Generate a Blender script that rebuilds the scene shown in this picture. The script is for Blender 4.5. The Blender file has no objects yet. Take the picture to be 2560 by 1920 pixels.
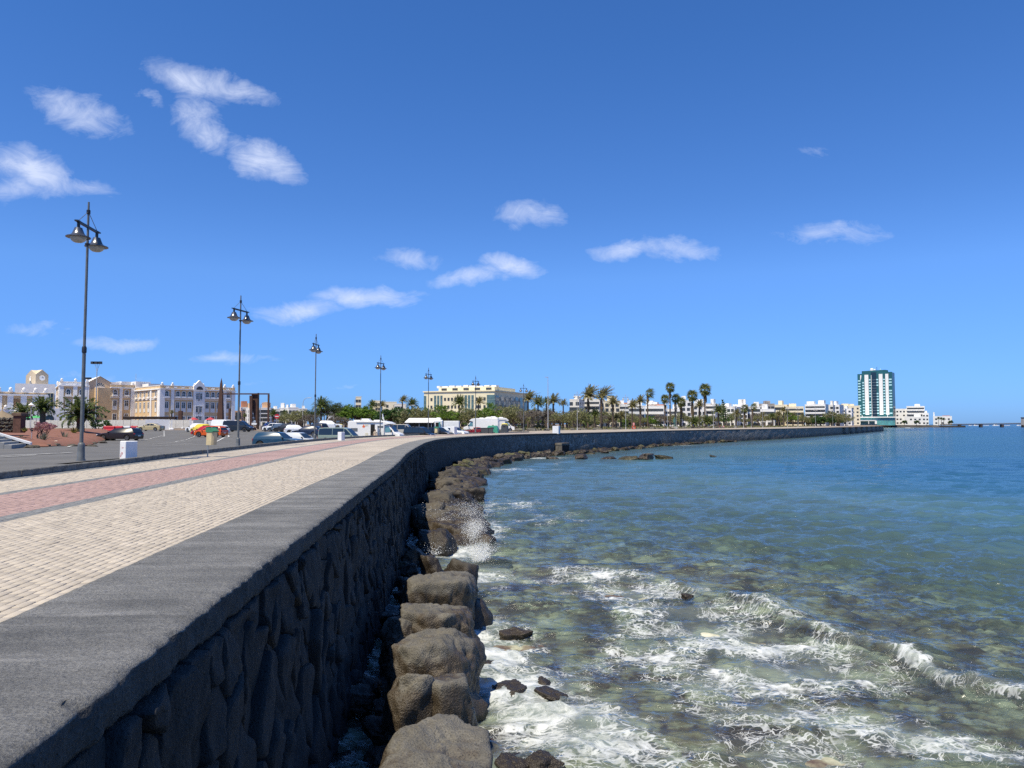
import bpy, bmesh, math, random
import numpy as np
from mathutils import Vector, Matrix

scene = bpy.context.scene
COL = scene.collection
R = math.radians
random.seed(7)

# ------------------------------------------------------------------ camera
FPX, HPX, CAMZ = 1855.0, 1059.0, 5.0
PITCH = math.atan((HPX - 960.0) / FPX)
cam_d = bpy.data.cameras.new('camera')
cam_d.sensor_width = 36.0
cam_d.lens = FPX / 2560.0 * 36.0
cam_d.clip_start = 0.1
cam_d.clip_end = 30000.0
cam = bpy.data.objects.new('camera', cam_d)
cam.location = (0, 0, CAMZ)
cam.rotation_euler = (math.pi / 2 + PITCH, 0, 0)
COL.objects.link(cam)
scene.camera = cam

# ------------------------------------------------------------------ light
SUN_EL, SUN_AZ = R(62.0), R(231.0)          # azimuth: maths angle from +X
sdir = Vector((math.cos(SUN_AZ) * math.cos(SUN_EL), math.sin(SUN_AZ) * math.cos(SUN_EL), math.sin(SUN_EL)))
sun_d = bpy.data.lights.new('sun', 'SUN')
sun_d.energy = 5.0
sun_d.angle = R(0.5)
sun_d.color = (1.0, 0.90, 0.70)
sun = bpy.data.objects.new('sun', sun_d)
sun.rotation_euler = sdir.to_track_quat('Z', 'Y').to_euler()
sun.location = (-30, -10, 60)
COL.objects.link(sun)

world = bpy.data.worlds.new('World')
scene.world = world
world.use_nodes = True
scene.view_settings.view_transform = 'Standard'
scene.view_settings.look = 'None'
scene.view_settings.exposure = 0.30
scene.view_settings.gamma = 1.0
scene.view_settings.use_curve_mapping = False
scene.cycles.use_denoising = False
scene.cycles.sample_clamp_indirect = 2.5
scene.cycles.sample_clamp_direct = 5.0
scene.cycles.max_bounces = 8
scene.cycles.transparent_max_bounces = 12
scene.cycles.caustics_reflective = False
scene.cycles.caustics_refractive = False

# clouds: (u, v, half width, half height, tilt deg, strength); u = x/y, v = z/y of the direction
CL = []
def cl(px, py, a, b, rot, k=1.0):
    CL.append(((px - 1280) / FPX, (HPX - py) / FPX, 1.12 * a / FPX, .92 * b / FPX, rot, k))
cl(165, 265, 150, 62, -20, .80)
cl(470, 185, 135, 58, -14, 1.0); cl(585, 215, 95, 36, -16, .85); cl(470, 275, 80, 70, -50, .75); cl(510, 325, 62, 48, -30, .8)
cl(645, 385, 105, 50, -26, 1.05)
cl(60, 415, 120, 62, -18, 1.15); cl(180, 460, 90, 34, -6, .6); cl(20, 455, 110, 50, 0, .8)
cl(350, 235, 40, 18, -35, .4)
cl(740, 775, 125, 34, 3, .8); cl(910, 740, 125, 34, -4, .95)
cl(1020, 640, 100, 34, -3, .72)
cl(1170, 690, 95, 28, 4, .85); cl(1275, 665, 75, 32, -6, .95)
cl(1320, 525, 95, 34, -6, .72); cl(1290, 550, 42, 26, 0, .45)
cl(1570, 615, 90, 26, 6, .8); cl(1700, 622, 105, 40, -8, .85)
cl(2085, 580, 135, 38, 0, .66)
cl(2055, 370, 70, 26, -6, .38)
cl(80, 832, 95, 26, 0, .5); cl(290, 858, 100, 24, 3, .62); cl(570, 892, 110, 20, 2, .5)
cl(860, 958, 70, 10, 0, .3); cl(660, 890, 80, 16, 0, .3); cl(250, 950, 200, 22, 0, .3); cl(640, 965, 90, 16, 0, .25); cl(1040, 730, 60, 18, 0, .3)

SKY_TINT = (1, 1, 1)
def build_world():
    nt = world.node_tree; N = nt.nodes; L = nt.links
    N.clear()
    out = N.new('ShaderNodeOutputWorld'); bg = N.new('ShaderNodeBackground')
    L.new(bg.outputs[0], out.inputs[0])
    sky = N.new('ShaderNodeTexSky'); sky.sky_type = 'NISHITA'
    sky.sun_disc = False
    sky.sun_elevation = SUN_EL
    sky.sun_rotation = math.pi / 2 - SUN_AZ
    sky.altitude = 300.0
    sky.air_density = 1.0; sky.dust_density = 0.3; sky.ozone_density = 1.0
    tc = N.new('ShaderNodeTexCoord')
    sep = N.new('ShaderNodeSeparateXYZ'); L.new(tc.outputs['Generated'], sep.inputs[0])
    def math_(op, a, b=None, clamp=False):
        n = N.new('ShaderNodeMath'); n.operation = op; n.use_clamp = clamp
        for i, x in enumerate((a, b)):
            if x is None: continue
            if isinstance(x, (int, float)): n.inputs[i].default_value = x
            else: L.new(x, n.inputs[i])
        return n.outputs[0]
    yy = math_('MAXIMUM', sep.outputs[1], 0.08)
    u = math_('DIVIDE', sep.outputs[0], yy); v = math_('DIVIDE', sep.outputs[2], yy)
    comb = N.new('ShaderNodeCombineXYZ'); L.new(u, comb.inputs[0]); L.new(v, comb.inputs[1])
    # wobble of the outlines
    nz = N.new('ShaderNodeTexNoise'); nz.inputs['Scale'].default_value = 11; nz.inputs['Detail'].default_value = 5
    nz.inputs['Roughness'].default_value = .6
    L.new(comb.outputs[0], nz.inputs['Vector'])
    sub = N.new('ShaderNodeVectorMath'); sub.operation = 'SUBTRACT'; L.new(nz.outputs['Color'], sub.inputs[0]); sub.inputs[1].default_value = (.5, .5, .5)
    sc = N.new('ShaderNodeVectorMath'); sc.operation = 'MULTIPLY'; L.new(sub.outputs[0], sc.inputs[0]); sc.inputs[1].default_value = (.10, .045, 0)
    add = N.new('ShaderNodeVectorMath'); add.operation = 'ADD'; L.new(comb.outputs[0], add.inputs[0]); L.new(sc.outputs[0], add.inputs[1])
    total = None
    for (cu, cv, a, b, rot, k) in CL:
        mp = N.new('ShaderNodeMapping'); mp.vector_type = 'TEXTURE'
        L.new(add.outputs[0], mp.inputs[0])
        mp.inputs['Location'].default_value = (cu, cv, 0)
        mp.inputs['Rotation'].default_value = (0, 0, R(rot))
        mp.inputs['Scale'].default_value = (a, b, 1)
        ln = N.new('ShaderNodeVectorMath'); ln.operation = 'LENGTH'; L.new(mp.outputs[0], ln.inputs[0])
        mr = N.new('ShaderNodeMapRange'); mr.interpolation_type = 'SMOOTHSTEP'
        L.new(ln.outputs['Value'], mr.inputs['Value'])
        mr.inputs['From Min'].default_value = 1.5; mr.inputs['From Max'].default_value = -0.15
        mr.inputs['To Min'].default_value = 0; mr.inputs['To Max'].default_value = k
        total = mr.outputs[0] if total is None else math_('MAXIMUM', total, mr.outputs[0])
    n2 = N.new('ShaderNodeTexNoise'); n2.inputs['Scale'].default_value = 19; n2.inputs['Detail'].default_value = 10; n2.inputs['Roughness'].default_value = .70
    n2.inputs['Distortion'].default_value = 1.3
    mp2 = N.new('ShaderNodeMapping'); mp2.inputs['Scale'].default_value = (.75, 1.5, 1); mp2.inputs['Rotation'].default_value = (0, 0, R(14))
    L.new(comb.outputs[0], mp2.inputs[0]); L.new(mp2.outputs[0], n2.inputs['Vector'])
    d = math_('SUBTRACT', n2.outputs['Fac'], .5)
    d = math_('MULTIPLY', d, 2.0)
    gate = math_('MULTIPLY', d, math_('POWER', total, .6))
    dens = math_('ADD', math_('MULTIPLY', total, 1.05), gate)
    dens = math_('MULTIPLY', math_('SUBTRACT', dens, .20), 1.0, True)
    front = N.new('ShaderNodeMapRange'); L.new(sep.outputs[1], front.inputs['Value'])
    front.inputs['From Min'].default_value = .1; front.inputs['From Max'].default_value = .3
    dens = math_('MULTIPLY', dens, front.outputs[0])
    dens = math_('MULTIPLY', math_('POWER', dens, .95), .78)
    # sky colour, pulled a little towards the deep blue of the photograph
    hs = N.new('ShaderNodeVectorMath'); hs.operation = 'MULTIPLY'; L.new(sky.outputs[0], hs.inputs[0])
    # camera-like colour response of the blue, by height above the horizon
    cr = N.new('ShaderNodeValToRGB'); L.new(sep.outputs[2], cr.inputs['Fac']); e = cr.color_ramp.elements
    K = 2.0
    e[0].position = 0.0; e[0].color = (.275 / K, .585 / K, 1.48 / K, 1); e[1].position = 1.0; e[1].color = (.40 / K, .84 / K, 1.46 / K, 1)
    for p, c in ((.03, (.31, .64, 1.52)), (.085, (.385, .715, 1.46)), (.19, (.53, .90, 1.54)), (.28, (.47, .85, 1.46)), (.46, (.41, .84, 1.46))):
        q = e.new(p); q.color = (c[0] / K, c[1] / K, c[2] / K, 1)
    sk = N.new('ShaderNodeVectorMath'); sk.operation = 'SCALE'; L.new(cr.outputs[0], sk.inputs[0]); sk.inputs['Scale'].default_value = K
    L.new(sk.outputs[0], hs.inputs[1])
    mix = N.new('ShaderNodeMix'); mix.data_type = 'RGBA'
    L.new(dens, mix.inputs[0]); L.new(hs.outputs[0], mix.inputs[6])
    mix.inputs[7].default_value = (7.6, 8.3, 10.2, 1)
    L.new(mix.outputs[2], bg.inputs['Color'])
    bg.inputs['Strength'].default_value = 0.088
build_world()

# ------------------------------------------------------------------ projection helpers (real metres)
def P(px, py, z):
    """ground point at height z seen at photograph pixel px, py"""
    dx, dy = px - 1280.0, py - 960.0
    yy = FPX * math.cos(PITCH) + dy * math.sin(PITCH)
    zz = -dy * math.cos(PITCH) + FPX * math.sin(PITCH)
    t = (z - CAMZ) / zz
    return (dx * t, yy * t)
def X(px, Y): return (px - 1280.0) / FPX * Y
def Z(py, Y): return CAMZ + (HPX - py) / FPX * Y

# ------------------------------------------------------------------ numpy noise
_rng = np.random.RandomState(3)
_perm = _rng.rand(64, 64, 64).astype(np.float32)
def vnoise(p):
    p = np.asarray(p, dtype=np.float64)
    i = np.floor(p).astype(np.int64); f = p - i
    f = f * f * (3 - 2 * f)
    i &= 63; j = (i + 1) & 63
    x0, y0, z0 = i[..., 0], i[..., 1], i[..., 2]; x1, y1, z1 = j[..., 0], j[..., 1], j[..., 2]
    fx, fy, fz = f[..., 0], f[..., 1], f[..., 2]
    a = _perm[x0, y0, z0] * (1 - fx) + _perm[x1, y0, z0] * fx
    b = _perm[x0, y1, z0] * (1 - fx) + _perm[x1, y1, z0] * fx
    c = _perm[x0, y0, z1] * (1 - fx) + _perm[x1, y0, z1] * fx
    d = _perm[x0, y1, z1] * (1 - fx) + _perm[x1, y1, z1] * fx
    return (a * (1 - fy) + b * fy) * (1 - fz) + (c * (1 - fy) + d * fy) * fz - 0.5
def fbm(p, octv=4, lac=2.1, gain=.5):
    p = np.asarray(p, dtype=np.float64); s = 0; a = 1.0
    for k in range(octv):
        s = s + a * vnoise(p + 17.3 * k); p = p * lac; a *= gain
    return s
def sstep(a, b, x):
    t = np.clip((x - a) / (b - a), 0, 1); return t * t * (3 - 2 * t)

# ------------------------------------------------------------------ materials
_mats = {}
def nodes_of(m):
    m.use_nodes = True
    nt = m.node_tree
    return nt, nt.nodes, nt.links, nt.nodes['Principled BSDF']
def M(name, col, rough=.7, var=.12, scale=4.0, bump=0.0, bscale=40.0, metal=0.0, spec=.5, coat=0.0, detail=4, col2=None, emit=None):
    if name in _mats: return _mats[name]
    m = bpy.data.materials.new(name); nt, N, L, b = nodes_of(m)
    b.inputs['Roughness'].default_value = rough
    b.inputs['Metallic'].default_value = metal
    b.inputs['Specular IOR Level'].default_value = spec
    b.inputs['Coat Weight'].default_value = coat
    b.inputs['Coat Roughness'].default_value = .05
    tc = N.new('ShaderNodeTexCoord')
    nz = N.new('ShaderNodeTexNoise'); nz.inputs['Scale'].default_value = scale; nz.inputs['Detail'].default_value = detail
    nz.inputs['Roughness'].default_value = .62
    L.new(tc.outputs['Object'], nz.inputs['Vector'])
    mix = N.new('ShaderNodeMix'); mix.data_type = 'RGBA'
    c2 = col2 or tuple(max(0, c * (1 + 2 * var)) for c in col); c1 = tuple(c * (1 - 2 * var) for c in col) if not col2 else col
    mix.inputs[6].default_value = (*c1, 1); mix.inputs[7].default_value = (*c2, 1)
    cr = N.new('ShaderNodeMapRange'); cr.inputs['From Min'].default_value = .3; cr.inputs['From Max'].default_value = .7
    L.new(nz.outputs['Fac'], cr.inputs['Value']); L.new(cr.outputs[0], mix.inputs[0])
    L.new(mix.outputs[2], b.inputs['Base Color'])
    if bump:
        n2 = N.new('ShaderNodeTexNoise'); n2.inputs['Scale'].default_value = bscale; n2.inputs['Detail'].default_value = 5
        L.new(tc.outputs['Object'], n2.inputs['Vector'])
        bp = N.new('ShaderNodeBump'); bp.inputs['Strength'].default_value = min(1, bump); bp.inputs['Distance'].default_value = .02 * max(1, bump)
        L.new(n2.outputs['Fac'], bp.inputs['Height']); L.new(bp.outputs[0], b.inputs['Normal'])
    _mats[name] = m
    return m
def glass(name, col=(.02, .03, .035), rough=.06):
    return M(name, col, rough=rough, var=.2, scale=.8, spec=.8)

# ------------------------------------------------------------------ mesh builder
class MB:
    def __init__(s): s.v = []; s.f = []; s.m = []; s.k = 0
    def add(s, vs, fs, m=None):
        o = len(s.v); s.v.extend(vs); m = s.k if m is None else m
        for f in fs: s.f.append(tuple(i + o for i in f)); s.m.append(m)
        return s
    def box(s, c, d, rz=0.0, m=None, taper=1.0):
        x, y, z = d[0] / 2, d[1] / 2, d[2] / 2; cs, sn = math.cos(rz), math.sin(rz); vs = []
        for dz in (-1, 1):
            t = taper if dz > 0 else 1.0
            for dx, dy in ((-1, -1), (1, -1), (1, 1), (-1, 1)):
                a, b = dx * x * t, dy * y * t
                vs.append((c[0] + a * cs - b * sn, c[1] + a * sn + b * cs, c[2] + dz * z))
        return s.add(vs, [(3, 2, 1, 0), (4, 5, 6, 7), (0, 1, 5, 4), (1, 2, 6, 5), (2, 3, 7, 6), (3, 0, 4, 7)], m)
    def bev(s, c, d, b=.02, m=None):
        """box with chamfered vertical and top edges"""
        x, y = d[0] / 2, d[1] / 2; z0, z1 = c[2] - d[2] / 2, c[2] + d[2] / 2
        def ring(i, z):
            X_, Y_ = x - i, y - i
            q = [(-X_ + b, -Y_), (X_ - b, -Y_), (X_, -Y_ + b), (X_, Y_ - b), (X_ - b, Y_), (-X_ + b, Y_), (-X_, Y_ - b), (-X_, -Y_ + b)]
            return [(c[0] + a, c[1] + e, z) for a, e in q]
        vs = ring(0, z0) + ring(0, z1 - b) + ring(b, z1)
        fs = []
        for r in (0, 8):
            for i in range(8): j = (i + 1) % 8; fs.append((r + i, r + j, r + 8 + j, r + 8 + i))
        fs.append(tuple(range(16, 24))); fs.append(tuple(range(7, -1, -1)))
        return s.add(vs, fs, m)
    def tube(s, p0, p1, r0, r1=None, n=8, m=None, cap=True):
        r1 = r0 if r1 is None else r1
        a = Vector(p0); b = Vector(p1); d = (b - a)
        if d.length < 1e-6: return s
        d.normalize(); u = d.orthogonal().normalized(); w = d.cross(u); vs = []
        for (p, r) in ((a, r0), (b, r1)):
            for i in range(n):
                t = 2 * math.pi * i / n; vs.append(tuple(p + u * (r * math.cos(t)) + w * (r * math.sin(t))))
        fs = [(i, (i + 1) % n, n + (i + 1) % n, n + i) for i in range(n)]
        if cap: fs += [tuple(range(n - 1, -1, -1)), tuple(range(n, 2 * n))]
        return s.add(vs, fs, m)
    def path(s, pts, rs, n=6, m=None):
        for i in range(len(pts) - 1): s.tube(pts[i], pts[i + 1], rs[i], rs[i + 1], n, m, cap=(i in (0, len(pts) - 2)))
        return s
    def lathe(s, prof, n=16, c=(0, 0), m=None):
        vs = []; fs = []
        for r, z in prof:
            for i in range(n):
                t = 2 * math.pi * i / n; vs.append((c[0] + r * math.cos(t), c[1] + r * math.sin(t), z))
        for k in range(len(prof) - 1):
            for i in range(n): j = (i + 1) % n; fs.append((k * n + i, k * n + j, (k + 1) * n + j, (k + 1) * n + i))
        fs.append(tuple(range(n - 1, -1, -1))); fs.append(tuple(range((len(prof) - 1) * n, len(prof) * n)))
        return s.add(vs, fs, m)
    def prism(s, poly, y0, y1, m=None):
        """polygon in x,z extruded along y"""
        n = len(poly); vs = [(x, y0, z) for x, z in poly] + [(x, y1, z) for x, z in poly]
        fs = [tuple(range(n)), tuple(range(2 * n - 1, n - 1, -1))] + [(j, i, n + i, n + j) for i in range(n) for j in ((i + 1) % n,)]
        return s.add(vs, fs, m)
    def mesh(s, name, mats, smooth=None):
        me = bpy.data.meshes.new(name); me.from_pydata(s.v, [], s.f)
        mats = mats if isinstance(mats, (list, tuple)) else [mats]
        for q in mats: me.materials.append(q)
        if any(s.m): me.polygons.foreach_set('material_index', s.m)
        if smooth is not None:
            me.polygons.foreach_set('use_smooth', [True] * len(s.f)); me.set_sharp_from_angle(angle=R(smooth))
        me.update(); return me
    def build(s, name, mats, parent=None, smooth=None, loc=None, rz=0):
        return obj(name, s.mesh(name, mats, smooth), parent, loc, rz)
def obj(name, me, parent=None, loc=None, rz=0):
    o = bpy.data.objects.new(name, me); COL.objects.link(o)
    if parent is not None: o.parent = parent
    if loc is not None: o.location = loc
    if rz: o.rotation_euler = (0, 0, rz)
    return o
def tag(o, label=None, cat=None, group=None, kind=None):
    if label: o['label'] = label
    if cat: o['category'] = cat
    if group: o['group'] = group
    if kind: o['kind'] = kind
    return o
def thing(name, label, cat, loc=(0, 0, 0), rz=0, group=None):
    o = obj(name, None, None, loc, rz); o.empty_display_size = .3
    return tag(o, label, cat, group)
def copy_tree(o, parent=None):
    c = o.copy(); COL.objects.link(c)
    if parent is not None: c.parent = parent
    for ch in list(o.children): copy_tree(ch, c)
    return c
def npmesh(name, v, f, mats=None, smooth=True):
    """numpy verts (n,3), quads/tris (m,k)"""
    v = np.asarray(v, dtype=np.float32); f = np.asarray(f, dtype=np.int32)
    me = bpy.data.meshes.new(name); k = f.shape[1]
    me.vertices.add(len(v)); me.vertices.foreach_set('co', v.ravel())
    me.loops.add(f.size); me.loops.foreach_set('vertex_index', f.ravel())
    me.polygons.add(len(f)); me.polygons.foreach_set('loop_start', np.arange(0, f.size, k, dtype=np.int32))
    me.polygons.foreach_set('loop_total', np.full(len(f), k, dtype=np.int32))
    if smooth: me.polygons.foreach_set('use_smooth', np.ones(len(f), dtype=bool))
    me.update(calc_edges=True); me.validate()
    for q in (mats or []): me.materials.append(q)
    return me
def gridfaces(nr, nc):
    i = np.arange(nr * nc).reshape(nr, nc)
    return np.stack([i[:-1, :-1], i[:-1, 1:], i[1:, 1:], i[1:, :-1]], -1).reshape(-1, 4)
def fattr(me, name, vals):
    a = me.attributes.new(name, 'FLOAT', 'POINT'); a.data.foreach_set('value', np.asarray(vals, dtype=np.float32).ravel())

# ------------------------------------------------------------------ the sea wall line (outer top edge, plan)
WPTS = np.array([(-1.1, -9), (-1.55, -4), (-1.9, 0), (-2.2, 3.3), (-2.42, 5.6), (-2.6, 7.6), (-2.95, 11.8), (-3.54, 18.6), (-4.13, 26), (-5.15, 36),
                 (-6.1, 48), (-7.0, 62), (-7.2, 74), (-6.3, 86), (-4.2, 97), (-.3, 110), (6.5, 122), (16.2, 137), (34, 170), (53, 198), (76, 227),
                 (125, 299), (180, 388), (250, 501)], dtype=float)
def spline(pts, step=.25):
    d = np.r_[0, np.cumsum(np.hypot(*np.diff(pts, axis=0).T))]
    n = len(pts); out = []
    m = np.gradient(pts, d, axis=0)
    for i in range(n - 1):
        h = d[i + 1] - d[i]; k = max(2, int(h / step))
        t = np.linspace(0, 1, k, endpoint=False)[:, None]
        out.append((2 * t**3 - 3 * t**2 + 1) * pts[i] + (t**3 - 2 * t**2 + t) * h * m[i] + (-2 * t**3 + 3 * t**2) * pts[i + 1] + (t**3 - t**2) * h * m[i + 1])
    out.append(pts[-1:])
    return np.concatenate(out)
WL = spline(WPTS)
WS = np.r_[0, np.cumsum(np.hypot(*np.diff(WL, axis=0).T))]
WT = np.gradient(WL, WS, axis=0); WT /= np.linalg.norm(WT, axis=1)[:, None]
WN = np.stack([-WT[:, 1], WT[:, 0]], 1)          # inland
SMAX = WS[-1]
S0 = WS[np.argmin(np.abs(WL[:, 1]))]             # arc length beside the camera
def wpt(s, t=0.0):
    """plan point at arc length s, t metres inland (arrays allowed)"""
    x = np.interp(s, WS, WL[:, 0]); y = np.interp(s, WS, WL[:, 1])
    nx = np.interp(s, WS, WN[:, 0]); ny = np.interp(s, WS, WN[:, 1])
    return x + nx * t, y + ny * t
def wdir(s):
    return math.atan2(float(np.interp(s, WS, WT[:, 1])), float(np.interp(s, WS, WT[:, 0])))
def zprom(s):
    return 3.55 - .15 * sstep(40, 110, np.asarray(s, dtype=float) - S0)
def wall_dist(x, y):
    """signed distance to the wall line, positive on the sea side"""
    x = np.asarray(x, float).ravel(); y = np.asarray(y, float).ravel(); L = WL[::6]; N_ = WN[::6]
    out = np.empty(len(x))
    for a in range(0, len(x), 20000):
        dx = x[a:a + 20000, None] - L[None, :, 0]; dy = y[a:a + 20000, None] - L[None, :, 1]
        k = np.argmin(dx * dx + dy * dy, 1); r = np.arange(len(k))
        nd = np.hypot(dx[r, k], dy[r, k]); side = -(dx[r, k] * N_[k, 0] + dy[r, k] * N_[k, 1])
        out[a:a + 20000] = np.where(side >= 0, nd, -nd)
    return out
# ------------------------------------------------------------------ terrain heights
GP = np.array([(-16, 28, 3.55), (-30, 30, 3.55), (-60, 40, 3.6), (-13, 10, 3.55), (-40, 15, 3.6), (-18, 48, 3.25), (-24, 62, 2.75), (-24, 72, 2.6), (-21, 86, 2.52), (-18, 96, 2.55),
               (-12, 106, 2.7), (-4, 120, 3.0), (-40, 70, 2.85), (-45, 86, 3.0), (-40, 102, 3.1), (-35, 112, 3.15), (-53, 133, 3.5), (-67, 140, 3.6), (-30, 138, 3.4),
               (-12, 135, 3.2), (-90, 160, 3.8), (-100, 195, 4.0), (-130, 250, 4.2), (-60, 180, 3.7), (-20, 180, 3.4), (10, 160, 3.3), (30, 200, 3.35), (70, 260, 3.4),
               (-60, 300, 4.0), (0, 330, 3.8), (120, 330, 3.4), (-200, 400, 4.5), (0, 500, 4.0), (200, 600, 3.4), (300, 900, 3.0), (0, 1200, 4.0), (-60, 90, 3.35), (-60, 60, 3.5), (-33, 52, 3.3)], dtype=float)
def ground_z(x, y):
    x = np.asarray(x, float); y = np.asarray(y, float); sh = np.broadcast(x, y).shape
    xf = np.broadcast_to(x, sh).ravel(); yf = np.broadcast_to(y, sh).ravel()
    d2 = (xf[:, None] - GP[None, :, 0]) ** 2 + (yf[:, None] - GP[None, :, 1]) ** 2 + 9.0
    w = d2 ** -1.75
    z = (w * GP[None, :, 2]).sum(1) / w.sum(1)
    return z.reshape(sh)
def gz(x, y): return float(ground_z(np.array([x]), np.array([y]))[0])

def land_grid(name, xs, ys, keep, dz, m):
    gx, gy = np.meshgrid(xs, ys)
    z = ground_z(gx, gy) + dz
    v = np.stack([gx, gy, z], -1).reshape(-1, 3); f = gridfaces(len(ys), len(xs))
    c = v[f].mean(1)
    f = f[keep(c[:, 0], c[:, 1])]
    used = np.unique(f); mp = np.full(len(v), -1); mp[used] = np.arange(len(used))
    return tag(obj(name, npmesh(name, v[used], mp[f], [m])), kind='structure')

m_earth = M('dry earth', (.20, .15, .105), .95, .2, .25, .3, 6)
m_asph = M('asphalt', (.115, .112, .106), .9, .10, .35, .35, 60, detail=8)
def keep_ground(x, y):
    near = (y < 505)
    wd = wall_dist(x, y)
    ok = np.where(near, wd < -4.0, x < .485 * y + 8)
    car = (wd < -14) & (y < 147) & (x > -112)
    return ok & ~car
land_grid('ground', np.concatenate([np.arange(-900, -150, 25), np.arange(-150, 110, 4.0), np.arange(110, 560, 12)]),
          np.concatenate([np.arange(-30, 300, 4.0), np.arange(300, 1300, 20)]), keep_ground, -.06, m_earth)
land_grid('car_park', np.arange(-118, 12, 2.0), np.arange(-10, 154, 2.0), lambda x, y: (wall_dist(x, y) < -10.9), .04, m_asph)

# ------------------------------------------------------------------ promenade: swept strips + pavers
def strip(mb_pts, name, mats):
    pass
def paver_mat(name, col, joint, w=.2, h=.1):
    m = bpy.data.materials.new(name); nt, N, L, b = nodes_of(m)
    uv = N.new('ShaderNodeUVMap')
    br = N.new('ShaderNodeTexBrick'); br.inputs['Scale'].default_value = 1.0
    br.inputs['Brick Width'].default_value = w; br.inputs['Row Height'].default_value = h
    br.inputs['Mortar Size'].default_value = .006; br.inputs['Mortar Smooth'].default_value = .3
    br.inputs['Color1'].default_value = (*[c * .93 for c in col], 1); br.inputs['Color2'].default_value = (*[min(1, c * 1.07) for c in col], 1)
    br.inputs['Mortar'].default_value = (*joint, 1)
    L.new(uv.outputs[0], br.inputs['Vector'])
    nz = N.new('ShaderNodeTexNoise'); nz.inputs['Scale'].default_value = .35; nz.inputs['Detail'].default_value = 6
    tc = N.new('ShaderNodeTexCoord'); L.new(tc.outputs['Object'], nz.inputs['Vector'])
    mr = N.new('ShaderNodeMapRange'); L.new(nz.outputs['Fac'], mr.inputs['Value'])
    mr.inputs['From Min'].default_value = .3; mr.inputs['From Max'].default_value = .7; mr.inputs['To Min'].default_value = .80; mr.inputs['To Max'].default_value = 1.1
    mx = N.new('ShaderNodeMix'); mx.data_type = 'RGBA'; mx.blend_type = 'MULTIPLY'; mx.inputs[0].default_value = 1
    L.new(br.outputs['Color'], mx.inputs[6]); L.new(mr.outputs[0], mx.inputs[7]); L.new(mx.outputs[2], b.inputs['Base Color'])
    b.inputs['Roughness'].default_value = .85
    bp = N.new('ShaderNodeBump'); bp.inputs['Distance'].default_value = .006; bp.inputs['Strength'].default_value = .6
    L.new(br.outputs['Fac'], bp.inputs['Height']); bp.invert = True; L.new(bp.outputs[0], b.inputs['Normal'])
    return m
CREAM, REDC, GREYC = (.445, .392, .32), (.365, .25, .225), (.195, .20, .20)
mp_cream = paver_mat('cream paving', CREAM, (.24, .20, .15)); mp_red = paver_mat('red paving', REDC, (.22, .13, .11)); mp_grey = paver_mat('grey paving', GREYC, (.10, .10, .10))
def loose_paver(name, col):
    m = bpy.data.materials.new(name); nt, N, L, b = nodes_of(m)
    ge = N.new('ShaderNodeNewGeometry'); oi = N.new('ShaderNodeObjectInfo')
    ad = N.new('ShaderNodeMath'); ad.operation = 'ADD'; L.new(ge.outputs['Random Per Island'], ad.inputs[0]); L.new(oi.outputs['Random'], ad.inputs[1])
    fr = N.new('ShaderNodeMath'); fr.operation = 'FRACT'; L.new(ad.outputs[0], fr.inputs[0])
    nz = N.new('ShaderNodeTexNoise'); nz.inputs['Scale'].default_value = 3.2; nz.inputs['Detail'].default_value = 9; nz.inputs['Roughness'].default_value = .65
    L.new(ge.outputs['Position'], nz.inputs['Vector'])
    n3 = N.new('ShaderNodeTexNoise'); n3.inputs['Scale'].default_value = 160; L.new(ge.outputs['Position'], n3.inputs['Vector'])
    mr = N.new('ShaderNodeMapRange'); L.new(fr.outputs[0], mr.inputs['Value']); mr.inputs['To Min'].default_value = .9; mr.inputs['To Max'].default_value = 1.06
    m2 = N.new('ShaderNodeMapRange'); L.new(nz.outputs['Fac'], m2.inputs['Value']); m2.inputs['From Min'].default_value = .3; m2.inputs['From Max'].default_value = .7
    m2.inputs['To Min'].default_value = .8; m2.inputs['To Max'].default_value = 1.12
    m3 = N.new('ShaderNodeMapRange'); L.new(n3.outputs['Fac'], m3.inputs['Value']); m3.inputs['From Min'].default_value = .3; m3.inputs['From Max'].default_value = .7
    m3.inputs['To Min'].default_value = .9; m3.inputs['To Max'].default_value = 1.1
    mu = N.new('ShaderNodeMath'); mu.operation = 'MULTIPLY'; L.new(mr.outputs[0], mu.inputs[0]); L.new(m2.outputs[0], mu.inputs[1])
    mv = N.new('ShaderNodeMath'); mv.operation = 'MULTIPLY'; L.new(mu.outputs[0], mv.inputs[0]); L.new(m3.outputs[0], mv.inputs[1])
    vm = N.new('ShaderNodeVectorMath'); vm.operation = 'SCALE'; vm.inputs[0].default_value = col; L.new(mv.outputs[0], vm.inputs['Scale'])
    L.new(vm.outputs[0], b.inputs['Base Color']); b.inputs['Roughness'].default_value = .88
    bp = N.new('ShaderNodeBump'); bp.inputs['Distance'].default_value = .004; bp.inputs['Strength'].default_value = .6
    L.new(n3.outputs['Fac'], bp.inputs['Height']); L.new(bp.outputs[0], b.inputs['Normal'])
    return m
ml = [loose_paver('cream paver', CREAM), loose_paver('red paver', REDC), loose_paver('grey paver', GREYC)]
m_sand = M('joint sand', (.085, .07, .055), .95, .2, 30)

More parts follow.
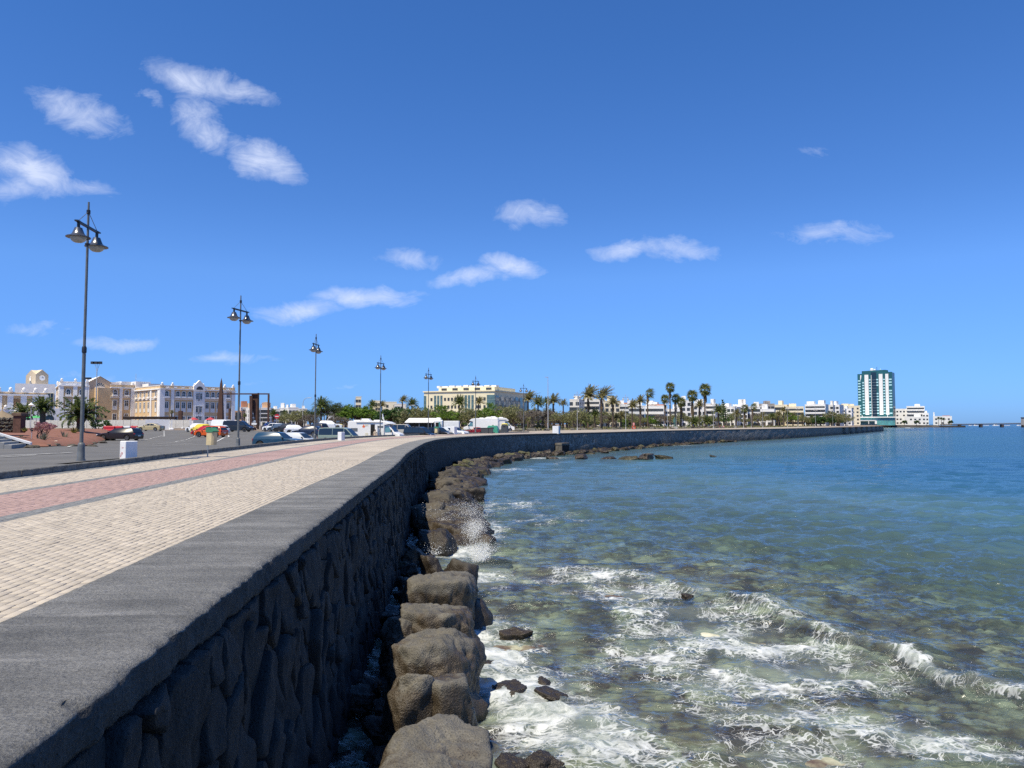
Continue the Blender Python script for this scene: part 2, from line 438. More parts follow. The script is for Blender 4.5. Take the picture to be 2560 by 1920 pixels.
COPW = 1.3
BANDS = [(COPW, 4.62, 0), (4.62, 5.02, 2), (5.02, 7.12, 1), (7.12, 7.42, 2), (7.42, 9.3, 0), (9.3, 9.7, 2)]
KERB_T = 9.7
S_PAV0, S_PAV1 = S0 + 1.5, S0 + 30.0            # loose pavers here, printed paving beyond
def sweep(name, s_arr, t_arr, z_add, mats, parent=None, mi=None):
    s_arr = np.asarray(s_arr); v = []; uvs = []
    for t in t_arr:
        x, y = wpt(s_arr, t); v.append(np.stack([x, y, zprom(s_arr) + z_add], -1)); uvs.append(np.stack([s_arr, np.full_like(s_arr, t)], -1))
    v = np.stack(v, 0); n, k = v.shape[:2]
    f = gridfaces(n, k)[:, ::-1]
    me = npmesh(name, v.reshape(-1, 3), f, mats)
    uv = np.stack(uvs, 0).reshape(-1, 2); ul = me.uv_layers.new(name='UVMap')
    li = np.empty(len(me.loops), dtype=np.int32); me.loops.foreach_get('vertex_index', li)
    ul.data.foreach_set('uv', uv[li].astype(np.float32).ravel())
    if mi is not None: me.polygons.foreach_set('material_index', np.repeat(np.asarray(mi, dtype=np.int32), k - 1))
    return obj(name, me, parent)
ts = [b[0] for b in BANDS] + [BANDS[-1][1]]
s_far = np.concatenate([np.arange(S_PAV1, S0 + 135, .8)])
prom = sweep('promenade', s_far, ts, 0.0, [mp_cream, mp_red, mp_grey], mi=[b[2] for b in BANDS]); tag(prom, kind='structure')
s_near = np.arange(1.0, S_PAV1 + .3, .5)
sweep('bedding', s_near, [COPW - .05, KERB_T + .02], -.016, [m_sand], prom)
# wider esplanade further round the bay
m_espl = paver_mat('pale esplanade paving', (.36, .31, .245), (.3, .25, .2), .4, .4)
sE = np.concatenate([np.arange(S0 + 135, SMAX + .1, 3.0)])
esp = sweep('esplanade', sE, [0.9, 8, 16, 24], -.01, [m_espl]); tag(esp, kind='structure')
m_verge = m_asph
sweep('verge', np.arange(1.0, S0 + 136, 1.2), [KERB_T + .14, 10.7], .05, [m_asph], prom)

# pavers: rows parallel to the kerb, half bond
def paver_verts(l=.2, w=.1, g=.012):
    a, b = l / 2 - g / 2, w / 2 - g / 2; c = .005
    lo = [(-a, -b, -.03), (a, -b, -.03), (a, b, -.03), (-a, b, -.03)]
    md = [(-a, -b, -c), (a, -b, -c), (a, b, -c), (-a, b, -c)]
    hi = [(-a + c, -b + c, 0), (a - c, -b + c, 0), (a - c, b - c, 0), (-a + c, b - c, 0)]
    return np.array(lo + md + hi)
PVF = [(i + r, (i + 1) % 4 + r, (i + 1) % 4 + 4 + r, i + 4 + r) for r in (0, 4) for i in range(4)] + [(8, 9, 10, 11)]
pv = paver_verts()
pv_mesh = []
for k in range(3):
    pv_mesh.append(npmesh('paver', pv, PVF, [ml[k]], smooth=False))
rng = np.random.RandomState(11)
rows = []
for (t0, t1, k) in BANDS:
    n = int(round((t1 - t0) / .1)); w = (t1 - t0) / n
    for i in range(n):
        t = t0 + (i + .5) * w
        s = np.arange(S_PAV0 - 1 + (.1 if i % 2 else 0), S_PAV1 - .08, .2)
        rows.append(np.stack([s, np.full_like(s, t), np.full_like(s, k), np.full_like(s, w)], -1))
rows = np.concatenate(rows)
px_, py_ = wpt(rows[:, 0], rows[:, 1])
vis = (px_ / np.maximum(py_, .3) > -.98) & (py_ > 2.2)
rows, px_, py_ = rows[vis], px_[vis], py_[vis]
dist = np.hypot(px_, py_)
insight = (px_ / py_ > -.66)
ang = np.arctan2(np.interp(rows[:, 0], WS, WT[:, 1]), np.interp(rows[:, 0], WS, WT[:, 0])) + rng.normal(0, .008, len(rows))
zz = zprom(rows[:, 0]) + rng.normal(0, .0018, len(rows)) + .003 * vnoise(np.stack([px_ * .8, py_ * .8, 0 * px_], -1))
order = np.argsort(np.where(insight, dist, dist + 1000))
single = order[:300]
for i in single:
    o = obj('paver', pv_mesh[int(rows[i, 2])], prom, (px_[i], py_[i], zz[i]), ang[i])
rest = order[300:]
for k, nm in ((0, 'cream_pavers'), (1, 'red_pavers'), (2, 'grey_pavers')):
    q = rest[rows[rest, 2] == k]
    c, s_ = np.cos(ang[q])[:, None], np.sin(ang[q])[:, None]
    vx = pv[None, :, 0] * c - pv[None, :, 1] * s_ + px_[q][:, None]; vy = pv[None, :, 0] * s_ + pv[None, :, 1] * c + py_[q][:, None]
    vz = pv[None, :, 2] + zz[q][:, None] + pv[None, :, 0] * rng.normal(0, .006, len(q))[:, None]
    v = np.stack([vx, vy, vz], -1).reshape(-1, 3)
    f = (np.array(PVF)[None] + 12 * np.arange(len(q))[:, None, None]).reshape(-1, 4)
    tag(obj(nm, npmesh(nm, v, f, [ml[k]], smooth=False), prom), kind='stuff')

# kerb stones
kerb = thing('kerb', None, None); tag(kerb, kind='structure')
m_kerb = M('kerb stone', (.15, .148, .138), .9, .25, 6, .5, 60)
kb = MB().bev((0, 0, .02), (1.53, .16, .34), .025).mesh('kerb_stone', m_kerb)
for s in np.arange(S0 + 8, S0 + 134, 1.56):
    x, y = wpt(s, KERB_T + .085)
    o = obj('kerb_stone', kb, kerb, (x, y, float(zprom(s)) + random.uniform(-.008, .008)), wdir(s) + random.uniform(-.008, .008))

# ------------------------------------------------------------------ sea wall
wallo = thing('sea_wall', 'curving dark basalt sea wall with broad grey concrete coping above the boulders', 'sea wall')
def basalt(name, base, lo, pit=1.0, wet=None, uvscale=None, bump=.8):
    m = bpy.data.materials.new(name); nt, N, L, b = nodes_of(m)
    ge = N.new('ShaderNodeNewGeometry')
    n1 = N.new('ShaderNodeTexNoise'); n1.inputs['Scale'].default_value = 1.7; n1.inputs['Detail'].default_value = 8; n1.inputs['Roughness'].default_value = .65
    n2 = N.new('ShaderNodeTexNoise'); n2.inputs['Scale'].default_value = 38; n2.inputs['Detail'].default_value = 5
    vo = N.new('ShaderNodeTexVoronoi'); vo.inputs['Scale'].default_value = 34
    for n in (n1, n2, vo): L.new(ge.outputs['Position'], n.inputs['Vector'])
    mr = N.new('ShaderNodeMapRange'); mr.inputs['From Min'].default_value = .32; mr.inputs['From Max'].default_value = .68; L.new(n1.outputs['Fac'], mr.inputs['Value'])
    mx = N.new('ShaderNodeMix'); mx.data_type = 'RGBA'; L.new(mr.outputs[0], mx.inputs[0]); mx.inputs[6].default_value = (*lo, 1); mx.inputs[7].default_value = (*base, 1)
    mr2 = N.new('ShaderNodeMapRange'); mr2.inputs['From Min'].default_value = .3; mr2.inputs['From Max'].default_value = .7; mr2.inputs['To Min'].default_value = .7; mr2.inputs['To Max'].default_value = 1.3
    L.new(n2.outputs['Fac'], mr2.inputs['Value'])
    mm = N.new('ShaderNodeMix'); mm.data_type = 'RGBA'; mm.blend_type = 'MULTIPLY'; mm.inputs[0].default_value = 1; L.new(mx.outputs[2], mm.inputs[6]); L.new(mr2.outputs[0], mm.inputs[7])
    col = mm.outputs[2]; b.inputs['Roughness'].default_value = .85
    pitf = N.new('ShaderNodeMapRange'); pitf.inputs['From Min'].default_value = .08; pitf.inputs['From Max'].default_value = .28; L.new(vo.outputs['Distance'], pitf.inputs['Value'])
    if wet is not None:
        sp = N.new('ShaderNodeSeparateXYZ'); L.new(ge.outputs['Position'], sp.inputs[0])
        n4 = N.new('ShaderNodeTexNoise'); n4.inputs['Scale'].default_value = 2.2; n4.inputs['Detail'].default_value = 4; L.new(ge.outputs['Position'], n4.inputs['Vector'])
        a = N.new('ShaderNodeMath'); a.operation = 'MULTIPLY_ADD'; L.new(n4.outputs['Fac'], a.inputs[0]); a.inputs[1].default_value = -.9; L.new(sp.outputs[2], a.inputs[2])
        wr = N.new('ShaderNodeMapRange'); wr.inputs['From Min'].default_value = wet - .45; wr.inputs['From Max'].default_value = wet - .3; wr.inputs['To Min'].default_value = 1; wr.inputs['To Max'].default_value = 0
        L.new(a.outputs[0], wr.inputs['Value'])
        wc = N.new('ShaderNodeMix'); wc.data_type = 'RGBA'; wc.blend_type = 'MULTIPLY'; L.new(wr.outputs[0], wc.inputs[0]); L.new(col, wc.inputs[6]); wc.inputs[7].default_value = (.50, .41, .32, 1)
        col = wc.outputs[2]
        rr = N.new('ShaderNodeMapRange'); rr.inputs['To Min'].default_value = .85; rr.inputs['To Max'].default_value = .48; L.new(wr.outputs[0], rr.inputs['Value']); L.new(rr.outputs[0], b.inputs['Roughness'])
    L.new(col, b.inputs['Base Color'])
    bp = N.new('ShaderNodeBump'); bp.inputs['Distance'].default_value = .035; bp.inputs['Strength'].default_value = bump; L.new(n2.outputs['Fac'], bp.inputs['Height'])
    bp2 = N.new('ShaderNodeBump'); bp2.inputs['Distance'].default_value = .02; bp2.inputs['Strength'].default_value = .7 * pit; L.new(pitf.outputs[0], bp2.inputs['Height']); L.new(bp.outputs[0], bp2.inputs['Normal'])
    L.new(bp2.outputs[0], b.inputs['Normal'])
    return m
m_wstone = basalt('wall basalt', (.024, .025, .027), (.010, .0105, .0115), 1.0)
m_mortar = M('wall joint', (.009, .009, .009), .95, .2, 8, .4, 30)
m_conc = None
def conc_mat():
    m = bpy.data.materials.new('weathered concrete'); nt, N, L, b = nodes_of(m)
    ge = N.new('ShaderNodeNewGeometry')
    n1 = N.new('ShaderNodeTexNoise'); n1.inputs['Scale'].default_value = .8; n1.inputs['Detail'].default_value = 10; n1.inputs['Roughness'].default_value = .68
    n2 = N.new('ShaderNodeTexNoise'); n2.inputs['Scale'].default_value = 55; n2.inputs['Detail'].default_value = 6; n2.inputs['Roughness'].default_value = .7
    n5 = N.new('ShaderNodeTexNoise'); n5.inputs['Scale'].default_value = 14; n5.inputs['Detail'].default_value = 3
    for n in (n1, n2, n5): L.new(ge.outputs['Position'], n.inputs['Vector'])
    mr = N.new('ShaderNodeMapRange'); mr.inputs['From Min'].default_value = .33; mr.inputs['From Max'].default_value = .7; L.new(n1.outputs['Fac'], mr.inputs['Value'])
    mx = N.new('ShaderNodeMix'); mx.data_type = 'RGBA'; L.new(mr.outputs[0], mx.inputs[0]); mx.inputs[6].default_value = (.125, .126, .122, 1); mx.inputs[7].default_value = (.25, .248, .238, 1)
    sp = N.new('ShaderNodeMapRange'); sp.inputs['From Min'].default_value = .28; sp.inputs['From Max'].default_value = .72; sp.inputs['To Min'].default_value = .42; sp.inputs['To Max'].default_value = 1.5; L.new(n2.outputs['Fac'], sp.inputs['Value'])
    mm = N.new('ShaderNodeMix'); mm.data_type = 'RGBA'; mm.blend_type = 'MULTIPLY'; mm.inputs[0].default_value = 1; L.new(mx.outputs[2], mm.inputs[6]); L.new(sp.outputs[0], mm.inputs[7])
    # white worn streaks across the coping
    uv = N.new('ShaderNodeUVMap'); mp = N.new('ShaderNodeMapping'); mp.inputs['Scale'].default_value = (2.6, .3, 1); L.new(uv.outputs[0], mp.inputs[0])
    n6 = N.new('ShaderNodeTexNoise'); n6.inputs['Scale'].default_value = 1.6; n6.inputs['Detail'].default_value = 9; n6.inputs['Roughness'].default_value = .72; L.new(mp.outputs[0], n6.inputs['Vector'])
    st = N.new('ShaderNodeMapRange'); st.inputs['From Min'].default_value = .56; st.inputs['From Max'].default_value = .72; st.inputs['To Max'].default_value = .7; L.new(n6.outputs['Fac'], st.inputs['Value'])
    mp7 = N.new('ShaderNodeMapping'); mp7.inputs['Scale'].default_value = (2.4, .12, 1); L.new(uv.outputs[0], mp7.inputs[0])
    n7 = N.new('ShaderNodeTexNoise'); n7.inputs['Scale'].default_value = 1.0; n7.inputs['Detail'].default_value = 5; n7.inputs['Roughness'].default_value = .6; L.new(mp7.outputs[0], n7.inputs['Vector'])
    b7 = N.new('ShaderNodeMapRange'); b7.inputs['From Min'].default_value = .33; b7.inputs['From Max'].default_value = .67; b7.inputs['To Min'].default_value = .70; b7.inputs['To Max'].default_value = 1.25; L.new(n7.outputs['Fac'], b7.inputs['Value'])
    mb7 = N.new('ShaderNodeVectorMath'); mb7.operation = 'SCALE'; L.new(mm.outputs[2], mb7.inputs[0]); L.new(b7.outputs[0], mb7.inputs['Scale'])
    m2 = N.new('ShaderNodeMix'); m2.data_type = 'RGBA'; L.new(st.outputs[0], m2.inputs[0]); L.new(mb7.outputs[0], m2.inputs[6]); m2.inputs[7].default_value = (.36, .355, .345, 1)
    L.new(m2.outputs[2], b.inputs['Base Color']); b.inputs['Roughness'].default_value = .9
    ad = N.new('ShaderNodeMath'); ad.operation = 'MULTIPLY_ADD'; L.new(n5.outputs['Fac'], ad.inputs[0]); ad.inputs[1].default_value = 1.2; L.new(n2.outputs['Fac'], ad.inputs[2])
    bp = N.new('ShaderNodeBump'); bp.inputs['Distance'].default_value = .03; bp.inputs['Strength'].default_value = 1; L.new(ad.outputs[0], bp.inputs['Height']); L.new(bp.outputs[0], b.inputs['Normal'])
    return m
m_conc = conc_mat()
m_cedge = basalt('shaded coping edge', (.055, .055, .054), (.03, .03, .031), .8)  # front face of the coping: its shade is put into this darker colour
def coping(s_arr, nt_, tag_=None):
    s_arr = np.asarray(s_arr)
    tt = np.linspace(COPW, 0.02, nt_)
    prof = [(COPW, -.25)] + [(t, 0.0) for t in tt] + [(-.035, -.012), (-.05, -.035), (-.052, -.10), (-.05, -.17), (-.045, -.24), (-.03, -.27), (.1, -.275)]
    vs = []; uvs = []
    for (t, dz) in prof:
        ep = np.stack([s_arr * 7.0, np.full_like(s_arr, t * 5), np.full_like(s_arr, dz * 9)], -1)
        n = fbm(ep, 4)
        edge = 1.0 if t < .03 else 0.0
        chip = np.clip(fbm(np.stack([s_arr * 2.1, s_arr * 0 + .3, s_arr * 0], -1), 5) - .16, 0, 1) * edge
        x, y = wpt(s_arr, t + edge * (.06 * n + .07 * chip)); z = zprom(s_arr) + dz + (.008 * n if dz > -.2 else 0) - chip * (.05 if dz > -.05 else 0) + .008
        vs.append(np.stack([x, y, z], -1)); uvs.append(np.stack([s_arr, np.full_like(s_arr, t - dz)], -1))
    return np.stack(vs, 0), np.stack(uvs, 0)
s_c = np.concatenate([np.arange(.5, S0 + 9, .03), np.arange(S0 + 9, S0 + 25, .08), np.arange(S0 + 25, S0 + 100, .4), np.arange(S0 + 100, SMAX, 1.5), [SMAX]])
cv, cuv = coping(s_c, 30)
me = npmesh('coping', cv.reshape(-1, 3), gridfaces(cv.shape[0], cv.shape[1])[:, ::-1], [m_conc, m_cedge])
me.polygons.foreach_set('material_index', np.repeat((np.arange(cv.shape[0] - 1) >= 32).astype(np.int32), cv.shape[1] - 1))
ul = me.uv_layers.new(name='UVMap'); li = np.empty(len(me.loops), dtype=np.int32); me.loops.foreach_get('vertex_index', li)
ul.data.foreach_set('uv', cuv.reshape(-1, 2)[li].astype(np.float32).ravel())
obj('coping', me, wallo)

# wall face: mortar core near, printed masonry with relief far
BATTER = .06
def wface(s, z, out=0.0):
    """point on the sea face; out = metres proud of the core"""
    off = .0 - (3.3 - np.asarray(z)) * BATTER
    return wpt(s, off - out)
def face_mesh(name, s_arr, zs, mat_, out=-.05, bumpy=0.0):
    vs = []; uvs = []
    for z in zs:
        if bumpy:
            n = fbm(np.stack([s_arr * .9, np.full_like(s_arr, z * 1.1), s_arr * 0], -1), 3) * bumpy
        else: n = 0
        zt = np.minimum(z, zprom(s_arr) - .26)
        x, y = wface(s_arr, zt, out + n); vs.append(np.stack([x, y, zt + 0 * s_arr], -1)); uvs.append(np.stack([s_arr, zt + 0 * s_arr], -1))
    v = np.stack(vs, 0); uv = np.stack(uvs, 0).reshape(-1, 2)
    me = npmesh(name, v.reshape(-1, 3), gridfaces(v.shape[0], v.shape[1]), [mat_])
    ul = me.uv_layers.new(name='UVMap'); li = np.empty(len(me.loops), dtype=np.int32); me.loops.foreach_get('vertex_index', li)
    ul.data.foreach_set('uv', uv[li].astype(np.float32).ravel())
    return obj(name, me, wallo)
S_ST = S0 + 58.0
face_mesh('core', np.arange(.5, S_ST + .6, .5), np.array([-1.2, 0, 1, 2, 3, 3.4]), m_mortar)
def masonry():
    m = bpy.data.materials.new('far masonry'); nt, N, L, b = nodes_of(m)
    uv = N.new('ShaderNodeUVMap'); mp = N.new('ShaderNodeMapping'); mp.inputs['Scale'].default_value = (2.3, 1.9, 1); L.new(uv.outputs[0], mp.inputs[0])
    vo = N.new('ShaderNodeTexVoronoi'); vo.feature = 'DISTANCE_TO_EDGE'; vo.inputs['Scale'].default_value = 1.0; L.new(mp.outputs[0], vo.inputs['Vector'])
    vc = N.new('ShaderNodeTexVoronoi'); vc.inputs['Scale'].default_value = 1.0; L.new(mp.outputs[0], vc.inputs['Vector'])
    mr = N.new('ShaderNodeMapRange'); mr.inputs['From Min'].default_value = .03; mr.inputs['From Max'].default_value = .16; L.new(vo.outputs['Distance'], mr.inputs['Value'])
    hs = N.new('ShaderNodeSeparateColor'); L.new(vc.outputs['Color'], hs.inputs[0])
    a = N.new('ShaderNodeMapRange'); a.inputs['To Min'].default_value = .5; a.inputs['To Max'].default_value = 1.5; L.new(hs.outputs[0], a.inputs['Value'])
    vm = N.new('ShaderNodeVectorMath'); vm.operation = 'SCALE'; vm.inputs[0].default_value = (.15, .142, .132); L.new(a.outputs[0], vm.inputs['Scale'])
    mx = N.new('ShaderNodeMix'); mx.data_type = 'RGBA'; L.new(mr.outputs[0], mx.inputs[0]); mx.inputs[6].default_value = (.32, .30, .28, 1); L.new(vm.outputs[0], mx.inputs[7])
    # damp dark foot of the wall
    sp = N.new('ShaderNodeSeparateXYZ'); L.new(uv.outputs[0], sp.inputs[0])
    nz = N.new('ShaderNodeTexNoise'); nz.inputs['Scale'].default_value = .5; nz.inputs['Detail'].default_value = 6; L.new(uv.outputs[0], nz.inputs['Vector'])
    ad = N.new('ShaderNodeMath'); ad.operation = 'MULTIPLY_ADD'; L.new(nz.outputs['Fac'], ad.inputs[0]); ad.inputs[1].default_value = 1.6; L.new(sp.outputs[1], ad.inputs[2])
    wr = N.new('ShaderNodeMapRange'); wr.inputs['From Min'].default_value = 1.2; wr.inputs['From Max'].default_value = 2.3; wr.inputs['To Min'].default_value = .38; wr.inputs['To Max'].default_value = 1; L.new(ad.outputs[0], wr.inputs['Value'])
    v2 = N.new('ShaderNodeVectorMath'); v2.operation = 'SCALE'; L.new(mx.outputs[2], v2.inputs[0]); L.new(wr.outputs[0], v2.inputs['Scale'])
    ss_ = N.new('ShaderNodeMapRange'); ss_.inputs['From Min'].default_value = S0 + 70; ss_.inputs['From Max'].default_value = S0 + 135; ss_.inputs['To Min'].default_value = .15; L.new(sp.outputs[0], ss_.inputs['Value'])  # towards the bend the wall's shade is put into the colour; paler stone beyond
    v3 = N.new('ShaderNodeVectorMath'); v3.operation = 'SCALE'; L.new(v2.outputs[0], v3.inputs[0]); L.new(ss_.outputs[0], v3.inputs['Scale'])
    L.new(v3.outputs[0], b.inputs['Base Color']); b.inputs['Roughness'].default_value = .9
    bp = N.new('ShaderNodeBump'); bp.inputs['Distance'].default_value = .12; L.new(mr.outputs[0], bp.inputs['Height']); L.new(bp.outputs[0], b.inputs['Normal'])
    return m
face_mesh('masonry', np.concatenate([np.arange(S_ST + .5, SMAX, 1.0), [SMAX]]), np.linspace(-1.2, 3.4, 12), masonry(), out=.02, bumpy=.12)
# end of the wall
ex, ey = wpt(SMAX, 0); e2 = wpt(SMAX, 40)
eb = MB(); eb.add([(ex + .5, ey, -1.2), (e2[0], e2[1], -1.2), (e2[0], e2[1], 3.4), (ex + .3, ey, 3.4)], [(0, 1, 2, 3)]); eb.build('end_face', m_wstone, wallo)

# individual stones: clipped Voronoi cells, bulging out of the face
def clip(poly, a, b, c):
    out = []; n = len(poly)
    for i in range(n):
        p, q = poly[i], poly[(i + 1) % n]; dp = a * p[0] + b * p[1] - c; dq = a * q[0] + b * q[1] - c
        if dp <= 0: out.append(p)
        if (dp < 0 < dq) or (dq < 0 < dp):
            t = dp / (dp - dq); out.append((p[0] + t * (q[0] - p[0]), p[1] + t * (q[1] - p[1])))
    return out
def stone_cells():
    r = random.Random(5); cells = []; seeds = {}
    cw, ch = .40, .60
    ni = int((S_ST - .5) / cw); nj = 7
    for i in range(-1, ni + 2):
        for j in range(-1, nj + 1):
            if r.random() < .20 and 0 <= j < nj: continue
            seeds[i, j] = (.5 + (i + .5 + r.uniform(-.42, .42)) * cw, -.75 + (j + .5 * (i % 2) + .5 + r.uniform(-.42, .42)) * ch)
    ztop = 3.27
    for i in range(0, ni):
        for j in range(0, nj):
            if (i, j) not in seeds: continue
            sx, sz = seeds[i, j]
            poly = [(sx - .8, sz - 1.2), (sx + .8, sz - 1.2), (sx + .8, sz + 1.2), (sx - .8, sz + 1.2)]
            for di in range(-2, 3):
                for dj in range(-2, 3):
                    if (di or dj) and (i + di, j + dj) in seeds:
                        qx, qz = seeds[i + di, j + dj]; k = .42          # upright slabs
                        a, b_ = qx - sx, (qz - sz) * k
                        c = (qx * qx - sx * sx + k * (qz * qz - sz * sz)) / 2
                        poly = clip(poly, a, b_, c)
                        if len(poly) < 3: break
                if len(poly) < 3: break
            zt = float(zprom(sx)) - .28
            poly = clip(poly, 0, 1, zt)
            if len(poly) >= 3: cells.append((sx, sz, poly))
    return cells
cells = stone_cells()
def stone_geo(poly, sx, sz, seed, fine):
    r = random.Random(seed)
    proud = r.uniform(.02, .10)
    n_ = len(poly); cx = sum(p[0] for p in poly) / n_; cz = sum(p[1] for p in poly) / n_
    # round corners by resampling
    q = []
    for i in range(n_):
        a, b_ = poly[i], poly[(i + 1) % n_]
        for t in ((.1, .3, .5, .7, .9) if fine else (.15, .85)): q.append((a[0] + t * (b_[0] - a[0]), a[1] + t * (b_[1] - a[1])))
    n_ = len(q); q = np.array(q); c = np.array([cx, cz])
    rings = [(.985, -.06), (.965, proud * .55), (.90, proud * .95), (.62, proud * 1.0), (.3, proud * .98)] if fine else [(.97, -.06), (.93, proud * .6), (.72, proud)]
    tx, tz = r.uniform(-.18, .18), r.uniform(-.14, .14)
    P2 = []; O = []
    for (k, o) in rings:
        p2 = c + (q - c) * k; P2.append(p2); O.append(o + ((p2[:, 0] - cx) * tx + (p2[:, 1] - cz) * tz if o > 0 else 0) + np.zeros(n_))
    P2.append(c[None]); O.append(np.array([proud * 1.05]))
    P2 = np.concatenate(P2); O = np.concatenate(O)
    nz = fbm(np.stack([P2[:, 0] * 4.5, P2[:, 1] * 4.5, np.full(len(P2), seed * .37)], -1), 3)
    O = O + np.where(O > 0, nz * .085, 0); O = np.where(O > -.03, np.maximum(O, -.02), O)
    wob = fbm(np.stack([P2[:, 0] * 7, P2[:, 1] * 7, np.full(len(P2), 9.1)], -1), 3) * .035
    x, y = wface(P2[:, 0] + wob, P2[:, 1], O)
    v = np.stack([x, y, P2[:, 1] + wob], -1); f = []
    R_ = len(rings)
    for k in range(R_ - 1):
        for i in range(n_): j = (i + 1) % n_; f.append((k * n_ + i, k * n_ + j, (k + 1) * n_ + j, (k + 1) * n_ + i))
    for i in range(n_): f.append(((R_ - 1) * n_ + i, (R_ - 1) * n_ + (i + 1) % n_, R_ * n_))
    return v, f
cells.sort(key=lambda c: math.hypot(wpt(c[0])[0], wpt(c[0])[1]) if wpt(c[0])[1] > 1.2 else 999)
vis_cells = [c for c in cells if c[1] > -.7]
allv, allf, off = [], [], 0
for n_, (sx, sz, poly) in enumerate(vis_cells):
    v, f = stone_geo(poly, sx, sz, n_ + 1, n_ < 300)
    if n_ < 300:
        me = bpy.data.meshes.new('stone'); c0 = v.mean(0); me.from_pydata((v - c0).tolist(), [], f); me.materials.append(m_wstone)
        me.polygons.foreach_set('use_smooth', [True] * len(f))
        obj('stone', me, wallo, tuple(c0))
    else:
        allv += v.tolist(); allf += [tuple(i + off for i in q) for q in f]; off += len(v)
me = bpy.data.meshes.new('stones'); me.from_pydata(allv, [], allf); me.materials.append(m_wstone); me.polygons.foreach_set('use_smooth', [True] * len(allf))
tag(obj('stones', me, wallo), kind='stuff')
# drain outlet in the far part of the wall
dx_, dy_ = X(1394, 124), 124.0
sD = float(WS[np.argmin((WL[:, 0] - dx_) ** 2 + (WL[:, 1] - dy_) ** 2)])
sD = float(WS[np.argmin(np.abs(WL[:, 0] / np.maximum(WL[:, 1], 1) - (1394 - 1280) / FPX) + (WL[:, 1] < 90) * 9)])
dxy = wpt(sD, -.9)
dr = thing('storm_drain', 'square concrete storm drain outlet with two openings in the dark sea wall', 'drain', (dxy[0], dxy[1], 0), wdir(sD) - math.pi)
m_dconc = M('stained concrete', (.12, .11, .095), .9, .25, 1.5, .4, 20)
MB().bev((0, 0, 1.62), (2.7, 1.3, .38), .04).build('lintel', m_dconc, dr)
for q in (-1.2, 0, 1.2): MB().bev((q, .05, .55), (.2, 1.2, 1.75), .02).build('pier', m_dconc, dr)
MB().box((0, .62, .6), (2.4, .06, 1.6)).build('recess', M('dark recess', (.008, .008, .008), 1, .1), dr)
# ------------------------------------------------------------------ boulders
def ico(sub):
    bm = bmesh.new(); bmesh.ops.create_icosphere(bm, subdivisions=sub, radius=1.0)
    v = np.array([x.co[:] for x in bm.verts]); f = np.array([[x.index for x in q.verts] for q in bm.faces]); bm.free(); return v, f
_ico = {k: ico(k) for k in (1, 3, 4, 5, 6)}
def rock_mesh(seed, sub, size, nplanes=13, flat=.78, amp=.05, soft=16.0, m=None, name='boulder', cracks=.0, slab=False):
    v, f = _ico[sub]; r = np.random.RandomState(seed)
    n = r.normal(size=(nplanes, 3)); n /= np.linalg.norm(n, axis=1)[:, None]
    n[0] = (r.normal(0, .10), r.normal(0, .10), 1); n[0] /= np.linalg.norm(n[0])
    d = r.uniform(.72, 1.0, nplanes); d[0] = flat
    dn = v @ n.T
    if slab: d = np.r_[flat, r.uniform(.92, 1.16, nplanes - 1)]
    rr = np.where(dn > .05, d[None] / np.maximum(dn, .05), 9.0)
    if slab: rr = np.concatenate([rr, (np.abs(v[:, :2]) ** 3.6).sum(1)[:, None].clip(1e-3) ** (-1 / 3.6)], 1)
    rad = -np.log(np.exp(-soft * np.minimum(rr, 3)).sum(1)) / soft
    rad = np.clip(rad, .3, 1.45)
    p = v * rad[:, None] * np.asarray(size)[None]
    sc = 1.0 / max(.25, float(np.mean(size)))
    q = p * sc * 1.6 + seed * 3.1
    big = fbm(q, 3) * amp * 2.6
    ridg = (np.abs(fbm(p * 2.2 + seed, 4)) - .15) * amp * 1.9
    fine = fbm(p * 8 + seed, 5) * amp * .7
    dd = (big + fine) * (1 / sc) - ridg * (1 / sc)
    if cracks:
        c = np.abs(vnoise(p * 1.5 + seed * 1.7) + .5 * vnoise(p * 4 + seed)); dd = dd - cracks * np.exp(-(c / .035) ** 2)
    p = p + v * dd[:, None]
    return npmesh(name, p, f, [m] if m else [])
m_dry = basalt('dry boulder', (.150, .140, .118), (.085, .080, .069), 1.0, wet=.95)
m_wetb = basalt('wet boulder', (.072, .064, .052), (.032, .029, .025), .8, wet=.85)
m_weed = basalt('weedy boulder', (.11, .115, .045), (.05, .048, .03), .6, wet=.6)
m_mid = basalt('damp boulder', (.115, .10, .075), (.045, .04, .032), .9, wet=.75)

def boulder(px, py, top, size, seed, label, m, sub=5, rz=0, group='boulders along the foot of the sea wall', flat=.8, amp=.075, cracks=.035, tilt=(0, 0), np_=19, slab=False):
    """px, py: photograph pixel of the middle of its top; top: height of the top above the sea"""
    x, y = P(px - (0 if slab else 42 if py > 1400 and px < 1190 else 25), py, top); o = obj('boulder', rock_mesh(seed, sub, size, np_, flat, amp, 34, m, cracks=cracks, slab=slab))
    o.location = (x, y, top - size[2] * flat); o.rotation_euler = (R(tilt[0]), R(tilt[1]), R(rz))
    return tag(o, label, 'boulder', group)
boulder(1072, 1850, 1.15, (.74, 1.30, 1.3), 57, 'largest flat topped grey brown boulder nearest the viewer at the wall foot', m_dry, 6, 6, flat=.88, amp=.05, tilt=(2, 0), np_=9, slab=True)
boulder(1022, 1692, 1.08, (.36, .50, 1.2), 33, 'small rounded dry boulder wedged behind the largest flat boulder, wall side', m_dry, 6, 20, flat=.85, amp=.06, slab=True)
boulder(1122, 1694, 1.02, (.43, .55, 1.2), 34, 'rounded dry boulder behind the largest flat boulder, sea side, with a red stain', m_dry, 6, -15, flat=.85, amp=.06, slab=True)
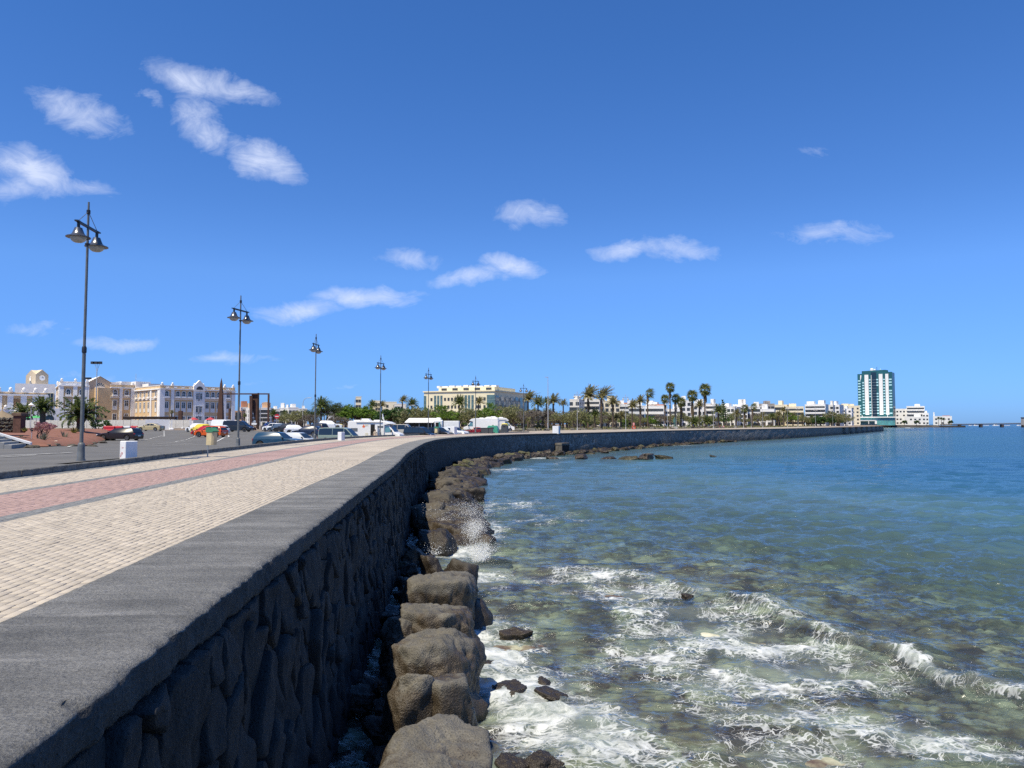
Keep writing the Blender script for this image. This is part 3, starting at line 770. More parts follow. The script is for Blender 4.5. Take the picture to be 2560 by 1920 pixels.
boulder(1080, 1595, 1.16, (.84, .92, 1.3), 45, 'wide angular dry boulder with a dark shaded front face, third along the wall', m_dry, 6, -8, flat=.84, amp=.08, tilt=(-6, 3), slab=True)
boulder(1175, 1690, .55, (.36, .55, .8), 47, 'low brown wet boulder in the wash beside the third dry boulder', m_mid, 5, 30, flat=.8)
boulder(1088, 1515, 1.10, (.92, .85, 1.25), 52, 'flattish dry boulder between the wide angular one and the most distant dry one', m_dry, 6, 10, flat=.82, amp=.075, tilt=(-4, -4), slab=True)
boulder(1010, 1548, 0.98, (.40, .50, 1.1), 53, 'small pale boulder with white specks beside the wall shadow', m_dry, 6, -20, flat=.9, amp=.075, slab=True)
boulder(1095, 1440, 1.20, (.94, 1.10, 1.4), 64, 'big sloping dry boulder with a small rain puddle on its top', m_dry, 6, 0, flat=.80, amp=.07, tilt=(-7, 2), slab=True)
boulder(1203, 1500, .55, (.58, .62, .95), 71, 'black wet boulder standing in the water in front of the dry boulders', m_wetb, 5, 25, flat=.85)
boulder(1162, 1395, .95, (.62, .75, 1.2), 72, 'dark brown wet boulder right behind the puddled boulder', m_wetb, 5, -10, flat=.85)
boulder(1105, 1392, .75, (.36, .36, .8), 73, 'small dark boulder between the puddled boulder and the reddish one', m_wetb, 5, 0)
boulder(1065, 1370, .60, (.40, .42, .8), 74, 'reddish brown boulder beside the white wash near the wall', m_mid, 5, 10)
boulder(1052, 1405, .25, (.42, .40, .6), 75, 'low olive green weedy boulder in the wall shadow', m_weed, 5, 40)
boulder(1112, 1322, .85, (.80, .85, 1.2), 81, 'glistening black boulder just below the splash', m_wetb, 5, 0, flat=.85)
boulder(1105, 1268, .95, (.95, 1.1, 1.3), 82, 'boulder being drenched by the white splash', m_mid, 5, 15, flat=.82)
boulder(1212, 1296, .60, (.52, .5, .9), 83, 'brown rock half hidden behind the splash in the water', m_mid, 5, 5, flat=.8)
boulder(1252, 1396, .10, (.55, .32, .35), 84, 'low black barnacled rock awash right of the splash', m_wetb, 5, -6, group='rocks awash in the sea')
boulder(1120, 1226, 1.0, (1.0, 1.1, 1.4), 85, 'tall pale faced boulder at the bend just past the splash', m_mid, 5, 25, flat=.82)
# the chain round the bay, each its own boulder
variants = [rock_mesh(200 + k, 5, (1, 1, 1), 15, .82, .10, 55, None, cracks=.03) for k in range(6)]
vm = {}
def var(k, m):
    if (k, m.name) not in vm:
        q = variants[k].copy(); q.materials.clear(); q.materials.append(m); vm[k, m.name] = q
    return vm[k, m.name]
rb = random.Random(4)
CHAIN = 'dark boulders heaped along the bend of the sea wall'
def place(x, y, z, s, m, label, group, k=None):
    o = obj('boulder', var(rb.randrange(6) if k is None else k, m)); o.location = (x, y, z); o.scale = s
    o.rotation_euler = (rb.uniform(-.25, .25), rb.uniform(-.25, .25), rb.uniform(0, 6.28)); return tag(o, label, 'boulder', group)
s = S0 + 31.5
while s < S0 + 122:
    d = s - S0; w = 1.5 if d < 60 else 1.9
    n = 3 if d < 95 else 2
    for i in range(n):
        t = -1.0 - (i + rb.uniform(.1, .9)) * w / n * 1.25
        ss = s + rb.uniform(-.6, .6); x, y = wpt(ss, t - .35)
        r = rb.uniform(.6, 1.2) * (1.0 if d < 100 else .8)
        m = rb.choice([m_mid, m_wetb, m_mid, m_wetb, m_weed if d > 70 else m_wetb])
        hz = rb.uniform(.2, .75) * (1 - i * .22)
        zn = 'just beyond the splash' if d < 52 else ('in the middle of the bend' if d < 82 else 'leading up to the storm drain'); cn = {'damp boulder': 'brown grey angular', 'wet boulder': 'blackish wet', 'weedy boulder': 'olive weed covered'}[m.name]
        lb = cn + ' boulder in the wall foot heap ' + zn
        place(x, y, hz - r * .45, (r * rb.uniform(.9, 1.3), r, r * rb.uniform(.7, 1)), m, lb, lb.replace(' boulder ', ' boulders '))
    s += 1.15 if d < 60 else 1.4
while s < S0 + 225:
    for i in range(2):
        x, y = wpt(s + rb.uniform(-.8, .8), -.9 - rb.uniform(0, 2.2)); r = rb.uniform(.35, .75)
        place(x, y, rb.uniform(-.15, .3), (r * 1.3, r, r * .7), rb.choice([m_wetb, m_mid, m_weed]), 'small dark stone at the waterline under the far stretch of sea wall', 'stones along the far waterline')
    s += 2.1
# shaded rubble in the gap between wall and boulders
for q in range(46):
    s = S0 + rb.uniform(7, 31); x, y = wpt(s, -.25 - rb.uniform(.1, .9)); r = rb.uniform(.16, .38)
    place(x, y, rb.uniform(-.05, .25), (r, r, r * .7), m_wetb, 'small stone lying in the shaded gap between wall and boulders', 'rubble in the shaded gap')
# rocks standing in the bay
AW = 'rocks awash in the sea'
for (px, py, w, h, m, lab) in [(1450, 1148, 1.15, .55, m_mid, 'dome shaped brown rock in the bay nearest the storm drain'), (1478, 1135, .75, .16, m_weed, 'flat olive rock just awash beyond the dome shaped rock'),
                               (1512, 1133, .75, .28, m_wetb, 'small grey rock awash between olive rock and far wall'), (1521, 1147, 1.2, .16, m_wetb, 'low grey rock barely breaking the water beside the olive slab'),
                               (1566, 1149, 1.5, .26, m_weed, 'long flat olive slab left of the biggest bay rock'), (1614, 1149, 1.75, .62, m_mid, 'biggest craggy brown rock standing out in the bay'),
                               (1663, 1147, 1.25, .30, m_weed, 'rounded olive green rock right of the biggest bay rock'), (1785, 1142, .7, .10, m_weed, 'last tiny rock awash far out to the right'),
                               (1385, 1147, .95, .14, m_wetb, 'low rock awash in front of the storm drain'), (1427, 1136, .8, .08, m_wetb, 'faint dark rock just under the surface near the drain')]:
    x, y = P(px, py, 0.0); place(x, y, h - .55 * w * .5, (w, w * .7, w * .55 * .82), m, lab, AW)
for (px, py, w, h, m, lab) in [(1720, 1490, .24, .16, m_wetb, 'single small black rock at the inner end of the breaking wave'), (1360, 1708, .30, .20, m_mid, 'ochre yellow stone poking through the foam'),
                               (1270, 1722, .42, .22, m_wetb, 'round black stone in the foam by the largest boulder'), (1380, 1730, .40, .15, m_wetb, 'dark brown stone in the foam behind the ochre one'),
                               (1290, 1575, .55, .12, m_mid, 'tan rock awash beside the black wet boulder'), (1350, 1895, .45, .14, m_wetb, 'dark weedy stone at the bottom edge of the wash'),
                               (1285, 1905, .36, .12, m_wetb, 'small dark stone next to the largest boulder at the bottom edge'), (1240, 1665, .36, .14, m_wetb, 'dark pebble boulder in foam below the third dry boulder')]:
    w *= .68; x, y = P(px, py, 0.05); place(x, y, h * .45 - .5 * w * .8, (w, w * .8, w * .6), m, lab, AW)

# ------------------------------------------------------------------ seabed
def shore_d(x, y):
    return np.maximum(wall_dist(x, y) - 2.6, -2)
def depth(x, y):
    d = shore_d(x, y)
    n = fbm(np.stack([np.asarray(x).ravel() * .16, np.asarray(y).ravel() * .16, 0 * np.asarray(x).ravel()], -1), 3)
    yr = np.asarray(y).ravel()
    base = .10 + .030 * np.clip(d, 0, 12) + .12 * np.clip(d - 12, 0, 25) + .05 * np.clip(d - 37, 0, 80) + .028 * np.clip(yr - 24, 0, 60)
    return np.maximum(base + n * np.minimum(.35, .12 + .03 * np.maximum(d, 0)) * 1.1, .02)
def seabed_mat():
    m = bpy.data.materials.new('stony seabed'); nt, N, L, b = nodes_of(m)
    ge = N.new('ShaderNodeNewGeometry'); at = N.new('ShaderNodeAttribute'); at.attribute_name = 'tone'
    n1 = N.new('ShaderNodeTexNoise'); n1.inputs['Scale'].default_value = .7; n1.inputs['Detail'].default_value = 9; n1.inputs['Roughness'].default_value = .66
    L.new(ge.outputs['Position'], n1.inputs['Vector'])
    cr = N.new('ShaderNodeValToRGB'); e = cr.color_ramp.elements
    e[0].position = 0; e[0].color = (.040, .025, .027, 1); e[1].position = 1; e[1].color = (.62, .60, .46, 1)
    for p, c in ((.22, (.085, .055, .048, 1)), (.42, (.20, .175, .12, 1)), (.62, (.33, .33, .24, 1)), (.82, (.46, .45, .33, 1))):
        q = e.new(p); q.color = c
    mx = N.new('ShaderNodeMath'); mx.operation = 'MULTIPLY_ADD'; L.new(n1.outputs['Fac'], mx.inputs[0]); mx.inputs[1].default_value = 2.6; mx.inputs[2].default_value = -1.05
    av = N.new('ShaderNodeMath'); av.operation = 'MULTIPLY_ADD'; L.new(at.outputs['Fac'], av.inputs[0]); av.inputs[1].default_value = .5; L.new(mx.outputs[0], av.inputs[2])
    L.new(av.outputs[0], cr.inputs['Fac'])
    L.new(cr.outputs[0], b.inputs['Base Color']); b.inputs['Roughness'].default_value = .9
    return m
def cobbles(x, y, cell, seed):
    """height 0..1 and a random tone of rounded stones on a jittered grid"""
    r = np.random.RandomState(seed); J = r.rand(64, 64, 4); ix, iy = np.floor(x / cell).astype(int), np.floor(y / cell).astype(int); best = np.full(x.shape, 9.0); tone = np.zeros(x.shape)
    for a in (-1, 0, 1):
        for b in (-1, 0, 1):
            q = J[(ix + a) % 64, (iy + b) % 64]; rad = .30 + .42 * q[..., 2]
            d = np.hypot((x / cell - (ix + a) - .15 - .7 * q[..., 0]), (y / cell - (iy + b) - .15 - .7 * q[..., 1]) * (.8 + .5 * q[..., 3])) / rad
            k = d < best; best = np.where(k, d, best); tone = np.where(k, q[..., 3], tone)
    return np.sqrt(np.maximum(0, 1 - best ** 2)), tone * (best < 1) - .35 * (best >= 1)
xs = np.concatenate([np.arange(-5, 14, .065), np.arange(14, 34, .2)]); ys = np.concatenate([np.arange(5, 30, .075), np.arange(30, 70, .4)])
gx, gy = np.meshgrid(xs, ys)
dp = depth(gx, gy).reshape(gx.shape)
wx = gx + .25 * vnoise(np.stack([gx * 1.5, gy * 1.5, 0 * gx], -1)); wy = gy + .25 * vnoise(np.stack([gx * 1.5, gy * 1.5, 0 * gx + 9], -1))
c1, t1 = cobbles(wx, wy, .85, 1); c2, t2 = cobbles(wx, wy, .34, 2)
big = vnoise(np.stack([gx * .5, gy * .5, 0 * gx + 3], -1)) > -.12
hh = np.where(big, c1 * .26, 0); sm = c2 * .11
bump = np.maximum(hh, sm) + fbm(np.stack([gx * 3, gy * 3, 0 * gx], -1), 4) * .08
tone = np.where(hh > sm, t1, t2 * .8)
bz = np.minimum(-dp - .05 + bump * np.clip(.35 + dp, 0, 1), -.15)
me = npmesh('seabed', np.stack([gx, gy, bz], -1).reshape(-1, 3), gridfaces(len(ys), len(xs)), [seabed_mat()]); fattr(me, 'tone', tone)
tag(obj('seabed', me), kind='structure')

# ------------------------------------------------------------------ the sea
Yr = np.concatenate([np.linspace(2.5, 9.4, 40), 1 / np.linspace(1 / 9.5, 1 / 700., 820), np.geomspace(760, 9000, 14)])
U = np.concatenate([[-.9, -.7, -.5, -.4], np.linspace(-.32, .735, 860), np.linspace(.78, 3.2, 26)])
gu, gy = np.meshgrid(U, Yr); gx = gu * gy
sp_y = np.gradient(Yr)[:, None] + 0 * gx
sp = np.maximum(sp_y, np.abs(np.gradient(gx, axis=1)))
rw = np.random.RandomState(17)
hz = np.zeros_like(gx); ox = np.zeros_like(gx); oy = np.zeros_like(gx)
dsh = shore_d(gx, gy).reshape(gx.shape)
calm = .75 + .25 * sstep(2, 22, dsh)
for i in range(64):
    lam = .25 * (5.5 / .25) ** (i / 63.0); k = 2 * math.pi / lam
    th = math.radians(258 + rw.normal(0, 24)); kx, ky = k * math.cos(th), k * math.sin(th)
    a = .0125 * lam ** .55 * rw.uniform(.6, 1.3)
    w = sstep(2.2, 4.5, lam / sp)
    ph = kx * gx + ky * gy + rw.uniform(0, 6.28)
    # slow phase wander so that crests stay short
    ph = ph + 3.0 * vnoise(np.stack([gx / (lam * 5.0), gy / (lam * 5.0), 0 * gx + i], -1))
    hz += a * w * np.sin(ph); c_ = a * w * np.cos(ph) * .7; ox += c_ * math.cos(th); oy += c_ * math.sin(th)
hz *= calm; ox *= calm; oy *= calm
# the small wave breaking on the reef
A_, B_ = np.array([3.4, 28.0]), np.array([10.6, 10.2]); tl = (B_ - A_); LN = np.linalg.norm(tl); tl /= LN; nl = np.array([-tl[1], tl[0]])
qs = (gx - A_[0]) * tl[0] + (gy - A_[1]) * tl[1]
qn = (gx - A_[0]) * nl[0] + (gy - A_[1]) * nl[1]
qn = qn + .75 * vnoise(np.stack([qs * .35, 0 * qs, 0 * qs], -1)) + .25 * vnoise(np.stack([qs * 1.3, 0 * qs + 3, 0 * qs], -1)) + .9 * ((qs / LN) - .5) ** 2
Hs = .33 * sstep(3.0, 9.0, qs) * (1 - .25 * sstep(15, 20, qs)) * (1 + .35 * vnoise(np.stack([qs * .9, 0 * qs + 7, 0 * qs], -1)))
ridge = np.where(qn < 0, np.exp(-(qn / .30) ** 2), np.exp(-(qn / 1.25) ** 2))
hz += Hs * ridge
fw = Hs * np.exp(-(qn / .35) ** 2) * .35; ox -= nl[0] * fw; oy -= nl[1] * fw
for (cx, cy, am, wd) in [(5.5, 30, .14, 1.0), (12, 24, .10, 1.4)]:                     # swells behind it
    q2 = (gx - cx) * nl[0] + (gy - cy) * nl[1] + .8 * vnoise(np.stack([qs * .25, 0 * qs, 0 * qs + cx], -1)); hz += am * np.exp(-(q2 / wd) ** 2) * sstep(0, 5, dsh)
dpw = depth(gx, gy).reshape(gx.shape)
wv = np.stack([gx + ox, gy + oy, hz], -1)
# foam density in plan
def blob(px, py, rx, ry, k, rot=0.0):
    cx, cy = P(px, py, 0.0); dx, dy = gx - cx, gy - cy; c, s_ = math.cos(R(rot)), math.sin(R(rot))
    a, b_ = (dx * c + dy * s_) / rx, (-dx * s_ + dy * c) / ry
    return k * np.exp(-(a * a + b_ * b_))
foam = np.zeros_like(gx)
for q in [(1240, 1640, .7, 1.6, 1.0), (1290, 1725, 1.0, .9, .9), (1400, 1790, 1.2, .55, .95, -20), (1470, 1850, 1.1, .6, .85, -25), (1230, 1560, .45, .8, .75), (1215, 1590, .35, 1.0, .8),
          (1480, 1440, 1.6, .9, .62), (1580, 1480, 1.6, .9, .60), (1700, 1530, 2.2, .9, .55, -25), (1760, 1580, 1.9, 1.0, .62), (1870, 1620, 1.8, .9, .72, -10), (1650, 1640, 1.6, 1.0, .50),
          (1980, 1680, 1.7, .8, .62), (1900, 1720, 2.2, .6, .55), (1800, 1690, 1.2, .6, .5), (1950, 1800, 1.4, .5, .58, -15), (2100, 1810, 1.5, .5, .60, -20), (2300, 1850, 1.4, .5, .66, -25), (2430, 1880, 1.1, .5, .60, -20),
          (2000, 1880, 1.3, .5, .55), (1560, 1900, .8, .4, .5), (1150, 1380, .7, 1.3, .9), (1190, 1330, .9, 2.0, 1.0), (1210, 1440, .7, 1.3, .75), (1180, 1270, 1.0, 2.0, .8), (1090, 1372, .7, .6, .95),
          (1260, 1262, 2.5, 2.2, .40), (1350, 1300, 3, 3, .28), (1250, 1900, .5, .7, .5), (1640, 1113, 6, 3, .9), (1350, 1145, 3.5, 1.6, .75), (1265, 1175, 2.5, 2.5, .45)]:
    foam = np.maximum(foam, blob(q[0], q[1], q[2] * 1.35, q[3] * 1.4, q[4], *(q[5:])))
crest = sstep(-.42, -.12, qn) * (1 - sstep(.0, .22, qn)) * sstep(11.5, 14.0, qs) * (.52 + .7 * vnoise(np.stack([qs * .8, 0 * qs + 5, 0 * qs], -1)))
crest = np.maximum(crest, sstep(-.3, -.05, qn) * (1 - sstep(.05, .3, qn)) * sstep(6.5, 9.0, qs) * .46)
foam = np.maximum(foam, crest)
foam = foam + .10 * np.exp(-np.maximum(dsh, 0) / .6) * (gy < 70)
def sea_mat():
    m = bpy.data.materials.new('sea water'); m.use_nodes = True; nt = m.node_tree; N = nt.nodes; L = nt.links; N.clear()
    out = N.new('ShaderNodeOutputMaterial'); ge = N.new('ShaderNodeNewGeometry')
    def at(n): a = N.new('ShaderNodeAttribute'); a.attribute_name = n; return a.outputs['Fac']
    def mth(op, a, b=None, c=None, cl_=False):
        n = N.new('ShaderNodeMath'); n.operation = op; n.use_clamp = cl_
        for i, x in enumerate((a, b, c)):
            if x is None: continue
            if isinstance(x, (int, float)): n.inputs[i].default_value = x
            else: L.new(x, n.inputs[i])
        return n.outputs[0]
    def mrange(v, a, b, c=0.0, d=1.0, smooth=True):
        n = N.new('ShaderNodeMapRange'); n.interpolation_type = 'SMOOTHSTEP' if smooth else 'LINEAR'
        for i, x in enumerate((v, a, b, c, d)):
            if isinstance(x, (int, float)): n.inputs[i].default_value = x
            else: L.new(x, n.inputs[i])
        return n.outputs[0]
    dep, fo, far = at('depth'), at('foam'), at('far')
    # ripples
    mp = N.new('ShaderNodeMapping'); mp.inputs['Rotation'].default_value = (0, 0, R(-10)); mp.inputs['Scale'].default_value = (.55, 1.35, 1); L.new(ge.outputs['Position'], mp.inputs[0])
    r1 = N.new('ShaderNodeTexNoise'); r1.inputs['Scale'].default_value = 4.5; r1.inputs['Detail'].default_value = 4; r1.inputs['Roughness'].default_value = .55; r1.inputs['Distortion'].default_value = .6
    r2 = N.new('ShaderNodeTexNoise'); r2.inputs['Scale'].default_value = .9; r2.inputs['Detail'].default_value = 5; r2.inputs['Roughness'].default_value = .6; r2.inputs['Distortion'].default_value = .5
    r3 = N.new('ShaderNodeTexNoise'); r3.inputs['Scale'].default_value = .14; r3.inputs['Detail'].default_value = 6; r3.inputs['Roughness'].default_value = .62
    for r in (r1, r2, r3): L.new(mp.outputs[0], r.inputs['Vector'])
    h1 = mth('MULTIPLY', r1.outputs['Fac'], .11)
    h2 = mth('MULTIPLY', mth('MULTIPLY', r2.outputs['Fac'], .48), far)
    h3 = mth('MULTIPLY', mth('MULTIPLY', r3.outputs['Fac'], 2.2), mth('MULTIPLY', far, far))
    hh = mth('ADD', mth('ADD', h1, h2), h3)
    bp = N.new('ShaderNodeBump'); bp.inputs['Distance'].default_value = 1.0; bp.inputs['Strength'].default_value = .75; L.new(hh, bp.inputs['Height'])
    # body colour: green shallows to deep blue, with broad patches
    cr = N.new('ShaderNodeValToRGB'); e = cr.color_ramp.elements
    e[0].position = 0; e[0].color = (.115, .17, .16, 1); e[1].position = 1; e[1].color = (.014, .080, .17, 1)
    for p, c in ((.18, (.11, .17, .155, 1)), (.4, (.07, .14, .155, 1)), (.7, (.025, .10, .165, 1))):
        q = e.new(p); q.color = c
    n4 = N.new('ShaderNodeTexNoise'); n4.inputs['Scale'].default_value = 1; n4.inputs['Detail'].default_value = 4
    mp4 = N.new('ShaderNodeMapping'); mp4.inputs['Scale'].default_value = (.012, .045, 1); mp4.inputs['Rotation'].default_value = (0, 0, R(8)); L.new(ge.outputs['Position'], mp4.inputs[0]); L.new(mp4.outputs[0], n4.inputs['Vector'])
    dd = mth('ADD', mrange(dep, 0.0, 7.0, 0, 1, False), mth('MULTIPLY', mth('SUBTRACT', n4.outputs['Fac'], .5), .55))
    L.new(dd, cr.inputs['Fac'])
    body = N.new('ShaderNodeBsdfDiffuse'); L.new(cr.outputs[0], body.inputs['Color'])
    tint = N.new('ShaderNodeBsdfTransparent')
    tc_ = N.new('ShaderNodeMix'); tc_.data_type = 'RGBA'; L.new(mrange(dep, 0, 1.6, 0, 1, False), tc_.inputs[0]); tc_.inputs[6].default_value = (.90, .965, .955, 1); tc_.inputs[7].default_value = (.50, .74, .66, 1); L.new(tc_.outputs[2], tint.inputs['Color'])
    rfr = N.new('ShaderNodeBsdfRefraction'); rfr.inputs['IOR'].default_value = 1.333; rfr.inputs['Roughness'].default_value = 0; L.new(tc_.outputs[2], rfr.inputs['Color']); L.new(bp.outputs[0], rfr.inputs['Normal'])
    thru = N.new('ShaderNodeMixShader'); thru.inputs[0].default_value = .25; L.new(tint.outputs[0], thru.inputs[1]); L.new(rfr.outputs[0], thru.inputs[2])
    opq = mth('SUBTRACT', 1.0, mth('POWER', 2.718, mth('MULTIPLY', dep, -.50)))
    opq = mth('MAXIMUM', opq, mrange(dep, 1.3, 3.0))
    under = N.new('ShaderNodeMixShader'); L.new(opq, under.inputs[0]); L.new(thru.outputs[0], under.inputs[1]); L.new(body.outputs[0], under.inputs[2])
    md = N.new('ShaderNodeBsdfDiffuse'); md.inputs['Color'].default_value = (.29, .35, .33, 1)
    milk = N.new('ShaderNodeMixShader'); L.new(mth('MULTIPLY', mrange(fo, .2, 1.0), .55), milk.inputs[0]); L.new(under.outputs[0], milk.inputs[1]); L.new(md.outputs[0], milk.inputs[2])
    gl = N.new('ShaderNodeBsdfGlossy'); gl.inputs['Roughness'].default_value = .09; L.new(bp.outputs[0], gl.inputs['Normal'])
    L.new(mrange(far, 0, 1, .06, .11), gl.inputs['Roughness'])
    fr = N.new('ShaderNodeFresnel'); fr.inputs['IOR'].default_value = 1.333; L.new(bp.outputs[0], fr.inputs['Normal'])
    frk = mth('MINIMUM', mth('MULTIPLY', fr.outputs[0], 1.6), .68)
    wat = N.new('ShaderNodeMixShader'); L.new(frk, wat.inputs[0]); L.new(milk.outputs[0], wat.inputs[1]); L.new(gl.outputs[0], wat.inputs[2])
    # foam: lace where thin, lather where thick
    nd = N.new('ShaderNodeTexNoise'); nd.inputs['Scale'].default_value = 1.6; nd.inputs['Detail'].default_value = 3; nd.inputs['Roughness'].default_value = .5; L.new(ge.outputs['Position'], nd.inputs['Vector'])
    va = N.new('ShaderNodeVectorMath'); va.operation = 'MULTIPLY_ADD'; L.new(nd.outputs['Color'], va.inputs[0]); va.inputs[1].default_value = (.55, .34, 0); L.new(ge.outputs['Position'], va.inputs[2])
    mpf = N.new('ShaderNodeMapping'); mpf.inputs['Rotation'].default_value = (0, 0, R(14)); mpf.inputs['Scale'].default_value = (1.0, 1.55, 0); L.new(va.outputs[0], mpf.inputs[0])
    v1 = N.new('ShaderNodeTexVoronoi'); v1.inputs['Scale'].default_value = 1.55; L.new(mpf.outputs[0], v1.inputs['Vector'])
    v2 = N.new('ShaderNodeTexVoronoi'); v2.inputs['Scale'].default_value = 4.3; L.new(mpf.outputs[0], v2.inputs['Vector'])
    nf = N.new('ShaderNodeTexNoise'); nf.inputs['Scale'].default_value = 2.2; nf.inputs['Detail'].default_value = 8; nf.inputs['Roughness'].default_value = .68; L.new(mpf.outputs[0], nf.inputs['Vector'])
    nb = N.new('ShaderNodeTexNoise'); nb.inputs['Scale'].default_value = .75; nb.inputs['Detail'].default_value = 4; L.new(ge.outputs['Position'], nb.inputs['Vector'])
    fm = mth('MULTIPLY', fo, mrange(nb.outputs['Fac'], .33, .62, .15, 1.15))
    fd = mth('ADD', mth('MULTIPLY', v1.outputs['Distance'], .62), mth('MULTIPLY', v2.outputs['Distance'], .42))
    fd = mth('ADD', fd, mth('MULTIPLY', mth('SUBTRACT', nf.outputs['Fac'], .5), .34))
    tf = mth('MULTIPLY_ADD', fm, -.46, .90)
    lc = mrange(fd, tf, mth('ADD', tf, .13))
    br_ = mrange(nf.outputs['Fac'], .34, .60, .25, .95)
    def ridge(scale, off, wk):
        mo = N.new('ShaderNodeMapping'); mo.inputs['Location'].default_value = (off, off, 0); L.new(mpf.outputs[0], mo.inputs[0])
        n = N.new('ShaderNodeTexNoise'); n.inputs['Scale'].default_value = scale; n.inputs['Detail'].default_value = 2.5; n.inputs['Roughness'].default_value = .5; L.new(mo.outputs[0], n.inputs['Vector'])
        dv = mth('ABSOLUTE', mth('SUBTRACT', n.outputs['Fac'], .5)); w = mth('MULTIPLY', mth('SUBTRACT', fm, .12), wk)
        return mth('MULTIPLY', mth('SUBTRACT', 1.0, mrange(dv, mth('MULTIPLY', w, .25), w)), mrange(fm, .12, .25))
    rl = mth('MAXIMUM', ridge(1.5, 0, .075), mth('MAXIMUM', ridge(2.7, 7.7, .085), mth('MULTIPLY', ridge(5.2, 3.1, .11), .8)))
    v3 = N.new('ShaderNodeTexVoronoi'); v3.inputs['Scale'].default_value = 8.5; L.new(mpf.outputs[0], v3.inputs['Vector'])
    perf = mrange(mth('ADD', v3.outputs['Distance'], mth('MULTIPLY', fm, .22)), .22, .42, .30, 1.0)
    lace = mth('MULTIPLY', mth('MAXIMUM', mth('MULTIPLY', mth('MULTIPLY', lc, mrange(fm, .10, .3)), perf), mth('MULTIPLY', rl, .85)), br_)
    thick = mrange(mth('ADD', nf.outputs['Fac'], mth('MULTIPLY', fo, .55)), .86, 1.12)
    fmask = mth('MULTIPLY', mth('MAXIMUM', lace, mth('MULTIPLY', thick, mrange(r1.outputs['Fac'], .3, .62, .55, 1.0))), mrange(nb.outputs['Fac'], .3, .6, .48, .80))
    fdif = N.new('ShaderNodeBsdfDiffuse'); fdif.inputs['Color'].default_value = (.72, .75, .76, 1)
    bf = N.new('ShaderNodeBump'); bf.inputs['Distance'].default_value = .05; bf.inputs['Strength'].default_value = .5; L.new(nf.outputs['Fac'], bf.inputs['Height']); L.new(bf.outputs[0], fdif.inputs['Normal'])
    fin = N.new('ShaderNodeMixShader'); L.new(fmask, fin.inputs[0]); L.new(wat.outputs[0], fin.inputs[1]); L.new(fdif.outputs[0], fin.inputs[2])
    L.new(fin.outputs[0], out.inputs[0])
    return m
me = npmesh('water', wv.reshape(-1, 3), gridfaces(len(Yr), len(U)), [sea_mat()])
fattr(me, 'depth', dpw); fattr(me, 'foam', foam); fattr(me, 'far', sstep(14, 150, gy) * .75 + .25 * sstep(2, 20, dsh))
tag(obj('water', me), kind='structure')

# spray thrown up by the splash, and droplets off the breaking crest
def droplets(name, pts, rad, label, loc_group=None):
    o8 = np.array([(1, 0, 0), (-1, 0, 0), (0, 1, 0), (0, -1, 0), (0, 0, 1), (0, 0, -1)], float)
    f8 = np.array([(0, 2, 4), (2, 1, 4), (1, 3, 4), (3, 0, 4), (2, 0, 5), (1, 2, 5), (3, 1, 5), (0, 3, 5)])
    v = (pts[:, None] + o8[None] * np.array([1, 1, 1.7])[None, None] * rad[:, None, None]).reshape(-1, 3); f = (f8[None] + 6 * np.arange(len(pts))[:, None, None]).reshape(-1, 3)
    return tag(obj(name, npmesh(name, v, f, [m_spray])), label, 'sea spray', kind='stuff')
m_spray = M('spray', (.82, .85, .87), .5, .03, 3)
rs = np.random.RandomState(8)
def jet(px, py, n, sx, sy, hmax, z0=.1, lean=0.0):
    x, y = P(px, py, z0); t = rs.rand(n) ** 1.6
    a = rs.normal(0, 1, (n, 2)); wd = .25 + t
    return np.stack([x + a[:, 0] * sx * wd + lean * t, y + a[:, 1] * sy * wd, z0 + t * hmax * rs.uniform(.5, 1, n)], -1)
pts = np.concatenate([jet(1186, 1350, 13000, .26, .8, 1.05), jet(1170, 1310, 8000, .38, .8, 1.2), jet(1200, 1400, 9000, .32, .7, .75), jet(1110, 1300, 500, .8, .7, 1.0, .9), jet(1090, 1385, 400, .3, .3, .45, .5), jet(1215, 1290, 700, .9, 1.0, 1.0)])
droplets('sea_spray', pts, rs.uniform(.002, .0065, len(pts)) * rs.choice([1, 1, 1, 1.9], len(pts)), 'burst of white spray over the boulders at the bend')
ss = rs.uniform(11.5, 18.5, 520); base = A_[None] + tl[None] * ss[:, None] - nl[None] * (rs.normal(.25, .22, 520) + .9 * ((ss / LN) - .5) ** 2)[:, None]
pts = np.concatenate([base, (rs.rand(520, 1) ** 2 * .28 + .16)], 1)
droplets('sea_spray', pts, rs.uniform(.002, .006, 520), 'fine white droplets along the small breaking wave')
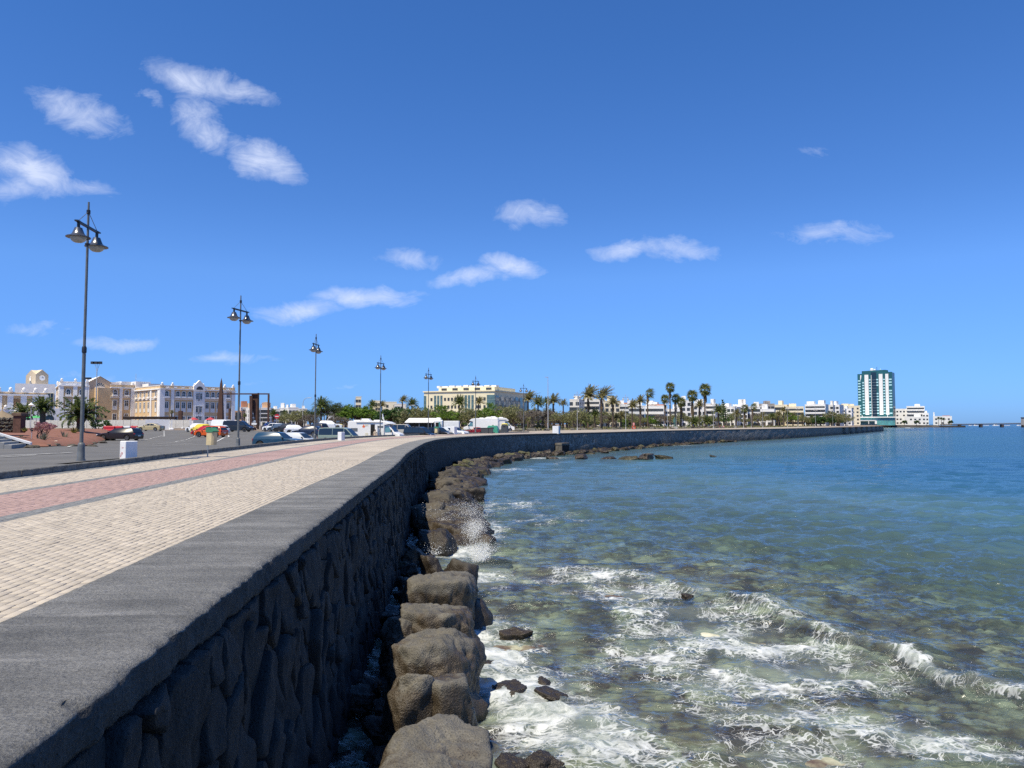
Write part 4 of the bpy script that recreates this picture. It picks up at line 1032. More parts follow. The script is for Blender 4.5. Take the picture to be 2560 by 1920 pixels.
# ------------------------------------------------------------------ street lamps
m_post = M('lamp post grey', (.12, .128, .13), .45, .15, 3, spec=.5)
m_blk = M('black iron', (.018, .018, .02), .4, .2, 5)
m_bell = M('brushed bell', (.16, .165, .17), .28, .1, 4, metal=.75)
m_globe = M('milky globe', (.42, .40, .35), .2, .08, 3, spec=.6)
m_palepost = M('pale post', (.40, .41, .42), .5, .08, 3)
def lamp_meshes(post, r=1.0):
    d = {}
    d['base'] = MB().lathe([(.17 * r, -.1), (.17 * r, .05), (.135 * r, .12), (.125 * r, .6), (.105 * r, .70), (.08 * r, .72)], 14).mesh('base', post, 40)
    d['lower_pole'] = MB().lathe([(.068 * r, .72), (.064 * r, 4.2)], 12).mesh('lower_pole', post, 40)
    d['collar'] = MB().lathe([(.062 * r, 4.14), (.085 * r, 4.16), (.085 * r, 4.34), (.06 * r, 4.40)], 12).mesh('collar', m_blk if post is m_post else post, 40)
    d['upper_pole'] = MB().lathe([(.052 * r, 4.4), (.046 * r, 8.5), (.04 * r, 9.6), (.034 * r, 10.0)], 12).mesh('upper_pole', post, 40)
    d['ring'] = MB().lathe([(.05 * r, 8.30), (.09 * r, 8.32), (.09 * r, 8.38), (.05 * r, 8.40)], 12).lathe([(.04 * r, 9.52), (.07 * r, 9.54), (.07 * r, 9.68), (.04 * r, 9.7)], 12).mesh('ring', m_blk if post is m_post else post, 40)
    d['crossarm'] = MB().box((0, 0, 9.02), (1.62, .09, .085)).box((-.84, 0, 9.03), (.22, .14, .05)).box((.84, 0, 9.03), (.22, .14, .05)).mesh('crossarm', m_blk if post is m_post else post)
    for k in (-1, 1): d['stay', k] = MB().tube((0, 0, 9.62), (k * .78, 0, 9.06), .012, n=5).mesh('stay', post)
    d['hanger'] = MB().tube((0, 0, -.05), (0, 0, -.24), .055, n=10).mesh('lamp_head', m_blk)
    d['shade'] = MB().lathe([(.09, -.22), (.13, -.23), (.145, -.28), (.175, -.36), (.21, -.45), (.27, -.52), (.42, -.575), (.425, -.60), (.27, -.59)], 20).mesh('shade', m_bell if post is m_post else m_palepost, 35)
    d['globe'] = MB().lathe([(.285, -.585), (.27, -.66), (.22, -.73), (.14, -.78), (.03, -.795)], 18).mesh('globe', m_globe, 60)
    return d
LM = lamp_meshes(m_post); LW = lamp_meshes(m_palepost, .95)
def street_lamp(x, y, z, rz, label, d, group, s=1.0):
    t = thing('street_lamp', label, 'street lamp', (x, y, z), rz, group); t.scale = (s, s, s)
    for k in ('base', 'lower_pole', 'collar', 'upper_pole', 'ring', 'crossarm'): obj(k, d[k], t)
    for k in (-1, 1):
        obj('stay', d['stay', k], t)
        h = obj('lamp_head', d['hanger'], t, (k * .76, 0, 9.02)); obj('shade', d['shade'], h); obj('globe', d['globe'], h)
    return t
GL = 'grey twin bell street lamps along the kerb'
lamps = [(206.5, 28.3, 3.56, 96, 'nearest tall grey street lamp with two bell shades, beside the white block'),
         (597, 48.2, 3.37, 79, 'grey twin bell street lamp between cream litter bin and blue car'),
         (788, 68.4, 3.3, 88, 'grey twin bell street lamp behind the silver nose by the green van'),
         (951, 90, 3.3, 74, 'grey twin bell street lamp in front of the white motorhome'),
         (1071, 110, 3.3, 68, 'grey twin bell street lamp standing before the black people carrier'),
         (1189, 130, 3.4, 55, 'grey twin bell street lamp in front of the red car'),
         (1309, 156, 3.4, 35, 'last grey twin bell street lamp, right of the yellow glass bank')]
for px, Y, z, rz, lab in lamps: street_lamp(X(px, Y), Y, z, R(rz), lab, LM, GL)
GW = 'pale street lamps along the far esplanade'
for px, Y, ty, lab in [(1443, 184, 977, 'pale lamp post in front of the windswept date palms'), (1564, 201, 985, 'pale lamp post left of the red life buoy stand'),
                       (1668.5, 222, 1000, 'pale lamp post behind the person in the light blue shirt'), (1690, 226, 1010, 'pale lamp post beside the green statue'),
                       (1783, 247, 998, 'pale lamp post behind the two people sitting on the wall'), (1837, 262, 1010, 'pale slim lamp post before the broken leafed palm'), (1858, 275, 1010, 'pale lamp post next to the shaggy short palm'),
                       (1877, 285, 1012, 'pale lamp post carrying the bent palm behind it'), (1906, 300, 1008, 'pale lamp post in front of the grey block of flats'),
                       (1968, 330, 1014, 'pale lamp post among the esplanade palms before the yellow flats'), (1994, 350, 1014, 'pale lamp post under the yellow flats'), (2038, 380, 1018, 'pale lamp post before the white banded block'),
                       (2081, 420, 1022, 'pale lamp post right of the white banded block'), (2133, 470, 1026, 'pale lamp post in front of the glass hotel podium')]:
    h = Z(ty, Y) - 3.35; street_lamp(X(px, Y), Y, 3.35, R(20), lab, LW, GW, h / 10.0)
# tall slender mast
Ym = 190; xm = X(1370, Ym); t = thing('light_mast', 'tall thin white mast with one small lamp at its tip above the scrub', 'mast', (xm, Ym, 3.3))
MB().lathe([(.14, 0), (.06, 13.6)], 8).build('pole', m_palepost, t); MB().box((-.35, 0, 13.6), (.9, .25, .14)).build('lamp_head', m_palepost, t)
# curved neck road lamps among the trees
for px, Y, ty, lab in [(768, 175, 993, 'white road lamp with a curved neck in front of the dark trees'), (895, 210, 990, 'white road lamp with long curved neck above the round tree'), (662, 170, 1004, 'white road lamp with curved neck right of the rusty gate frame'), (1028, 185, 1012, 'small white park lamp post left of the kiosk')]:
    h = Z(ty, Y) - 3.5; t = thing('road_lamp', lab, 'road lamp', (X(px, Y) - 1.0, Y, 3.5), 0, 'curved neck road lamps')
    pts = [(0, 0, 0), (0, 0, h * .82)] + [(1.9 * (1 - math.cos(a)) * .6, 0, h * .82 + h * .16 * math.sin(a)) for a in (.5, .9, 1.3, 1.57)]
    MB().path(pts, [.1, .07, .06, .06, .05, .05], 6).build('pole', m_palepost, t); MB().bev((1.55, 0, h * .98), (1.0, .3, .14), .04).build('lamp_head', m_palepost, t)
# floodlight masts
m_flood = M('floodlight casing', (.03, .03, .033), .5, .1)
for px, Y, ty, lab in [(240, 150, 908, 'tall mast with a cluster of black floodlights before the stone gable'), (217, 190, 947, 'second floodlight mast peeping out behind the nearest street lamp')]:
    z0 = gz(X(px, Y), Y); h = Z(ty, Y) - z0
    t = thing('floodlight_mast', lab, 'floodlight mast', (X(px, Y), Y, z0), 0, 'floodlight masts')
    MB().lathe([(.16, 0), (.07, h - 1.6)], 10).build('pole', m_palepost, t)
    b = MB()
    for q in (-.5, 0, .5): b.tube((0, 0, h - 1.7), (q, 0, h), .035, n=5)
    b.build('bracket', m_palepost, t)
    for q in (-.85, -.1, .7): MB().box((q, -.1, h + .1), (.62, .5, .5), R(q * 25)).build('floodlight', m_flood, t)

# ------------------------------------------------------------------ small street furniture
m_white = M('white paint', (.80, .80, .78), .6, .05, 2, .1, 30)
m_whiteblk = M('whitewashed concrete', (.74, .75, .76), .8, .05, 3, .2, 30)
def white_block(px, py, w, h, rz, label, graf=False, z=3.62):
    x, y = P(px, py, z); t = thing('concrete_block', label, 'concrete block', (x, y, z), rz, 'white concrete blocks along the kerb')
    MB().bev((0, 0, h / 2 - .05), (w, w, h + .1), .02).build('body', m_whiteblk, t)
    if graf:
        b = MB(); r_ = random.Random(3)
        for k in range(9):
            a = k * .7; b.tube((-.06 + .10 * math.cos(a) - .02, -w / 2 - .003, .17 + .09 * math.sin(a * 1.3)), (-.06 + .10 * math.cos(a + .7), -w / 2 - .003, .17 + .09 * math.sin((a + .7) * 1.3)), .007, n=4)
        for k in range(5): b.tube((-.05 + .02 * k, -w / 2 - .003, .42 + .03 * (k % 2)), (-.03 + .03 * k, -w / 2 - .003, .46 - .04 * (k % 2)), .004, n=4)
        b.build('graffiti', M('faded red paint', (.55, .16, .17), .8, .2, 20), t)
white_block(321, 1147, .47, .70, R(-38), 'nearest white concrete block with a faded red graffiti scrawl', True)
white_block(853, 1101, .45, .75, R(-30), 'white concrete block standing before the green van', z=3.5)
white_block(1134, 1085, .75, 1.1, R(-30), 'white concrete block before the white hatchback near the bottle bank', z=3.45)
white_block(1391, 1083, 1.05, 1.2, R(-20), 'white block alone on the esplanade below the tall mast', z=3.4)
m_cream = M('cream plastic', (.55, .45, .26), .5, .08, 3); m_green = M('green plastic', (.05, .20, .10), .45, .12, 3); m_galv = M('galvanised steel', (.38, .39, .37), .4, .15, 6, metal=.6)
def litter_bin(px, py, s, label, z=3.56):
    x, y = P(px, py, z); t = thing('litter_bin', label, 'litter bin', (x, y, z), R(-25), 'cream litter bins on posts')
    MB().tube((0, 0, -.1), (0, 0, 1.0 * s), .03, n=8).build('post', m_galv, t)
    b = MB(); prof = []
    b.add([(.06 + a * .19 + q * .02, c * .16, zz_) for zz_, q in ((.45 * s, 0), (.95 * s, 1)) for a, c in ((0, -1), (1.6, -1), (1.9, -.5), (1.9, .5), (1.6, 1), (0, 1))],
          [(0, 1, 7, 6), (1, 2, 8, 7), (2, 3, 9, 8), (3, 4, 10, 9), (4, 5, 11, 10), (5, 0, 6, 11), (5, 4, 3, 2, 1, 0)])
    b.build('container', m_cream, t)
    b = MB(); b.prism([(.03, .95 * s), (.46, .95 * s), (.46, 1.0 * s), (.26, 1.13 * s), (.05, 1.13 * s)], -.18, .18); b.build('lid', m_green, t)
    return t
litter_bin(519, 1141, 1.12, 'cream litter bin with a green lid on a post by the kerb')
litter_bin(1087, 1092, 1.05, 'small cream litter bin on a post before the black people carrier', 3.45)

# ------------------------------------------------------------------ vehicles
m_tyre = M('tyre rubber', (.012, .012, .012), .85, .1, 20); m_rim = M('alloy rim', (.45, .46, .47), .3, .1, 6, metal=.8)
m_gl = M('car glass', (.012, .018, .02), .04, .1, 1, spec=.9); m_trim = M('black trim', (.015, .015, .016), .55, .1)
m_head = M('headlamp glass', (.60, .62, .65), .1, .1, 8); m_tail = M('tail lamp red', (.30, .012, .012), .2, .1, 8); m_plate = M('number plate', (.72, .72, .68), .5, .03)
m_under = M('under body', (.008, .008, .008), .9, .1)
def paint(name, c, metal=0.0): return M('paint ' + name, c, .30, .02, 1.5, spec=.4, coat=.55, metal=metal)
_tyre = MB(); _n = 18
def wheel_meshes(r):
    def lat(prof, n=18):
        b = MB(); vs = []; fs = []
        for (rr, y) in prof:
            for i in range(n): a = 2 * math.pi * i / n; vs.append((rr * math.cos(a), y, rr * math.sin(a)))
        for k in range(len(prof) - 1):
            for i in range(n): j = (i + 1) % n; fs.append((k * n + i, (k + 1) * n + i, (k + 1) * n + j, k * n + j))
        fs.append(tuple(range(n))); fs.append(tuple(range(len(prof) * n - 1, (len(prof) - 1) * n - 1, -1)))
        return b.add(vs, fs)
    ty = lat([(r * .66, -.105), (r * .9, -.11), (r, -.07), (r, .07), (r * .9, .11), (r * .66, .105)]).mesh('tyre', m_tyre, 35)
    b = lat([(r * .64, -.095), (r * .64, .095)], 14)
    rim = MB()
    rim.v, rim.f, rim.m = b.v, b.f, [1] * len(b.f)
    for sy in (-.105, .105):
        for k in range(5):
            a = 2 * math.pi * k / 5; rim.add([(math.cos(a + w_) * q, sy, math.sin(a + w_) * q) for q, w_ in ((.1 * r, -.5), (.64 * r, -.22), (.64 * r, .22), (.1 * r, .5))], [(0, 1, 2, 3)], 0)
        rim.add([(math.cos(2 * math.pi * i / 12) * .6 * r + 0, sy * .99, math.sin(2 * math.pi * i / 12) * .6 * r) for i in range(12)] + [(math.cos(2 * math.pi * i / 12) * .68 * r, sy * 1.01, math.sin(2 * math.pi * i / 12) * .68 * r) for i in range(12)],
                [(i, (i + 1) % 12, 12 + (i + 1) % 12, 12 + i) for i in range(12)], 0)
    return ty, rim.mesh('rim', [m_rim, m_under])
WHEEL = {r: wheel_meshes(r) for r in (.31, .34, .36)}
def inset(poly, d):
    n = len(poly); out = []
    area = sum(poly[i][0] * poly[(i + 1) % n][1] - poly[(i + 1) % n][0] * poly[i][1] for i in range(n)); sg = 1 if area > 0 else -1
    for i in range(n):
        a, b, c = Vector(poly[i - 1]), Vector(poly[i]), Vector(poly[(i + 1) % n])
        e1 = (b - a); e2 = (c - b)
        if e1.length < 1e-6 or e2.length < 1e-6: out.append(tuple(b)); continue
        e1.normalize(); e2.normalize(); n1 = Vector((-e1.y, e1.x)) * sg; n2 = Vector((-e2.y, e2.x)) * sg
        m = n1 + n2
        if m.length < 1e-3: out.append(tuple(b)); continue
        m.normalize(); k = d / max(.45, m.dot(n1)); out.append((b.x + m.x * k, b.y + m.y * k))
    return out
def bevprism(b, poly, yf, bv=.06, m=None):
    n = len(poly); ins = inset(poly, bv); vs = []
    for sg in (-1, 1):
        vs += [(x, sg * (yf(x, z) - bv), z) for x, z in poly]
        vs += [(x, sg * yf(x, z), z) for x, z in ins]
    fs = []
    for i in range(n):
        j = (i + 1) % n
        fs += [(i, j, n + j, n + i), (2 * n + j, 2 * n + i, 3 * n + i, 3 * n + j), (j, i, 2 * n + i, 2 * n + j)]
    fs += [tuple(n + i for i in range(n)), tuple(3 * n + i for i in range(n - 1, -1, -1))]
    area = sum(poly[i][0] * poly[(i + 1) % n][1] - poly[(i + 1) % n][0] * poly[i][1] for i in range(n))
    return b.add(vs, fs, m)
KINDS_ = {  # rear -> front, fractions of length; heights in fractions of H.  belt, hood, greenhouse, windows
 'hatch': dict(low=[(.0, .30), (.0, .50), (.025, .62)], hood=[(.70, .60), (.80, .565), (.93, .50), (.985, .42), (1, .30), (.99, .16)], gh=[(.02, .60), (.075, .86), (.14, .965), (.30, 1.0), (.48, .99), (.56, .94), (.72, .59)], ax=(.18, .81), clr=.14, pil=[.12, .37, .58]),
 'suv': dict(low=[(.0, .30), (.0, .50), (.02, .62)], hood=[(.71, .62), (.80, .605), (.94, .55), (.99, .46), (1, .32), (.99, .18)], gh=[(.015, .60), (.06, .86), (.11, .97), (.28, 1.0), (.50, .99), (.58, .94), (.73, .61)], ax=(.18, .81), clr=.16, pil=[.11, .36, .59]),
 'wagon': dict(low=[(.0, .30), (.0, .50), (.02, .64)], hood=[(.69, .63), (.80, .59), (.94, .51), (.99, .42), (1, .28), (.99, .16)], gh=[(.015, .62), (.085, .92), (.12, .985), (.32, 1.0), (.50, .98), (.56, .93), (.71, .62)], ax=(.19, .80), clr=.13, pil=[.12, .36, .56]),
 'sedan': dict(low=[(.0, .30), (.0, .50), (.02, .66), (.10, .67)], hood=[(.69, .62), (.80, .59), (.94, .52), (.99, .43), (1, .28), (.99, .16)], gh=[(.10, .65), (.20, .84), (.29, .96), (.40, 1.0), (.52, .98), (.57, .93), (.71, .61)], ax=(.19, .80), clr=.13, pil=[.24, .43, .57]),
 'mpv': dict(low=[(.0, .20), (.0, .40), (.01, .54)], hood=[(.80, .54), (.88, .50), (.97, .42), (1, .33), (1, .22), (.99, .13)], gh=[(.005, .52), (.03, .85), (.06, .97), (.2, 1.0), (.55, .99), (.65, .93), (.84, .53)], ax=(.19, .80), clr=.11, pil=[.07, .34, .57]),
 'van': dict(low=[(.0, .20), (.0, .40), (.005, .55)], hood=[(.84, .54), (.90, .50), (.97, .43), (1, .34), (1, .22), (.99, .13)], gh=[(.002, .53), (.015, .90), (.035, .975), (.15, 1.0), (.62, .995), (.70, .94), (.87, .53)], ax=(.20, .80), clr=.11, pil=[.04, .36, .64]),
}
def vehicle(name, label, cat, kind, L_, W_, H_, pm, px, Y, rz, group=None, z=None, cargo=False, roof=None, glassy=None, plate=True, seen=True):
    K = KINDS_[kind]; x, y = X(px, Y), Y; z = gz(x, y) + .05 if z is None else z
    t = thing(name, label, cat, (x, y, z), rz, group)
    wr = .31 if H_ < 1.55 else (.34 if H_ < 1.8 else .36)
    fx = lambda u: (u - .5) * L_
    ax = [fx(a) for a in K['ax']]; cl_ = K['clr'] * H_
    poly = [(fx(u), v * H_) for u, v in K['low']] + [(fx(u), v * H_) for u, v in K['hood']]
    poly.append((fx(.98), cl_))
    for a in (ax[1], ax[0]):
        ra = wr * 1.16
        a0 = math.asin(max(-1, min(1, (cl_ - wr) / ra)))
        for k in range(9):
            th = a0 + (math.pi - 2 * a0) * k / 8; poly.append((a + ra * math.cos(th), wr + ra * math.sin(th)))
    poly.append((fx(.015), cl_))
    hw = W_ / 2; zb = K['gh'][0][1] * H_
    lowy = lambda a, b_: hw - .05 * max(0, (a - fx(.9)) / (L_ * .1)) ** 1.5 - .04 * max(0, (fx(.06) - a) / (L_ * .06))
    tum = .13 if kind in ('van', 'mpv') else .22
    ghy = lambda a, b_: hw - .045 - tum * max(0, (b_ - zb) / (H_ - zb))
    b = MB(); bevprism(b, poly[::-1], lowy, .055); gh = [(fx(u), v * H_) for u, v in K['gh']]
    bevprism(b, gh[::-1], ghy, .05)
    b.box((0, 0, cl_ + .1), (L_ * .86, W_ - .30, .2), m=1)
    body = b.build('body', [pm, m_under], t, 38)
    # side glass
    ins = inset(gh, .075); top = [p for p in ins[1:-1]]
    def topz(xx):
        for i in range(len(ins) - 1):
            if ins[i][0] <= xx <= ins[i + 1][0]:
                f = (xx - ins[i][0]) / max(1e-6, ins[i + 1][0] - ins[i][0]); return ins[i][1] + f * (ins[i + 1][1] - ins[i][1])
        return ins[0][1]
    zl = zb + .045 * H_; x0 = [i for i in range(len(ins) - 1)]
    def x_at(z_, side):
        seg = range(len(ins) - 1) if side < 0 else range(len(ins) - 2, -1, -1)
        for i in seg:
            (xa, za), (xb, zb_) = ins[i], ins[i + 1]
            if min(za, zb_) <= z_ <= max(za, zb_) and abs(za - zb_) > 1e-6: return xa + (z_ - za) / (zb_ - za) * (xb - xa)
        return ins[0][0] if side < 0 else ins[-1][0]
    xl, xr = x_at(zl, -1) + .03, x_at(zl, 1) - .10
    pil = [fx(p) for p in K['pil']]; cuts = [xl] + [p for p in pil if xl + .15 < p < xr - .2] + [xr]
    for i in range(len(cuts) - 1):
        a, c = cuts[i] + (.03 if i else 0), cuts[i + 1] - (.03 if i < len(cuts) - 2 else 0)
        if cargo and i < len(cuts) - 2: continue
        xs_ = sorted([a, c] + [p[0] for p in ins if a < p[0] < c])
        pts = [(a, zl), (c, zl)] + [(q, max(zl + .02, topz(q) - .012)) for q in reversed(xs_)]
        for sg in (-1, 1):
            q = [(u, sg * (ghy(u, v) + .006), v) for u, v in pts]
            MB().add(q, [tuple(range(len(q)))] if sg < 0 else [tuple(range(len(q) - 1, -1, -1))]).build('window', glassy or m_gl, t)
    # windscreen and rear window
    def screen(pa, pb, nm, k0=.10, k1=.93):
        (xa, za), (xb, zb_) = pa, pb; nx, nz = (zb_ - za), -(xb - xa); l = math.hypot(nx, nz); nx, nz = nx / l * .012, nz / l * .012
        if (nx > 0) != (xa > 0): nx, nz = -nx, -nz
        q = []
        for k, sg in ((k0, -1), (k0, 1), (k1, 1), (k1, -1)):
            u, v = xa + (xb - xa) * k, za + (zb_ - za) * k; q.append((u + nx, sg * (ghy(u, v) - .10), v + nz))
        MB().add(q, [(0, 1, 2, 3)]).build(nm, m_gl, t)
    screen(gh[-1], gh[-2], 'windscreen', .04, .97)
    screen(gh[0], gh[1] if kind != 'sedan' else gh[2], 'rear_window', .16, .92)
    for sx in ax:
        for sg in (-1, 1):
            w = obj('wheel', WHEEL[wr][0], t, (sx, sg * (hw - .11), wr)); obj('rim', WHEEL[wr][1], w)
    zf = K['hood'][-4][1] * H_
    for sg in (-1, 1):
        MB().bev((fx(.972), sg * (hw - .24), zf * .86), (.20, .34, .14), .03).build('headlight', m_head, t)
        MB().bev((fx(.012), sg * (hw - .15), K['low'][1][1] * H_ * 1.06), (.12, .22, .24 if kind in ('van', 'mpv', 'suv') else .15), .03).build('tail_light', m_tail, t)
        MB().bev((fx(K['gh'][-1][0] - .045), sg * (hw + .06), zb + .07), (.12, .18, .14), .03).build('mirror', m_trim if random.random() < .5 else pm, t)
    MB().bev((fx(.995), 0, zf * .50), (.06, W_ * .62, .20), .02).build('grille', m_trim, t)
    MB().box((fx(1.0) + .02, 0, zf * .40), (.02, .50, .11)).build('number_plate', m_plate, t); MB().box((fx(0) - .015, 0, K['low'][0][1] * H_ * 1.25), (.02, .50, .11)).build('number_plate', m_plate, t)
    if roof: MB().bev((fx(.33), 0, H_ + .012), (L_ * .40, W_ - .62, .03), .02).build('roof_panel', roof, t)
    return t
p_navy = paint('navy', (.012, .022, .055)); p_petrol = paint('petrol blue', (.010, .05, .10)); p_white = paint('white', (.78, .79, .80)); p_sage = paint('sage green', (.22, .28, .24)); p_black = paint('black', (.010, .010, .012))
p_orange = paint('orange', (.62, .10, .015)); p_gold = paint('champagne', (.42, .35, .20)); p_red = paint('red', (.38, .014, .02)); p_yel = paint('yellow', (.72, .55, .03)); p_silver = paint('silver', (.48, .51, .54)); p_dkgrey = paint('anthracite', (.03, .033, .04)); p_wine = paint('wine red', (.22, .008, .014)); p_blueg = paint('blue grey', (.06, .09, .14)); p_beige = paint('beige', (.45, .42, .36))
CG = 'vehicles parked on the car park'
vehicle('parked_car', 'petrol blue estate car nearest the kerb with a red tail lamp', 'car', 'suv', 4.48, 1.8, 1.55, p_petrol, 698, 70, R(-9), CG)
vehicle('parked_car', 'silver white saloon half hidden by the petrol blue estate car', 'car', 'hatch', 4.3, 1.76, 1.45, p_silver, 752, 76, R(-16), CG)
vehicle('parked_van', 'sage green minibus van with black side windows behind a white block', 'van', 'van', 4.9, 1.9, 1.97, p_sage, 853, 86, R(-9), CG)
vehicle('parked_van', 'black people carrier right of the white motorhome', 'van', 'mpv', 4.5, 1.83, 1.80, p_black, 1050, 104, R(-24), CG)
vehicle('parked_car', 'black off roader with bright headlamps right of the people carrier', 'car', 'suv', 4.5, 1.85, 1.7, p_black, 1098, 111, R(-30), CG)
vehicle('parked_car', 'pale silver small car between black off roader and white hatchback', 'car', 'hatch', 4.1, 1.72, 1.45, p_silver, 1121, 116, R(-32), CG)
vehicle('parked_car', 'white hatchback behind a white block left of the red car', 'car', 'hatch', 4.2, 1.75, 1.48, p_white, 1138, 117, R(-25), CG)
vehicle('parked_car', 'wine red coupe parked right beside the sea wall lamp', 'car', 'sedan', 4.25, 1.72, 1.36, p_wine, 1189, 138, R(176), CG, z=2.98)
vehicle('parked_car', 'black estate car standing alone on the open asphalt with a glaring white roof', 'car', 'wagon', 4.85, 1.84, 1.46, p_black, 302, 86, R(172), CG)
vehicle('parked_car', 'champagne gold saloon in front of the white hut', 'car', 'sedan', 4.7, 1.8, 1.42, p_gold, 378, 138, R(174), CG)
vehicle('parked_car', 'orange crossover with black roof behind the litter bin', 'car', 'suv', 4.2, 1.8, 1.55, p_orange, 529, 102, R(168), CG, roof=p_black)
vehicle('parked_car', 'red hatchback right behind the orange crossover', 'car', 'hatch', 4.1, 1.74, 1.46, p_red, 514, 112, R(158), CG)
vehicle('parked_car', 'yellow hatchback between the red and the white hatchback', 'car', 'hatch', 4.0, 1.72, 1.5, p_yel, 503, 122, R(140), CG)
vehicle('parked_car', 'white hatchback at the far left end of the angled row', 'car', 'hatch', 4.1, 1.74, 1.5, p_white, 492, 129, R(146), CG)
vehicle('parked_car', 'white saloon seen over the roof of the orange crossover', 'car', 'hatch', 4.3, 1.76, 1.48, p_white, 541, 119, R(160), CG)
vehicle('parked_van', 'long black panel van in front of the rusty steel spike', 'van', 'van', 5.1, 1.95, 1.97, p_black, 597, 133, R(-5), CG, cargo=True)
vehicle('parked_van', 'white van mostly hidden behind the black panel van', 'van', 'van', 5.2, 2.0, 2.2, p_white, 562, 150, R(-20), CG, cargo=True)
vehicle('parked_car', 'dark blue off roader beside the man in blue', 'car', 'suv', 4.4, 1.8, 1.75, p_navy, 673, 152, R(128), CG)
vehicle('parked_car', 'white crossover second in the distant row', 'car', 'suv', 4.2, 1.78, 1.58, p_white, 684, 142, R(152), CG)
vehicle('parked_car', 'blue grey hatchback third in the distant row', 'car', 'hatch', 4.2, 1.76, 1.5, p_blueg, 697, 141, R(155), CG)
vehicle('parked_car', 'anthracite hatchback fourth in the distant row', 'car', 'hatch', 4.3, 1.78, 1.5, p_dkgrey, 714, 137, R(160), CG)
vehicle('parked_car', 'white hatchback showing its tail behind the navy one', 'car', 'hatch', 4.1, 1.76, 1.55, p_white, 744, 123, R(22), CG)
vehicle('parked_car', 'navy hatchback with wide alloy wheels left of the green minibus', 'car', 'hatch', 4.3, 1.8, 1.5, p_navy, 768, 109, R(172), CG)
vehicle('parked_car', 'grey off roader behind the navy hatchback', 'car', 'suv', 4.4, 1.82, 1.66, p_dkgrey, 792, 134, R(150), CG)
vehicle('parked_car', 'white crossover seen above the roof of the green minibus', 'car', 'suv', 4.4, 1.82, 1.62, p_white, 827, 142, R(10), CG, z=3.95)
vehicle('parked_van', 'beige minibus behind the white motorhome cab', 'van', 'van', 4.7, 1.85, 1.95, p_beige, 1007, 121, R(-8), CG, z=2.95)

